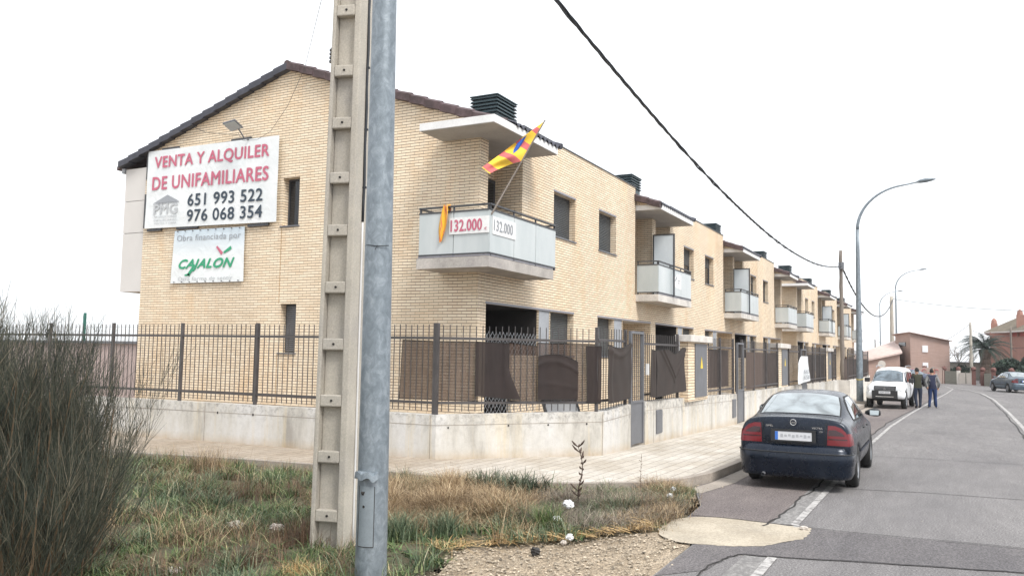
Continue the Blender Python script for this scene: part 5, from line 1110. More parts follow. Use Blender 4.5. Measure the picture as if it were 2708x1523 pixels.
# tall dark seed stalk and a thin one beside it
ws = thing('weed_stalk', (9.55, 4.05, 0), 'tall dark seed stalk with curled pods standing in front of the pavement', 'weed'); mb = MB(); P = [(9.55 + .02 * math.sin(i * .8), 4.05 + .03 * math.sin(i * .6), .02 + i * .066) for i in range(13)]; mb.tube(P, [.010 - .0005 * i for i in range(13)], 6)
for i in range(3, 13):
    for k in range(3):
        a = i * 2.1 + k * 2.1; p = Vector(P[i]); L = .055 + .05 * math.sin(i * .5 + k); q = p + Vector((math.cos(a) * L * .8, math.sin(a) * L, L * .9)); mb.tube([p, p.lerp(q, .6) + Vector((0, 0, -.008)), q], [.004, .014, .005], 5)
mb.build('stem', M['grass_rust'], ws)
ws = thing('weed_stalk', (11.0, 4.0, 0), 'very thin pale stalk in front of the pavement, right of the dark one', 'weed'); mb = MB(); mb.tube([(10.95, 3.75, .0), (10.96, 3.76, .3), (10.94, 3.74, .62)], [.004, .003, .002], 5)
for i in range(9): mb.tube([(10.95, 3.75, .2 + i * .045), (10.95 + .02 * math.cos(i * 2), 3.75 + .03 * math.sin(i * 2), .22 + i * .045)], .003, 4)
mb.build('stem', M['grass_dry'], ws)
# the big broom bush on the left
def bush(cx, cy, n_st, label, R0=.35, h=(1.5, 2.25), fan=.55, seed=1, brown=.12, tw=30, thick=.0028, skew=(0, 0)):
    r = np.random.default_rng(seed); t = thing('broom_bush', (cx, cy, 0), label, 'bush', 'broom bushes at the left')
    mains = MB(); PX = []; PR = []
    for i in range(n_st):
        a = r.uniform(0, 6.283); rr = R0 * math.sqrt(r.uniform(0, 1)); b = Vector((cx + rr * math.cos(a), cy + rr * math.sin(a), 0)); out = Vector((math.cos(a), math.sin(a), 0)) * (fan * (.25 + rr / R0) * r.uniform(.5, 1.15)) + Vector((skew[0], skew[1], 0)) + Vector((r.normal(0, .10), r.normal(0, .10), 0))
        L = r.uniform(*h) * (1 - .18 * rr / R0); P = []
        for k in range(8):
            s = k / 7; P.append(b + out * L * (s ** .85) + Vector((0, 0, L * (s - .12 * s * s * out.length))) + Vector((r.normal(0, .008), r.normal(0, .008), 0)))
        if i % 3 == 0: mains.tube(P[:7], [.011 * (1 - s / 9) * r.uniform(.6, 1.3) for s in range(7)], 5)
        for j in range(tw):
            s = r.uniform(.12, 1) ** .8; k = min(6, int(s * 7)); f = s * 7 - k; p0 = P[k].lerp(P[min(k + 1, 7)], f); dr_ = (P[min(k + 1, 7)] - P[k]).normalized()
            d = (dr_ + Vector((r.normal(0, .32), r.normal(0, .32), r.normal(0, .12)))).normalized(); l_ = r.uniform(.18, .50) * (1.05 - .3 * s); bend = Vector((r.normal(0, .05), r.normal(0, .05), .10))
            PX.append([p0, p0 + d * l_ * .5 + bend * l_ * .25, p0 + d * l_ + bend * l_]); PR.append(thick * r.uniform(.6, 1.3))
    mains.build('stems', M['broom_brown'], t)
    PX = np.array([[list(q) for q in p] for p in PX]); PR = np.array(PR); N = len(PX); V = np.zeros((N, 9, 3)); th = np.array([0, 2.094, 4.189])
    d = PX[:, 2] - PX[:, 0]; d /= np.linalg.norm(d, axis=1)[:, None]; ref = np.array([1.0, 0, 0]); u = np.cross(d, ref); u /= np.linalg.norm(u, axis=1)[:, None] + 1e-9; w = np.cross(d, u)
    for k in range(3):
        rad = PR * (1, .8, .3)[k]
        for j in range(3): V[:, k * 3 + j] = PX[:, k] + (u * math.cos(th[j]) + w * math.sin(th[j])) * rad[:, None]
    V -= np.array([cx, cy, 0]); q = []
    for k in range(2):
        for j in range(3): q += [k * 3 + j, k * 3 + (j + 1) % 3, (k + 1) * 3 + (j + 1) % 3, (k + 1) * 3 + j]
    F = ((np.arange(N) * 9)[:, None] + np.array(q)[None, :]).reshape(-1); me = bpy.data.meshes.new('twigs'); me.vertices.add(N * 9); me.vertices.foreach_set('co', V.reshape(-1)); nf_ = N * 6
    me.loops.add(nf_ * 4); me.loops.foreach_set('vertex_index', F.astype(np.int32)); me.polygons.add(nf_); me.polygons.foreach_set('loop_start', np.arange(nf_, dtype=np.int32) * 4)
    at = me.attributes.new('tone', 'FLOAT', 'POINT'); at.data.foreach_set('value', np.repeat(r.uniform(0, 1, N), 9).astype(np.float32)); me.update(calc_edges=True); me.materials.append(M['broom']); o = bpy.data.objects.new('twigs', me); COL.objects.link(o); o.parent = t
    return t
bush(4.42, 7.20, 380, 'big grey-green broom bush, right-hand one at the left edge', .74, (1.3, 2.4), .085, 1, tw=48, thick=.0019)
bush(3.70, 7.35, 340, 'tall grey-green broom bush filling the left edge of the view', .65, (1.4, 2.6), .10, 2, tw=44, thick=.0020)
bush(4.05, 6.45, 170, 'low dark broom bush in front at the bottom left corner', .5, (.7, 1.3), .32, 3, tw=36, thick=.0022)
# ------------------------------------------------------------------ cars
plain('tyre', (.018, .018, .018), .85); plain('rim', (.36, .37, .39), .35, .7); plain('black_plastic', (.02, .021, .023), .55); plain('chrome', (.65, .66, .68), .2, .9)
plain('tail_red', (.15, .004, .010), .25, 0, .3); plain('tail_dark', (.03, .004, .007), .2, 0, .5); plain('plate', (.62, .63, .65), .5); plain('plate_blue', (.04, .16, .55), .5); plain('plate_grey', (.40, .41, .43), .5); plain('rubber', (.012, .012, .013), .7); plain('lamp_clear', (.70, .72, .74), .15, .2, .5)
def paint(name, col, rough=.28, metal=.35): 
    m, n, l, bs = nt(name); p = posn(n, l, obj=True); a = noise(n, l, p, 5, 5); r = ramp(n, [(.35, tuple(x * .85 for x in col)), (.7, tuple(x * 1.12 for x in col))]); l.new(a.outputs[0], r.inputs[0]); l.new(r.outputs[0], bs.inputs['Base Color'])
    bs.inputs['Metallic'].default_value = metal; bs.inputs['Coat Weight'].default_value = .22; bs.inputs['Coat Roughness'].default_value = .05
    rr = ramp(n, [(.3, rough), (.7, rough + .18)]); l.new(noise(n, l, p, 9, 6).outputs[0], rr.inputs[0]); l.new(rr.outputs[0], bs.inputs['Roughness']); MATS[name] = m
paint('paint_navy', (.003, .009, .022), .2); paint('paint_white', (.72, .74, .76), .3, 0); paint('paint_steel', (.10, .14, .18)); paint('paint_red', (.35, .03, .05)); paint('paint_blue', (.08, .10, .16))
def glassy(name, col, metal, rough=.05):
    m, n, l, bs = nt(name); p = posn(n, l, obj=True); r = ramp(n, [(.35, tuple(q * .55 for q in col)), (.5, col), (.65, tuple(min(1, q * 1.3) for q in col))]); l.new(noise(n, l, p, 2.6, 3, .5, .8).outputs[0], r.inputs[0]); l.new(r.outputs[0], bs.inputs['Base Color']); bs.inputs['Metallic'].default_value = metal; bs.inputs['Roughness'].default_value = rough; bs.inputs['Coat Weight'].default_value = .6; bs.inputs['Coat Roughness'].default_value = .02; MATS[name] = m
glassy('car_glass_pale', (.36, .40, .41), .85); glassy('car_glass', (.07, .095, .12), .6); glassy('car_glass_side', (.20, .24, .27), .8)
def apply_mesh(o, sub=2):
    md = o.modifiers.new('s', 'SUBSURF'); md.levels = sub; md.render_levels = sub; bpy.context.view_layer.update(); dg = bpy.context.evaluated_depsgraph_get()
    me = bpy.data.meshes.new_from_object(o.evaluated_get(dg)); mats = list(o.data.materials); o.modifiers.clear(); o.data = me
    me.polygons.foreach_set('use_smooth', [True] * len(me.polygons)); return o
def car_body(ST, mat, parent, crease=None, name='body'):
    """ST: list of stations (x, [(y,z[,dx])*10]); half sections from bottom centre over the side to top centre"""
    bm = bmesh.new(); L, Rr = [], []
    for x, rs in ST:
        a, b = [], []
        for i, r in enumerate(rs):
            dx = r[2] if len(r) > 2 else 0
            v = bm.verts.new((x + dx, r[0], r[1])); a.append(v); b.append(v if r[0] == 0 else bm.verts.new((x + dx, -r[0], r[1])))
        L.append(a); Rr.append(b)
    for S, fl in ((L, 0), (Rr, 1)):
        for i in range(len(S) - 1):
            for j in range(9):
                q = [S[i][j], S[i][j + 1], S[i + 1][j + 1], S[i + 1][j]]; bm.faces.new(q[::-1] if fl else q)
        for e, rev in ((0, 1), (-1, 0)):
            c = S[e]
            for q in ([c[0], c[1], c[8], c[9]], [c[1], c[2], c[7], c[8]], [c[2], c[3], c[6], c[7]], [c[3], c[4], c[5], c[6]]):
                bm.faces.new(q)
    bmesh.ops.recalc_face_normals(bm, faces=bm.faces)
    me = bpy.data.meshes.new(name); bm.to_mesh(me); bm.free(); me.materials.append(mat); o = bpy.data.objects.new(name, me); COL.objects.link(o)
    apply_mesh(o, 3); bv = BVHTree.FromPolygons([v.co.copy() for v in o.data.vertices], [tuple(p.vertices) for p in o.data.polygons]); o.parent = parent; return o, bv
def decal(bv, poly, axis, sgn, off, mat, name, parent, step=.035, mi=None, depth=None):
    """flat outline pressed onto the body along an axis; axis 0: poly in (y,z), 1: (x,z), 2: (x,y)"""
    bm = bmesh.new(); vs = [bm.verts.new((p[0], p[1], 0)) for p in poly]; bm.faces.new(vs).normal_update()
    x0, x1 = min(p[0] for p in poly), max(p[0] for p in poly); y0, y1 = min(p[1] for p in poly), max(p[1] for p in poly)
    for k in range(1, int((x1 - x0) / step) + 1): bmesh.ops.bisect_plane(bm, geom=bm.verts[:] + bm.edges[:] + bm.faces[:], plane_co=(x0 + k * step, 0, 0), plane_no=(1, 0, 0))
    for k in range(1, int((y1 - y0) / step) + 1): bmesh.ops.bisect_plane(bm, geom=bm.verts[:] + bm.edges[:] + bm.faces[:], plane_co=(0, y0 + k * step, 0), plane_no=(0, 1, 0))
    kill = []
    for v in bm.verts:
        a, b = v.co.x, v.co.y; o = [None, None, None]; d = Vector((0, 0, 0)); d[axis] = -sgn; o[axis] = 8.0 * sgn
        k = [i for i in range(3) if i != axis]; o[k[0]] = a; o[k[1]] = b; h = bv.ray_cast(Vector(o), d, 20)
        if h[0] is None or (depth is not None and (h[0][axis] * sgn) < depth): kill.append(v); continue
        nn = h[1] if h[1].dot(d) < 0 else -h[1]
        v.co = h[0] + nn * off
    bmesh.ops.delete(bm, geom=kill, context='VERTS'); me = bpy.data.meshes.new(name)
    bm.normal_update()
    for f in bm.faces:
        d = Vector((0, 0, 0)); d[axis] = sgn
        if f.normal.dot(d) < 0: f.normal_flip()
    bm.to_mesh(me); bm.free(); me.materials.append(mat); me.polygons.foreach_set('use_smooth', [True] * len(me.polygons)); o = bpy.data.objects.new(name, me); COL.objects.link(o); o.parent = parent; return o
def grow(poly, k):
    cx = sum(p[0] for p in poly) / len(poly); cy = sum(p[1] for p in poly) / len(poly); n = len(poly); out = []
    for i, p in enumerate(poly):
        d = Vector((p[0] - cx, p[1] - cy)); L = d.length; out.append((p[0] + d.x / L * k * 1.3, p[1] + d.y / L * k * 1.3))
    return out
def wheel(x, y, r, w, parent, out):
    t = MB(); n = 28; pr = [(.58, -.45), (.80, -.5), (.95, -.46), (1.0, -.3), (1.0, .3), (.95, .46), (.80, .5), (.58, .45)]; vs = []
    for i in range(n):
        a = 2 * math.pi * i / n
        for rr, ww in pr: vs.append((x + math.cos(a) * rr * r, y + ww * w, r + math.sin(a) * rr * r))
    t.add(vs, [(i * 8 + j, ((i + 1) % n) * 8 + j, ((i + 1) % n) * 8 + j + 1, i * 8 + j + 1) for i in range(n) for j in range(7)])
    wh = t.build('wheel', M['tyre'], parent, smooth=True, local=True, fixn=True)
    m_ = MB(); ro = r * .6; yo = y + out * w * .36; vs = []
    for i in range(n): a = 2 * math.pi * i / n; vs += [(x + math.cos(a) * ro, y + out * w * .46, r + math.sin(a) * ro), (x + math.cos(a) * ro * .9, yo, r + math.sin(a) * ro * .9)]
    m_.add(vs, [(2 * i, 2 * ((i + 1) % n), 2 * ((i + 1) % n) + 1, 2 * i + 1) for i in range(n)]); m_.add([(x + math.cos(2 * math.pi * i / n) * ro * .9, yo - out * .05, r + math.sin(2 * math.pi * i / n) * ro * .9) for i in range(n)], [tuple(range(n))], 1)
    for k in range(7):
        a = 2 * math.pi * k / 7; m_.bar((x, yo - out * .012, r), (x + math.cos(a) * ro * .92, yo - out * .004, r + math.sin(a) * ro * .92), .05, .025, up=(0, 1, 0))
    m_.tube([(x, yo - out * .02, r), (x, yo + out * .01, r)], .06, 12); m_.build('rim', [M['rim'], M['rubber']], wh, local=True, fixn=True)
def loft(parent, name, mat, prof, plan, local=True):
    """prof: list of (offset out, z) ; plan: list of (x, y, nx, ny)"""
    mb = MB(); k = len(prof); vs = []
    for x, y, nx_, ny_ in plan:
        for o, z in prof: vs.append((x + nx_ * o, y + ny_ * o, z))
    mb.add(vs, [(i * k + j, i * k + j + 1, (i + 1) * k + j + 1, (i + 1) * k + j) for i in range(len(plan) - 1) for j in range(k - 1)]); return mb.build(name, mat, parent, smooth=True, local=local, fixn=True)
def bumper_plan(xe, wy, back, sgn, r=.20, n=9):
    """plan outline of a bumper at xe running round both corners; sgn -1 rear, +1 front"""
    P = [(xe - sgn * back, -wy, 0, -1)]
    for i in range(n + 1):
        a = math.pi / 2 * i / n; P.append((xe - sgn * (r * (1 - math.sin(a))), -wy + r * (1 - math.cos(a)), sgn * math.sin(a), -math.cos(a)))
    P += [(xe + sgn * .03 * (1 - (y / wy) ** 2), y, sgn, 0) for y in np.linspace(-wy + r + .08, wy - r - .08, 7)]
    for i in range(n, -1, -1):
        a = math.pi / 2 * i / n; P.append((xe - sgn * (r * (1 - math.sin(a))), wy - r * (1 - math.cos(a)), sgn * math.sin(a), math.cos(a)))
    P.append((xe - sgn * back, wy, 0, 1)); return P
def R_(zb, w2, z2, w3, z3, w4, z4, w5, z5, w6, z6, w7, z7, w8, z8, z9, dx=None):
    dx = dx or [0] * 10; q = [(0, zb), (w2 * .7, zb), (w2, z2), (w3, z3), (w4, z4), (w5, z5), (w6, z6), (w7, z7), (w8, z8), (0, z9)]
    return [(y, z, d) for (y, z), d in zip(q, dx)]
SED = [
 (.05, R_(.27, .70, .28, .765, .45, .775, .72, .735, .95, .62, 1.02, .48, 1.045, .28, 1.06, 1.065, [.03, .03, .02, .0, .0, .07, .05, .03, .02, .02])),
 (.12, R_(.26, .77, .28, .825, .45, .835, .74, .79, .96, .66, 1.035, .53, 1.06, .30, 1.075, 1.08)),
 (.40, R_(.26, .81, .28, .845, .47, .855, .76, .80, .965, .69, 1.03, .57, 1.055, .31, 1.075, 1.08)),
 (.60, R_(.26, .82, .29, .85, .50, .858, .77, .80, .965, .70, 1.035, .59, 1.06, .32, 1.08, 1.088)),
 (.68, R_(.55, .83, .56, .852, .66, .86, .80, .80, .965, .70, 1.045, .60, 1.085, .33, 1.105, 1.112)),
 (.98, R_(.66, .835, .69, .855, .76, .86, .84, .80, .965, .71, 1.08, .60, 1.21, .34, 1.238, 1.248)),
 (1.28, R_(.55, .83, .56, .855, .66, .86, .80, .80, .962, .72, 1.12, .585, 1.32, .33, 1.352, 1.362)),
 (1.38, R_(.22, .82, .26, .852, .48, .86, .76, .80, .96, .722, 1.13, .58, 1.35, .33, 1.382, 1.392)),
 (1.65, R_(.20, .82, .25, .85, .48, .86, .75, .80, .955, .725, 1.14, .58, 1.38, .33, 1.41, 1.42)),
 (2.15, R_(.20, .82, .25, .85, .48, .86, .75, .80, .95, .725, 1.14, .585, 1.392, .33, 1.425, 1.434)),
 (2.60, R_(.20, .82, .25, .85, .48, .86, .75, .80, .945, .725, 1.12, .575, 1.345, .33, 1.385, 1.395)),
 (2.95, R_(.20, .82, .25, .85, .48, .858, .74, .80, .94, .72, 1.04, .60, 1.18, .34, 1.225, 1.24)),
 (3.22, R_(.20, .82, .26, .85, .48, .855, .74, .795, .925, .71, .965, .61, 1.0, .34, 1.03, 1.04)),
 (3.34, R_(.55, .82, .56, .845, .66, .85, .80, .79, .905, .69, .945, .56, .965, .33, .985, .99)),
 (3.62, R_(.66, .82, .68, .84, .74, .845, .80, .78, .88, .67, .925, .53, .945, .30, .96, .965)),
 (3.92, R_(.55, .81, .56, .83, .64, .83, .76, .76, .84, .64, .88, .50, .90, .28, .915, .92)),
 (4.05, R_(.24, .78, .28, .80, .46, .805, .70, .74, .80, .60, .84, .46, .86, .26, .875, .88)),
 (4.32, R_(.26, .68, .28, .72, .44, .72, .62, .66, .70, .54, .74, .40, .765, .22, .78, .785, [.0, .0, .0, 0, 0, -.03, -.02, 0, .02, .03])),
 (4.40, R_(.28, .52, .30, .56, .42, .56, .56, .52, .62, .44, .66, .32, .69, .18, .70, .705))]
def sedan(loc, rz, label, pm, detail=True, name='parked_car', glass='car_glass_pale', group=None, sc=1.0):
    t = thing(name, loc, label, 'car', group or 'cars parked along the street', rz); t.scale = (sc, sc, sc)
    b, bv = car_body(SED, M[pm], t)
    G = M[glass]
    rw = [(.665, -.60), (.63, 0), (.665, .60), (1.0, .575), (1.34, .515), (1.36, 0), (1.34, -.515), (1.0, -.575)]
    decal(bv, grow(rw, .02), 2, 1, .003, M['rubber'], 'window_seal', t, .05); decal(bv, rw, 2, 1, .007, G, 'rear_window', t, .05)
    ws = [(3.20, -.60), (3.24, 0), (3.20, .60), (2.64, .515), (2.61, 0), (2.64, -.515)]
    decal(bv, grow(ws, .02), 2, 1, .003, M['rubber'], 'window_seal', t, .06); decal(bv, ws, 2, 1, .007, M['car_glass'], 'windscreen', t, .06)
    sw = [(1.02, 1.01), (1.13, 1.15), (1.34, 1.27), (1.60, 1.325), (2.30, 1.335), (2.55, 1.30), (2.98, 1.05), (3.02, .99), (2.2, .985), (1.1, .99)]
    for s in (1, -1):
        decal(bv, grow(sw, .022), 1, s, .003, M['rubber'], 'window_seal', t, .06)
        w1 = [(1.05, 1.015), (1.15, 1.145), (1.35, 1.255), (1.44, 1.29), (1.44, 1.01)]; w2 = [(1.47, 1.01), (1.47, 1.30), (1.65, 1.32), (2.03, 1.325), (2.03, 1.005)]; w3 = [(2.12, 1.0), (2.12, 1.325), (2.30, 1.322), (2.52, 1.29), (2.90, 1.07), (2.92, 1.0)]
        for w in (w1, w2, w3): decal(bv, w, 1, s, .007, M['car_glass_side'], 'side_window', t, .06)
        for x0 in (1.42, 2.07, 3.02): decal(bv, [(x0, .34), (x0 + .012, .34), (x0 + .012, .97), (x0, .97)], 1, s, .003, M['rubber'], 'door_gap', t, .05)
        decal(bv, [(1.35, .50), (3.15, .50), (3.15, .545), (1.35, .545)], 1, s, .010, M['paint_trim'] if 'paint_trim' in M else M['black_plastic'], 'side_moulding', t, .08)
        for xd in (1.62, 2.24): MB().bar((xd, s * .872, .86), (xd + .17, s * .872, .86), .03, .022).build('door_handle', M['black_plastic'], t, local=True, bevel=.005)
        # mirror
        mm_ = MB(); vs = []
        for k, (ox, oy, oz, f) in enumerate(((2.92, .80, 1.02, .35), (2.90, .88, 1.03, .8), (2.885, .95, 1.035, 1.0), (2.89, 1.02, 1.03, .9), (2.90, 1.06, 1.02, .5))):
            for i in range(8): a = 2 * math.pi * i / 8; vs.append((ox + .055 * f * math.cos(a), s * oy, oz + .072 * f * math.sin(a)))
        mm_.add(vs, [(k * 8 + i, k * 8 + (i + 1) % 8, (k + 1) * 8 + (i + 1) % 8, (k + 1) * 8 + i) for k in range(4) for i in range(8)] + [tuple(range(8)), tuple(range(32, 40))]); mi = mm_.build('mirror', M['black_plastic'], t, smooth=True, local=True, fixn=True)
        g = MB(); g.add([(2.825, s * .885, .985), (2.825, s * 1.03, .99), (2.828, s * 1.035, 1.065), (2.828, s * .885, 1.07)], [(0, 1, 2, 3)]); g.build('mirror_glass', M['car_glass_pale'], mi, local=True)
    for x in (.98, 3.62):
        for s in (1, -1): wheel(x, s * .745, .315, .20, t, s)
    MB().box(.6, 1.4, -.78, .78, .30, .64).box(3.25, 4.0, -.76, .76, .30, .62).box(.3, 4.1, -.7, .7, .20, .27).build('underbody', M['rubber'], t, local=True)
    rb = loft(t, 'rear_bumper', M[pm], [(-.02, .20), (.0, .20), (.025, .26), (.035, .38), (.05, .42), (.05, .555), (.035, .575), (.028, .60), (.0, .655), (-.06, .665)], bumper_plan(.03, .80, .55, -1, .22))
    loft(t, 'bumper_strip', M['black_plastic'], [(.045, .553), (.062, .56), (.062, .568), (.045, .572)], bumper_plan(.03, .80, .50, -1, .22))
    loft(t, 'front_bumper', M[pm], [(-.02, .20), (.02, .22), (.04, .35), (.04, .48), (.0, .58), (-.08, .60)], bumper_plan(4.40, .77, .45, 1, .26))
    # lights
    for s in (1, -1):
        out = [(s * .485, .69), (s * .50, .965), (s * .60, .96), (s * .68, .93), (s * .735, .88), (s * .785, .79), (s * .80, .69)]
        mid = [(s * .497, .825), (s * .502, .905), (s * .60, .91), (s * .69, .87), (s * .735, .825)]
        tl = decal(bv, grow(out, .006), 0, -1, .006, M['tail_red'], 'tail_light', t, .025)
        decal(bv, mid, 0, -1, .009, M['tail_dark'], 'indicator', tl, .025); decal(bv, [(s * .492, .768), (s * .493, .782), (s * .765, .782), (s * .77, .768)], 0, -1, .010, M['tail_dark'], 'lens_divider', tl, .03)
        decal(bv, [(.10, .69), (.10, .86), (.20, .86), (.26, .80), (.28, .74), (.28, .69)], 1, s, .006, M['tail_red'], 'tail_light', t, .03)
        decal(bv, [(s * .48, .60), (s * .50, .72), (s * .70, .70), (s * .68, .58)], 0, 1, .006, M['lamp_clear'], 'headlight', t, .04)
    decal(bv, [(-.42, .70), (-.44, .955), (.44, .955), (.42, .70)], 0, -1, .004, M['black_plastic'] if False else M[pm], 'boot_panel', t, .04)
    # boot seams
    for s in (1, -1): decal(bv, [(s * .445, .66), (s * .452, .66), (s * .472, 1.0), (s * .462, 1.0)], 0, -1, .008, M['rubber'], 'boot_gap', t, .04)
    for s in (1, -1): decal(bv, [(.13, s * .665), (.64, s * .645), (.64, s * .652), (.13, s * .675)], 2, 1, .004, M['rubber'], 'boot_gap', t, .04)
    # plate
    p = MB(); p.box(-.0, .025, -.27, .27, .735, .86); pl = p.build('number_plate', M['plate'], t, local=True); q = MB(); q.box(-.003, -.0005, .225, .268, .738, .857); q.build('blue_strip', M['plate_blue'], pl, local=True)
    q = MB(); q.box(-.004, .02, -.33, .33, .715, .733).box(-.004, .02, -.33, .33, .862, .895).box(-.004, .02, -.33, -.272, .733, .862).box(-.004, .02, .272, .33, .733, .862); q.build('plate_frame', M['black_plastic'], pl, local=True)
    if detail:
        q = MB()
        for i, yy in enumerate(np.linspace(.17, -.23, 8)): q.box(-.0025, -.0005, yy - .02, yy + .018, .775 + .01 * (i % 3), .825 - .008 * (i % 2))
        q.build('blurred_marks', M['plate_grey'], pl, local=True)
        q = MB(); q.tube([(.012, .042 * math.cos(a), .998 + .042 * math.sin(a)) for a in np.linspace(0, 2 * math.pi, 21)], .0065, 6); q.add([(.008, .06, 1.003), (.008, -.005, 1.006), (.008, -.06, .994), (.008, .005, .990)], [(0, 1, 2, 3), (3, 2, 1, 0)]); q.build('emblem', M['chrome'], t, local=True)
        text_local('OPEL', (.018, .41, .925), .11, .026, t); text_local('VECTRA', (.018, -.27, .915), .155, .026, t); text_local('CD', (.018, -.38, .87), .045, .020, t)
        q = MB(); q.tube([(.30, .42, .24), (.02, .44, .235), (-.06, .445, .215)], .028, 10, cap=False); q.build('exhaust_pipe', M['rim'], t, local=True, smooth=True)
        # seats seen through the glass are suggested by head restraints on the parcel shelf side
    return t
def text_local(s, o, w, h, parent, name='badge_lettering', mat='chrome'):
    ob = text_on(s, (0, 0, 0), (0, -1, 0), (0, 0, 1), w, h, M[mat], None, off=0, bold=.02, nrm=(-1, 0, 0), name=name)
    for v in ob.data.vertices: v.co += Vector(o)
    ob.parent = parent; return ob
plain('paint_trim', (.012, .018, .035), .5)
sedan((12.96, 2.09, 0), R(.6), 'dark navy saloon car parked half over the white line, seen from behind', 'paint_navy').scale = (1, .965, 1)
sedan((67.3, -4.55, gz(67)), R(18), 'steel grey car parked by the fences at the right edge', 'paint_steel', detail=False)
sedan((79.5, 2.15, gz(80)), R(150), 'small dark blue car far off between the standing people', 'paint_blue', detail=False)
# white off-road vehicle, built nose towards +x then turned to face the camera
SUV = [
 (.02, R_(.45, .72, .46, .82, .62, .85, .85, .82, 1.05, .76, 1.30, .68, 1.62, .38, 1.68, 1.69)),
 (.15, R_(.42, .78, .44, .88, .62, .905, .88, .86, 1.08, .78, 1.32, .70, 1.68, .40, 1.76, 1.77)),
 (.50, R_(.42, .84, .44, .91, .64, .93, .90, .87, 1.10, .79, 1.34, .71, 1.72, .41, 1.80, 1.81)),
 (.62, R_(.72, .86, .74, .92, .82, .935, .95, .87, 1.10, .79, 1.34, .71, 1.73, .41, 1.81, 1.82)),
 (.95, R_(.84, .87, .88, .925, .93, .935, 1.0, .87, 1.12, .79, 1.35, .71, 1.735, .41, 1.815, 1.825)),
 (1.28, R_(.72, .86, .74, .92, .82, .935, .95, .87, 1.10, .79, 1.34, .71, 1.735, .41, 1.815, 1.825)),
 (1.40, R_(.36, .85, .38, .91, .60, .93, .88, .87, 1.09, .79, 1.34, .71, 1.735, .41, 1.815, 1.825)),
 (2.40, R_(.36, .85, .38, .91, .60, .93, .88, .87, 1.08, .79, 1.34, .71, 1.73, .41, 1.80, 1.81)),
 (2.95, R_(.36, .85, .38, .91, .60, .93, .88, .87, 1.08, .79, 1.32, .70, 1.68, .41, 1.74, 1.75)),
 (3.25, R_(.36, .85, .38, .91, .60, .93, .88, .87, 1.08, .79, 1.20, .70, 1.42, .42, 1.47, 1.48)),
 (3.55, R_(.36, .85, .38, .91, .60, .93, .88, .87, 1.06, .80, 1.10, .70, 1.14, .43, 1.17, 1.18)),
 (3.66, R_(.72, .86, .74, .92, .82, .935, .93, .87, 1.04, .80, 1.08, .69, 1.10, .42, 1.12, 1.125)),
 (3.98, R_(.84, .87, .88, .925, .92, .93, .97, .865, 1.03, .79, 1.07, .67, 1.09, .40, 1.11, 1.115)),
 (4.30, R_(.72, .86, .74, .91, .82, .92, .92, .85, 1.00, .77, 1.05, .64, 1.07, .38, 1.09, 1.095)),
 (4.42, R_(.42, .82, .44, .88, .62, .89, .84, .82, .98, .74, 1.02, .60, 1.04, .36, 1.06, 1.065)),
 (4.62, R_(.42, .70, .44, .78, .62, .80, .82, .76, .93, .68, .98, .54, 1.00, .32, 1.015, 1.02))]
t = thing('off_road_vehicle', (41.95, 2.16, gz(40)), 'white off-road vehicle facing the camera with two wheels up on the kerb side', 'car', 'cars parked along the street', R(180 - 4)); t.scale = (.89, .82, .94)
b, bv = car_body(SUV, M['paint_white'], t)
ws = [(3.50, -.70), (3.54, 0), (3.50, .70), (3.02, .62), (2.98, 0), (3.02, -.62)]; decal(bv, grow(ws, .025), 2, 1, .004, M['rubber'], 'window_seal', t, .07); decal(bv, ws, 2, 1, .009, M['car_glass_side'], 'windscreen', t, .07)
for s in (1, -1):
    for w in ([(3.35, 1.16), (2.95, 1.60), (2.35, 1.62), (2.35, 1.16)], [(2.27, 1.16), (2.27, 1.62), (1.5, 1.62), (1.5, 1.16)], [(1.40, 1.16), (1.40, 1.60), (.5, 1.58), (.42, 1.18)]): decal(bv, w, 1, s, .006, M['car_glass'], 'side_window', t, .09)
    for x in (.95, 3.98): wheel(x, s * .80, .40, .25, t, s)
    decal(bv, [(s * .52, .76), (s * .52, 1.0), (s * .77, .985), (s * .82, .78)], 0, 1, .008, M['lamp_clear'], 'headlight', t, .04); decal(bv, [(s * .60 + .06 * math.cos(a), .66 + .06 * math.sin(a)) for a in np.linspace(0, 2 * math.pi, 13)[:-1]], 0, 1, .060, M['rubber'], 'fog_lamp', t, .05)
    m_ = MB(); m_.box(3.08, 3.24, min(s * .93, s * 1.18), max(s * .93, s * 1.18), 1.14, 1.33); m_.build('mirror', M['black_plastic'], t, local=True, bevel=.035)
    m_ = MB(); m_.tube([(.5, s * .70, 1.86), (1.0, s * .70, 1.89), (2.4, s * .70, 1.87), (2.6, s * .70, 1.80)], .02, 6); m_.build('roof_rail', M['rim'], t, local=True)
decal(bv, [(-.50, .80), (-.52, 1.0), (.52, 1.0), (.50, .80)], 0, 1, .010, M['black_plastic'], 'grille', t, .05)
m_ = MB()
for z in (.845, .90, .95): m_.bar((4.70, -.46, z), (4.70, .46, z), .02, .012)
m_.build('grille_bars', M['rim'], t, local=True)
m_ = MB(); c = (4.74, 0, .90)
for a in (90, 210, 330):
    a = R(a); d = (math.cos(a) * .06, math.sin(a) * .06); n_ = (-d[1] * .45, d[0] * .45); m_.add([(c[0], 0, c[2]), (c[0], d[0] * .55 + n_[0], c[2] + d[1] * .55 + n_[1]), (c[0], d[0] * 1.15, c[2] + d[1] * 1.15), (c[0], d[0] * .55 - n_[0], c[2] + d[1] * .55 - n_[1])], [(0, 1, 2, 3), (3, 2, 1, 0)])
m_.build('emblem', M['chrome'], t, local=True)
loft(t, 'front_bumper', M['paint_white'], [(-.05, .44), (.02, .46), (.06, .56), (.06, .70), (.0, .80), (-.06, .82)], bumper_plan(4.62, .86, .40, 1, .24)); 
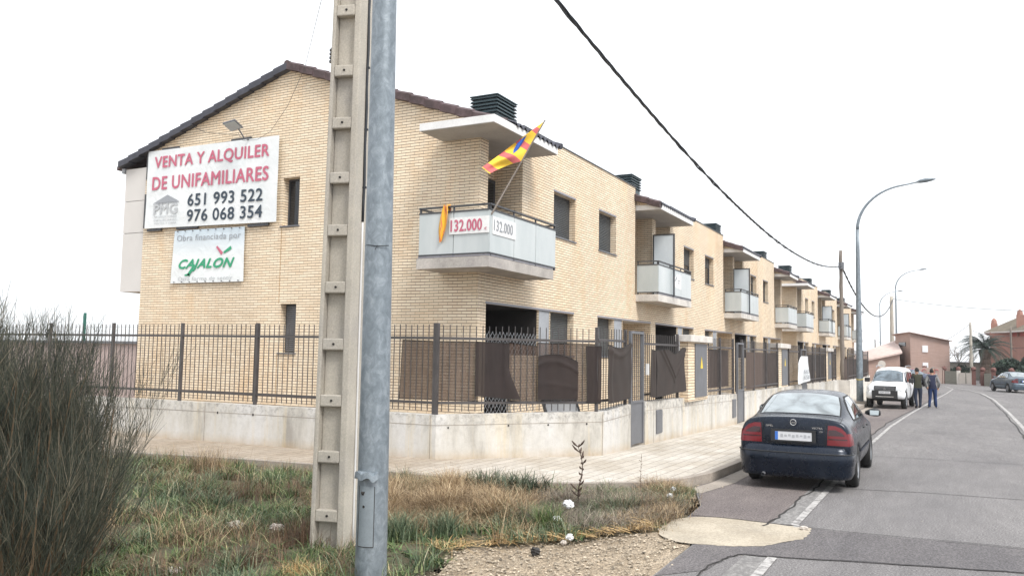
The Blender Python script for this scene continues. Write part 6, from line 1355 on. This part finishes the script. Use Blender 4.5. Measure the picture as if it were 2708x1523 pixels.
m_ = MB(); m_.box(4.60, 4.72, -.60, .60, .44, .81); m_.build('bumper_insert', M['black_plastic'], t, local=True, bevel=.02); m_ = MB(); m_.box(4.715, 4.735, -.42, .42, .53, .56); m_.build('skid_bar', M['chrome'], t, local=True)
m_ = MB(); m_.box(4.73, 4.745, -.27, .27, .67, .78); pl = m_.build('number_plate', M['plate'], t, local=True)
ob = text_on('0244 DYS', (0, 0, 0), (0, 1, 0), (0, 0, 1), .44, .07, M['dark_letter'], None, off=0, nrm=(1, 0, 0), name='plate_lettering')
for v in ob.data.vertices: v.co += Vector((4.747, -.22, .69))
ob.parent = pl
MB().box(.4, 4.3, -.78, .78, .34, .70).build('underbody', M['rubber'], t, local=True)
loft(t, 'rear_bumper', M['paint_white'], [(-.03, .42), (.03, .46), (.05, .6), (.0, .70)], bumper_plan(.05, .86, .4, -1, .2))
# ------------------------------------------------------------------ people
varied('skin', (.40, .22, .15), .6, 9, .1); varied('hair_black', (.010, .009, .009), .7, 20, .2); varied('hair_grey', (.20, .19, .18), .8, 20, .2)
varied('cloth_green', (.036, .037, .022), .9, 6, .2); varied('cloth_black', (.014, .014, .017), .9, 6, .2); varied('cloth_navy', (.010, .014, .042), .85, 6, .2); varied('cloth_blue', (.014, .036, .115), .85, 6, .25); varied('cloth_jean', (.018, .026, .05), .9, 6, .25); varied('cloth_grey', (.20, .20, .20), .9, 6, .2); varied('shoe', (.03, .025, .025), .7, 8, .2); varied('shoe_pale', (.35, .34, .33), .7, 8, .2); varied('cloth_pinkish', (.45, .10, .13), .9, 6, .2)
def person(loc, rz, label, mats, pose, H_=1.72, stoop=.06, hair='hair_black'):
    """one skinned body; x forward, y left. pose: joints in units of body height"""
    t = thing('person', loc, label, 'person', 'people standing in the road', rz); J = {}
    s = H_
    base = dict(pel=(0, 0, .53), sp=(.01, 0, .62), ch=(stoop * .6, 0, .74), nk=(stoop, 0, .835), hd0=(stoop * 1.25, 0, .875), hd1=(stoop * 1.5, 0, .955),
      shL=(stoop * .8, .105, .805), shR=(stoop * .8, -.105, .805), elL=(-.01, .145, .64), elR=(-.01, -.145, .64), wrL=(.06, .13, .50), wrR=(.06, -.13, .50), haL=(.085, .12, .45), haR=(.085, -.12, .45),
      hpL=(0, .052, .50), hpR=(0, -.052, .50), knL=(.015, .06, .28), knR=(.015, -.06, .28), anL=(-.01, .065, .045), anR=(-.01, -.065, .045), toL=(.075, .075, .015), toR=(.075, -.075, .015))
    base.update(pose); names = list(base)
    rad = dict(pel=(.085, .068), sp=(.088, .066), ch=(.098, .070), nk=(.034, .034), hd0=(.042, .048), hd1=(.046, .052), shL=(.045,) * 2, shR=(.045,) * 2, elL=(.029,) * 2, elR=(.029,) * 2, wrL=(.020,) * 2, wrR=(.020,) * 2, haL=(.022, .014), haR=(.022, .014),
      hpL=(.062,) * 2, hpR=(.062,) * 2, knL=(.042,) * 2, knR=(.042,) * 2, anL=(.030,) * 2, anR=(.030,) * 2, toL=(.028, .018), toR=(.028, .018))
    E_ = [('pel', 'sp'), ('sp', 'ch'), ('ch', 'nk'), ('nk', 'hd0'), ('hd0', 'hd1'), ('ch', 'shL'), ('ch', 'shR'), ('shL', 'elL'), ('shR', 'elR'), ('elL', 'wrL'), ('elR', 'wrR'), ('wrL', 'haL'), ('wrR', 'haR'), ('pel', 'hpL'), ('pel', 'hpR'), ('hpL', 'knL'), ('hpR', 'knR'), ('knL', 'anL'), ('knR', 'anR'), ('anL', 'toL'), ('anR', 'toR')]
    P = [Vector(base[k]) * s for k in names]; rads = [tuple(r * s for r in rad[k]) for k in names]; edges = [(names.index(a), names.index(b)) for a, b in E_]
    # five fingers on each hand as short chains
    for sd_ in ('L', 'R'):
        hi = names.index('ha' + sd_); h = P[hi]; w = P[names.index('wr' + sd_)]; d = (h - w).normalized(); sd = Vector((0, 1, 0)).cross(d).normalized()
        for k in range(4):
            o = (k - 1.5) * .018 * (s / 1.72); L = (.062, .072, .068, .052)[k] * s / 1.72; a = len(P); P += [h + sd * o + d * .035, h + sd * o + d * (.035 + L * .9) + Vector((0, -.012 if sd_ == 'L' else .012, 0))]; rads += [(.0085, .0085), (.0065, .0065)]; edges += [(hi, a), (a, a + 1)]
        a = len(P); P += [h + sd * .035 - d * .005, h + sd * .055 + d * .035]; rads += [(.010, .010), (.008, .008)]; edges += [(hi, a), (a, a + 1)]
    me = bpy.data.meshes.new('body'); me.from_pydata([tuple(p) for p in P], edges, []); o = bpy.data.objects.new('body', me); COL.objects.link(o)
    md = o.modifiers.new('skin', 'SKIN'); md.use_smooth_shade = True
    for v, r in zip(me.skin_vertices[0].data, rads): v.radius = r
    me.skin_vertices[0].data[0].use_root = True; md2 = o.modifiers.new('sub', 'SUBSURF'); md2.levels = 2; md2.render_levels = 2
    bpy.context.view_layer.update(); dg = bpy.context.evaluated_depsgraph_get(); nm = bpy.data.meshes.new_from_object(o.evaluated_get(dg)); o.modifiers.clear(); o.data = nm; o.parent = t
    for k in ('skin', mats['top'], mats['sleeve'], mats['legs'], mats['shoe']): nm.materials.append(M[k])
    bone_mat = {('nk', 'hd0'): 0, ('hd0', 'hd1'): 0, ('wrL', 'haL'): 0, ('wrR', 'haR'): 0, ('pel', 'sp'): 1, ('sp', 'ch'): 1, ('ch', 'nk'): 1, ('ch', 'shL'): 1, ('ch', 'shR'): 1, ('shL', 'elL'): 2, ('shR', 'elR'): 2, ('elL', 'wrL'): 2, ('elR', 'wrR'): 2, ('anL', 'toL'): 4, ('anR', 'toR'): 4}
    segs = [(P[names.index(a)], P[names.index(b)], bone_mat.get((a, b), 3)) for a, b in E_] + [(P[i], P[j], 0) for i, j in edges[len(E_):]]
    mi = []
    for p in nm.polygons:
        c = p.center; best = (9, 0)
        for a, b_, m_i in segs:
            ab = b_ - a; tt = max(0, min(1, (c - a).dot(ab) / max(ab.length_squared, 1e-9))); dd = (a + ab * tt - c).length
            if dd < best[0]: best = (dd, m_i)
        m_i = best[1]
        if m_i == 3 and c.z > .50 * s: m_i = 1
        mi.append(m_i)
    nm.polygons.foreach_set('material_index', mi); nm.polygons.foreach_set('use_smooth', [True] * len(nm.polygons))
    # head: eyes, nose, mouth, ears on the front; hair cap over the skull
    hc = (P[names.index('hd0')] + P[names.index('hd1')]) / 2 + Vector((0, 0, .02)); u = s / 1.72
    yaw = pose.get('_yaw', 0) if isinstance(pose.get('_yaw', 0), (int, float)) else 0
    bm = bmesh.new(); bmesh.ops.create_uvsphere(bm, u_segments=20, v_segments=14, radius=1)
    for v in bm.verts: v.co = Vector((v.co.x * .098, v.co.y * .080, v.co.z * .118)) * u
    kill = [v for v in bm.verts if v.co.x > .045 * u and v.co.z < .055 * u or v.co.z < -.07 * u]; bmesh.ops.delete(bm, geom=kill, context='VERTS')
    for v in bm.verts: v.co *= 1.04 + .05 * math.sin(v.co.x * 90 + v.co.z * 70)
    hm_ = bpy.data.meshes.new('hair'); bm.to_mesh(hm_); bm.free(); hm_.materials.append(M[hair]); ho = bpy.data.objects.new('hair', hm_); COL.objects.link(ho); ho.parent = t; ho.location = hc + Vector((-.006, 0, .018)); ho.rotation_euler = (0, 0, pose_yaw.get(label, 0))
    f = MB(); F = Vector((1, 0, 0)); 
    def ball(c, r, sx=1, sy=1, sz=1):
        bm = bmesh.new(); bmesh.ops.create_icosphere(bm, subdivisions=2, radius=r); k = len(f.v); f.add([(v.co.x * sx + c[0], v.co.y * sy + c[1], v.co.z * sz + c[2]) for v in bm.verts], [tuple(v.index for v in q.verts) for q in bm.faces]); bm.free()
    ball((.0, 0, -.005), .092 * u, .98, .80, 1.18); ball((.095 * u, 0, -.01), .016 * u, 1, .8, 1.4); ball((.0, .078 * u, -.005), .022 * u, .6, .4, 1.3); ball((.0, -.078 * u, -.005), .022 * u, .6, .4, 1.3)
    hd = f.build('face', M['skin'], t, smooth=True, local=True); hd.location = hc; hd.rotation_euler = (0, 0, pose_yaw.get(label, 0))
    f = MB(); ball((.083 * u, .030 * u, .012 * u), .010 * u); ball((.083 * u, -.030 * u, .012 * u), .010 * u); ball((.086 * u, 0, -.052 * u), .018 * u, .4, 1, .3); e = f.build('eyes_and_mouth', M['hair_black'], hd, local=True)
    return t
pose_yaw = {}
copyless = None
L1 = 'man in a green vest and black sleeves standing beside the white vehicle, looking left'; pose_yaw[L1] = .6
person((39.65, 1.27, gz(39.6)), R(20), L1, dict(top='cloth_green', sleeve='cloth_black', legs='cloth_jean', shoe='shoe'), dict(elL=(.03, .135, .66), wrL=(.12, .10, .62), haL=(.155, .08, .61), elR=(.0, -.14, .64), wrR=(.09, -.10, .56), haR=(.125, -.075, .555), anL=(-.035, .045, .045), toL=(.045, .055, .015), anR=(.01, -.05, .045), toR=(.09, -.05, .015)), 1.70, .05)
L2 = 'stooping man in a navy vest and bright blue trousers with his back to the camera'
person((40.15, .72, gz(40.2)), R(8), L2, dict(top='cloth_navy', sleeve='cloth_grey', legs='cloth_blue', shoe='shoe_pale'), dict(anL=(-.02, .09, .045), toL=(.05, .11, .015), anR=(.0, -.075, .045), toR=(.07, -.09, .015), elL=(-.02, .165, .64), elR=(-.02, -.165, .64), wrL=(.05, .14, .52), wrR=(.05, -.14, .52), haL=(.085, .11, .49), haR=(.085, -.11, .49)), 1.66, .09)
L3 = 'man in a grey jacket mostly hidden behind the man in the navy vest'
person((41.3, .76, gz(41.2)), R(200), L3, dict(top='cloth_grey', sleeve='cloth_grey', legs='cloth_jean', shoe='shoe'), {}, 1.72, .05, 'hair_grey')
# ------------------------------------------------------------------ background
varied('stucco_pink', (.36, .19, .15), .9, 1.2, .15, 10, .06); varied('stucco_red', (.40, .10, .08), .9, 1.2, .15, 10, .06); varied('render_pink', (.55, .43, .38), .9, 1.2, .15, 10, .06); varied('roof_pale', (.62, .50, .46), .9, 2, .2, 12, .1); varied('roof_olive', (.16, .135, .10), .9, 2, .25, 12, .15); varied('slats_grey', (.24, .24, .21), .85, 3, .2, 20, .1, stretch=(1, 1, 6)); varied('white_wall', (.66, .62, .58), .85, 2, .12, 12, .06); varied('post_red', (.15, .07, .06), .85, 3, .2, 20, .1); varied('rear_wall_mat', (.46, .37, .35), .9, 1.4, .18, 12, .06)
plain('graffiti_red', (.45, .10, .12), .7); plain('window_white', (.75, .76, .78), .5)
def zg(x): return gz(x)
# left, behind the bush: rear boundary wall with green mesh panels
t = thing('rear_wall', (15.9, 30, 0), 'low pinkish wall behind the end house, seen through the bush', 'wall'); mb = MB(); mb.box(15.5, 15.75, YB + .02, 60, -.1, 2.03); mb.build('wall', M['rear_wall_mat'], t); mb = MB(); mb.box(15.42, 15.83, YB + .02, 60, 2.032, 2.10); mb.build('coping', M['metal_grey'], t)
plain('green_metal', (.03, .16, .13), .5); plain('wire_grey', (.42, .47, .47), .5)
def mesh_fence(x, y0, y1, z0, z1, label, posts, dx=.0):
    t = thing('mesh_fence', (x, (y0 + y1) / 2, z0), label, 'fence', 'green mesh fences behind the end house'); w = MB(); n = int((y1 - y0) / .10)
    for i in range(n + 1): y = y0 + (y1 - y0) * i / n; w.box(x - .003, x + .003, y - .003, y + .003, z0, z1)
    for z in np.arange(z0, z1 + .01, .4): w.box(x - .004, x + .004, y0, y1, z - .004, z + .004)
    w.build('wire_panel', M['wire_grey'], t)
    for y in posts: MB().box(x - .03, x + .03, y - .03, y + .03, z0 - 2, z1 + .06).build('post', M['green_metal'], t)
mesh_fence(15.65, YB + .1, 45, 2.1, 2.85, 'low green mesh fence on the rear wall', (22.3, 28.2, 34.5)); mesh_fence(20.0, 35.2, 60.0, 2.1, 4.6, 'tall grey mesh fence rising at the far left', (35.2, 40, 45))
# brick building at the end of the road
def poly_building(name, foot, tops, z0, label, mat, cat, roofmat=None, windows=(), group=None, th=.18):
    cx = sum(p[0] for p in foot) / len(foot); cy = sum(p[1] for p in foot) / len(foot); t = thing(name, (cx, cy, z0), label, cat, group); n = len(foot); mb = MB()
    for i in range(n):
        a, b = foot[i], foot[(i + 1) % n]; mb.quad((*a, z0 - .3), (*b, z0 - .3), (*b, tops[(i + 1) % n]), (*a, tops[i]))
    mb.build('wall', M[mat], t, fixn=True)
    if roofmat:
        r = MB(); vs = []
        for (x, y), z in zip(foot, tops): d = Vector((x - cx, y - cy)); d = d * (1 + .35 / d.length); vs.append((cx + d.x, cy + d.y, z + .01))
        r.add(vs + [(x, y, z + th) for x, y, z in vs], [tuple(range(n))[::-1], tuple(range(n, 2 * n))] + [(i, (i + 1) % n, n + (i + 1) % n, n + i) for i in range(n)]); r.build('roof', M[roofmat], t, fixn=True)
    for (i, s0, s1, z_0, z_1, wm, wname) in windows:
        a, b = foot[i], foot[(i + 1) % n]; p, q = Vector(a).lerp(Vector(b), s0), Vector(a).lerp(Vector(b), s1); d = (q - p).normalized(); nn = Vector((d.y, -d.x)); 
        if nn.dot(Vector((cx, cy)) - p) > 0: nn = -nn
        o = nn * .06; m_ = MB(); P = [(p.x, p.y), (q.x, q.y), (q.x + o.x, q.y + o.y), (p.x + o.x, p.y + o.y)]; m_.prism(P, z_0, z_1); w = m_.build(wname, M[wm], t, fixn=True)
        if wm == 'window_white' and z_0 < 2:
            g = MB(); o2 = nn * .07
            for f0, f1 in ((.15, .40), (.55, .80)): u, v = p.lerp(q, f0), p.lerp(q, f1); g.quad((u.x + o2.x, u.y + o2.y, z_0 + .1), (v.x + o2.x, v.y + o2.y, z_0 + .1), (v.x + o2.x, v.y + o2.y, z_0 + .45), (u.x + o2.x, u.y + o2.y, z_0 + .45))
            g.build('pane', M['column_grey'], w)
    return t
poly_building('brick_building', [(93.9, 3.62), (95.85, .10), (104, 4.0), (98.5, 5.25)], [4.72, 3.88, 3.9, 4.60], -.29, 'pink brick building with sloping top at the end of the road', 'brick_pink', 'building', 'brick_pink', [(0, .30, .44, 2.75, 3.42, 'window_white', 'window'), (0, .30, .44, .95, 1.70, 'window_white', 'window'), (3, .28, .72, 3.35, 3.75, 'window_dark', 'window')], th=.06)
poly_building('warehouse', [(91.5, 9.3), (92.8, 4.55), (100, 5.4), (99, 10.2)], [1.25, 2.55, 3.9, 1.9], -.29, 'low brown building with a pale sloping roof left of the brick building', 'brick_pink', 'building', 'roof_pale', [(0, .12, .20, .6, 1.2, 'window_white', 'window')], th=.16)
poly_building('shed', [(88.0, 11.3), (89.5, 8.6), (96, 9.4), (95, 12.4)], [1.6, 2.15, 2.15, 1.6], -.29, 'grey-roofed shed far behind the lamp post', 'rear_wall_mat', 'building', 'roof_olive', th=.12)
# garden walls across the end of the road
def gwall(a, b, z1, label, mat, th=.2, group='garden walls at the bend'):
    t = thing('garden_wall', ((a[0] + b[0]) / 2, (a[1] + b[1]) / 2, gz(a[0])), label, 'wall', group); n = inset(a, b, -th); mb = MB(); mb.prism([a, b, (b[0] - n[0], b[1] - n[1]), (a[0] - n[0], a[1] - n[1])], gz(a[0]) - .1, z1); mb.build('panel', M[mat], t, fixn=True); return t
g = gwall((92.2, 4.6), (91.0, .62), 1.22, 'pale pinkish wall with red graffiti at the end of the road', 'render_pink')
gm = MB()
for i in range(9):
    s = .12 + .09 * i; y = 4.6 - 3.98 * s; x = 92.2 - 1.2 * s - .03; r_ = .10 + .05 * (i % 3); gm.tube([(x, y + r_ * math.cos(a), .55 + .25 * ((i * 7) % 3) / 2 + r_ * 1.3 * math.sin(a)) for a in np.linspace(0, 4.5 + i % 3, 12)], .035, 4)
gm.build('graffiti', M['graffiti_red'], g)
gwall((91.0, .55), (90.3, -.55), .95, 'grey slatted fence panel between two ball-topped posts', 'slats_grey'); gwall((86.3, -2.6), (85.2, -3.2), .85, 'brown slatted panel left of the palm trunk', 'slats_grey'); gwall((84.6, -3.45), (81.4, -4.35), .55, 'white slatted panel below the palm', 'white_wall'); gwall((80.8, -4.55), (66, -7.2), .75, 'dark railing wall behind the grey parked car', 'post_red')
t = thing('gate', (89.3, -1.1, -.28), 'white double gate at the bend of the road', 'gate'); mb = MB(); mb.prism([(90.2, -.70), (88.9, -1.75), (88.84, -1.72), (90.14, -.66)], -.22, .82); mb.build('leaf', M['white_wall'], t, fixn=True); mb = MB()
for s in (.5,): mb.bar((90.1 - 1.3 * s, -.68 - 1.05 * s, -.2), (90.1 - 1.3 * s, -.68 - 1.05 * s, .9), .07)
mb.build('centre_post', M['slats_grey'], t)
posts = [((91.2, .60), 'post_red'), ((90.35, -.62), 'white_wall'), ((88.8, -1.85), 'post_red'), ((86.6, -2.5), 'post_red'), ((84.9, -3.30), 'post_red'), ((81.1, -4.45), 'post_red'), ((92.0, 2.3), 'post_red')]
names_ = ['first from the left, by the graffiti wall', 'white one left of the white gate', 'dark one right of the white gate', 'slim one beside the grey pole', 'left of the white slatted panel', 'right of the white slatted panel', 'in front of the graffiti, red bush on top']
for (p, mt), nm_ in zip(posts, names_):
    t = thing('gate_post', (*p, gz(p[0])), 'brick gate post with rounded top, ' + nm_, 'post', 'gate posts at the bend'); mb = MB(); mb.box(p[0] - .17, p[0] + .17, p[1] - .17, p[1] + .17, gz(p[0]) - .05, 1.02); mb.build('shaft', M[mt], t)
    bm = bmesh.new(); bmesh.ops.create_icosphere(bm, subdivisions=2, radius=.24); me = bpy.data.meshes.new('ball_top')
    for v in bm.verts: v.co *= random.uniform(.85, 1.1)
    bm.to_mesh(me); bm.free(); me.materials.append(M['post_red']); o = bpy.data.objects.new('ball_top', me); COL.objects.link(o); o.parent = t; o.location = (0, 0, 1.18 - gz(p[0]))
# red house on the right
t = poly_building('red_house', [(106, -3.9), (104.5, -5.9), (98.5, -8.1), (96, -17), (112, -19), (116, -5)], [5.2, 5.2, 5.2, 5.2, 5.2, 5.2], -.29, 'red rendered house with olive tiled roof behind the palm tree', 'stucco_red', 'house', None, [(1, .35, .62, 2.1, 3.5, 'canopy_white', 'window'), (2, .25, .32, 1.9, 3.6, 'orange_mark', 'window')])
mb = MB(); mb.quad((105.9, -3.85, -.4), (104.4, -5.87, -.4), (104.4, -5.87, 5.19), (105.9, -3.85, 5.19)); mb.quad((104.4, -5.87, -.4), (101.5, -6.93, -.4), (101.5, -6.93, 4.6), (104.4, -5.87, 4.6)); mb.build('front_wing', M['stucco_pink'], t)
mb = MB(); f = [(106.6, -3.3), (104.3, -5.2), (97.6, -7.6), (95, -17.5), (113, -20), (117, -4)]; ap = (107, -12, 9.4)
for i in range(6): a, b = f[i], f[(i + 1) % 6]; mb.add([(*a, 5.2), (*b, 5.2), ap], [(0, 1, 2)])
mb.build('roof', M['roof_olive'], t, fixn=True)
mb = MB(); mb.prism(f, 5.05, 5.19); mb.build('eaves_board', M['white_wall'], t, fixn=True)
for x, y, z in ((108.3, -4.4, 6.2), (103.3, -6.6, 6.9)):
    mb = MB(); mb.box(x - .4, x + .4, y - .33, y + .33, 4.6, z); ch = mb.build('chimney', M['stucco_pink'], t); mb = MB(); mb.tube([(x, y, z), (x, y, z + .35), (x, y, z + .6)], [.30, .26, .05], 8); mb.build('chimney_cap', M['stucco_pink'], ch)
# palm
varied('palm_trunk', (.13, .095, .075), .95, 8, .4, 30, .3, bmp=.6); leaf_mat('palm_leaf', [(0, (.02, .04, .03)), (.6, (.04, .065, .045)), (1, (.08, .10, .07))])
t = thing('palm_tree', (95.6, -3.05, -.29), 'thick-trunked date palm with drooping fronds in front of the red house', 'tree'); P = [(95.6, -3.05, -.4 + i * .25) for i in range(15)]; MB().tube(P, [.55 - .01 * i + .05 * (i % 2) + (.12 if i > 11 else 0) for i in range(15)], 12).build('trunk', M['palm_trunk'], t)
mb = MB(); vs = []; fs = []; rr = random.Random(4); tone = []
for k in range(64):
    az = rr.uniform(0, 6.283); el = rr.uniform(-.15, 1.25); L = rr.uniform(2.5, 3.3); c = Vector((95.6, -3.05, 3.15)); d = Vector((math.cos(az), math.sin(az), 0)); pts = []
    for i in range(11): s = i / 10; pts.append(c + d * L * s * math.cos(el * (1 - .25 * s)) + Vector((0, 0, L * (math.sin(el) * s * 1.05 - .75 * s ** 2.3 * (1.1 - .4 * math.sin(el))))))
    mb.tube(pts, [.03 - .0025 * i for i in range(11)], 4); sd = Vector((-d.y, d.x, 0)); tn = rr.random()
    for i in range(1, 40):
        s = i / 40 * 10; a = int(s); p = pts[a].lerp(pts[min(a + 1, 10)], s - a); fw = (pts[min(a + 1, 10)] - pts[a]).normalized(); LL = .42 * math.sin(max(.18, i / 40) * 2.9) + .08
        for sg in (1, -1):
            q = p + (sd * sg * .8 + fw * .6 + Vector((0, 0, -.35 + rr.uniform(-.2, .1)))).normalized() * LL; w_ = fw * .022; mb.add([p - w_, p + w_, q], [(0, 1, 2)])
mb.build('crown', M['palm_leaf'], t).data.update()
# far bare trees, hedges
def bare_tree(x, y, h, label, seed, mat='wood_pole'):
    rr = random.Random(seed); t = thing('bare_tree', (x, y, gz(x)), label, 'tree', 'bare trees beyond the bend'); mb = MB()
    def br(p, d, L, r, n):
        q = p + d * L; mb.tube([p, p.lerp(q, .5) + Vector((rr.uniform(-.05, .05),) * 3) * L, q], [r, r * .8, r * .6], 4, cap=False)
        if n:
            for _ in range(3 + (n > 2)): br(p.lerp(q, rr.uniform(.6, 1)), (d + Vector((rr.uniform(-.6, .6), rr.uniform(-.6, .6), rr.uniform(-.1, .5)))).normalized(), L * rr.uniform(.5, .8), r * .55, n - 1)
    br(Vector((x, y, gz(x))), Vector((0, 0, 1)), h * .35, h * .02, 4); mb.build('branches', M[mat], t)
bare_tree(125, .8, 5.0, 'bare tree above the far roofs, left one', 1); bare_tree(127, -.9, 5.2, 'bare tree above the far roofs, middle one', 2); bare_tree(124, -2.2, 4.8, 'bare tree just left of the grey pole', 3)
leaf_mat('hedge_leaf', [(0, (.012, .028, .022)), (.6, (.025, .05, .035)), (1, (.05, .08, .05))])
def leafy(x, y, z, rx, ry, rz_, n, label, name='hedge', leaf=.10, mat='hedge_leaf', trunk=None, group='dark hedges by the red house'):
    t = thing(name, (x, y, gz(x)), label, 'hedge' if name == 'hedge' else 'tree', group); u = rng.normal(0, 1, (n, 3)); u /= np.linalg.norm(u, axis=1)[:, None]; r = rng.uniform(.45, 1, n) ** .5; lump = 1 + .22 * np.sin(u[:, 0] * 5 + x) * np.cos(u[:, 1] * 6 + y) + .15 * np.sin(u[:, 2] * 8)
    c = u * (r * lump)[:, None] * np.array([rx, ry, rz_]) + np.array([0, 0, z - gz(x)]); V = np.repeat(c[:, None, :], 4, 1) + rng.normal(0, leaf, (n, 4, 3)); V = V[(c[:, 2] > -.05)]; n = len(V)
    me = bpy.data.meshes.new('leaves'); me.vertices.add(n * 4); me.vertices.foreach_set('co', V.reshape(-1)); me.loops.add(n * 4); me.loops.foreach_set('vertex_index', np.arange(n * 4, dtype=np.int32)); me.polygons.add(n); me.polygons.foreach_set('loop_start', np.arange(n, dtype=np.int32) * 4)
    at = me.attributes.new('tone', 'FLOAT', 'POINT'); at.data.foreach_set('value', np.repeat(rng.uniform(0, 1, n), 4).astype(np.float32)); me.update(calc_edges=True); me.materials.append(M[mat]); o = bpy.data.objects.new('crown', me); COL.objects.link(o); o.parent = t
leafy(90.0, -4.7, 1.35, 1.3, 1.2, .75, 2600, 'spreading dark evergreen right of the palm trunk'); leafy(88, -6.6, 1.5, 1.4, 1.3, .9, 2600, 'dark evergreen hedge at the right edge behind the grey car'); leafy(84, -5.6, .75, 1.6, .9, .55, 1800, 'low dark hedge behind the grey car')
leafy(96.5, -.9, .9, .9, .8, .5, 900, 'small shrub behind the white gate')
leafy(85, 9.6, 1.2, 1.6, 1.3, .9, 1400, 'scrubby tree behind the screened fence by the lamp post', leaf=.12, mat='grass_rust')
sheet('far_field', [(130, -300), (600, -300), (600, 300), (130, 300)], -.02, M['soil_far'] if 'soil_far' in M else varied('soil_far', (.12, .11, .07), .95, .05, .2, 1, .1))
poly_building('far_wall', [(112, 2.2), (112, -3.6), (116, -3.6), (116, 2.2)], [1.75, 1.7, 1.7, 1.75], -.29, 'long low grey wall with flat roof beyond the white gate', 'slats_grey', 'building', 'metal_grey', th=.08)
t = thing('satellite_gear', (88, 5.9, 1.0), 'white box and dish on a post beside the far pole', 'antenna'); mb = MB(); mb.tube([(88, 5.9, gz(88)), (88, 5.9, 1.6)], .05, 6); mb.build('post', M['metal_grey'], t); mb = MB(); mb.tube([(87.9, 5.9, 1.5), (87.8, 5.9, 1.5)], [.05, .35], 12); mb.build('dish', M['white_wall'], t)

# ------------------------------------------------------------------ thin winter haze over the street
m = bpy.data.materials.new('haze'); m.use_nodes = True; n, l = m.node_tree.nodes, m.node_tree.links
for q in list(n): n.remove(q)
vo = n.new("ShaderNodeVolumePrincipled"); vo.inputs['Color'].default_value = (.93, .94, .96, 1); vo.inputs['Density'].default_value = .0004; vo.inputs['Anisotropy'].default_value = .2
ou = n.new("ShaderNodeOutputMaterial"); l.new(vo.outputs[0], ou.inputs['Volume'])
o = MB().box(-62, 905, -505, 705, -1.6, 16).build('haze', m); tag(o, kind='stuff', label='thin pale winter haze')
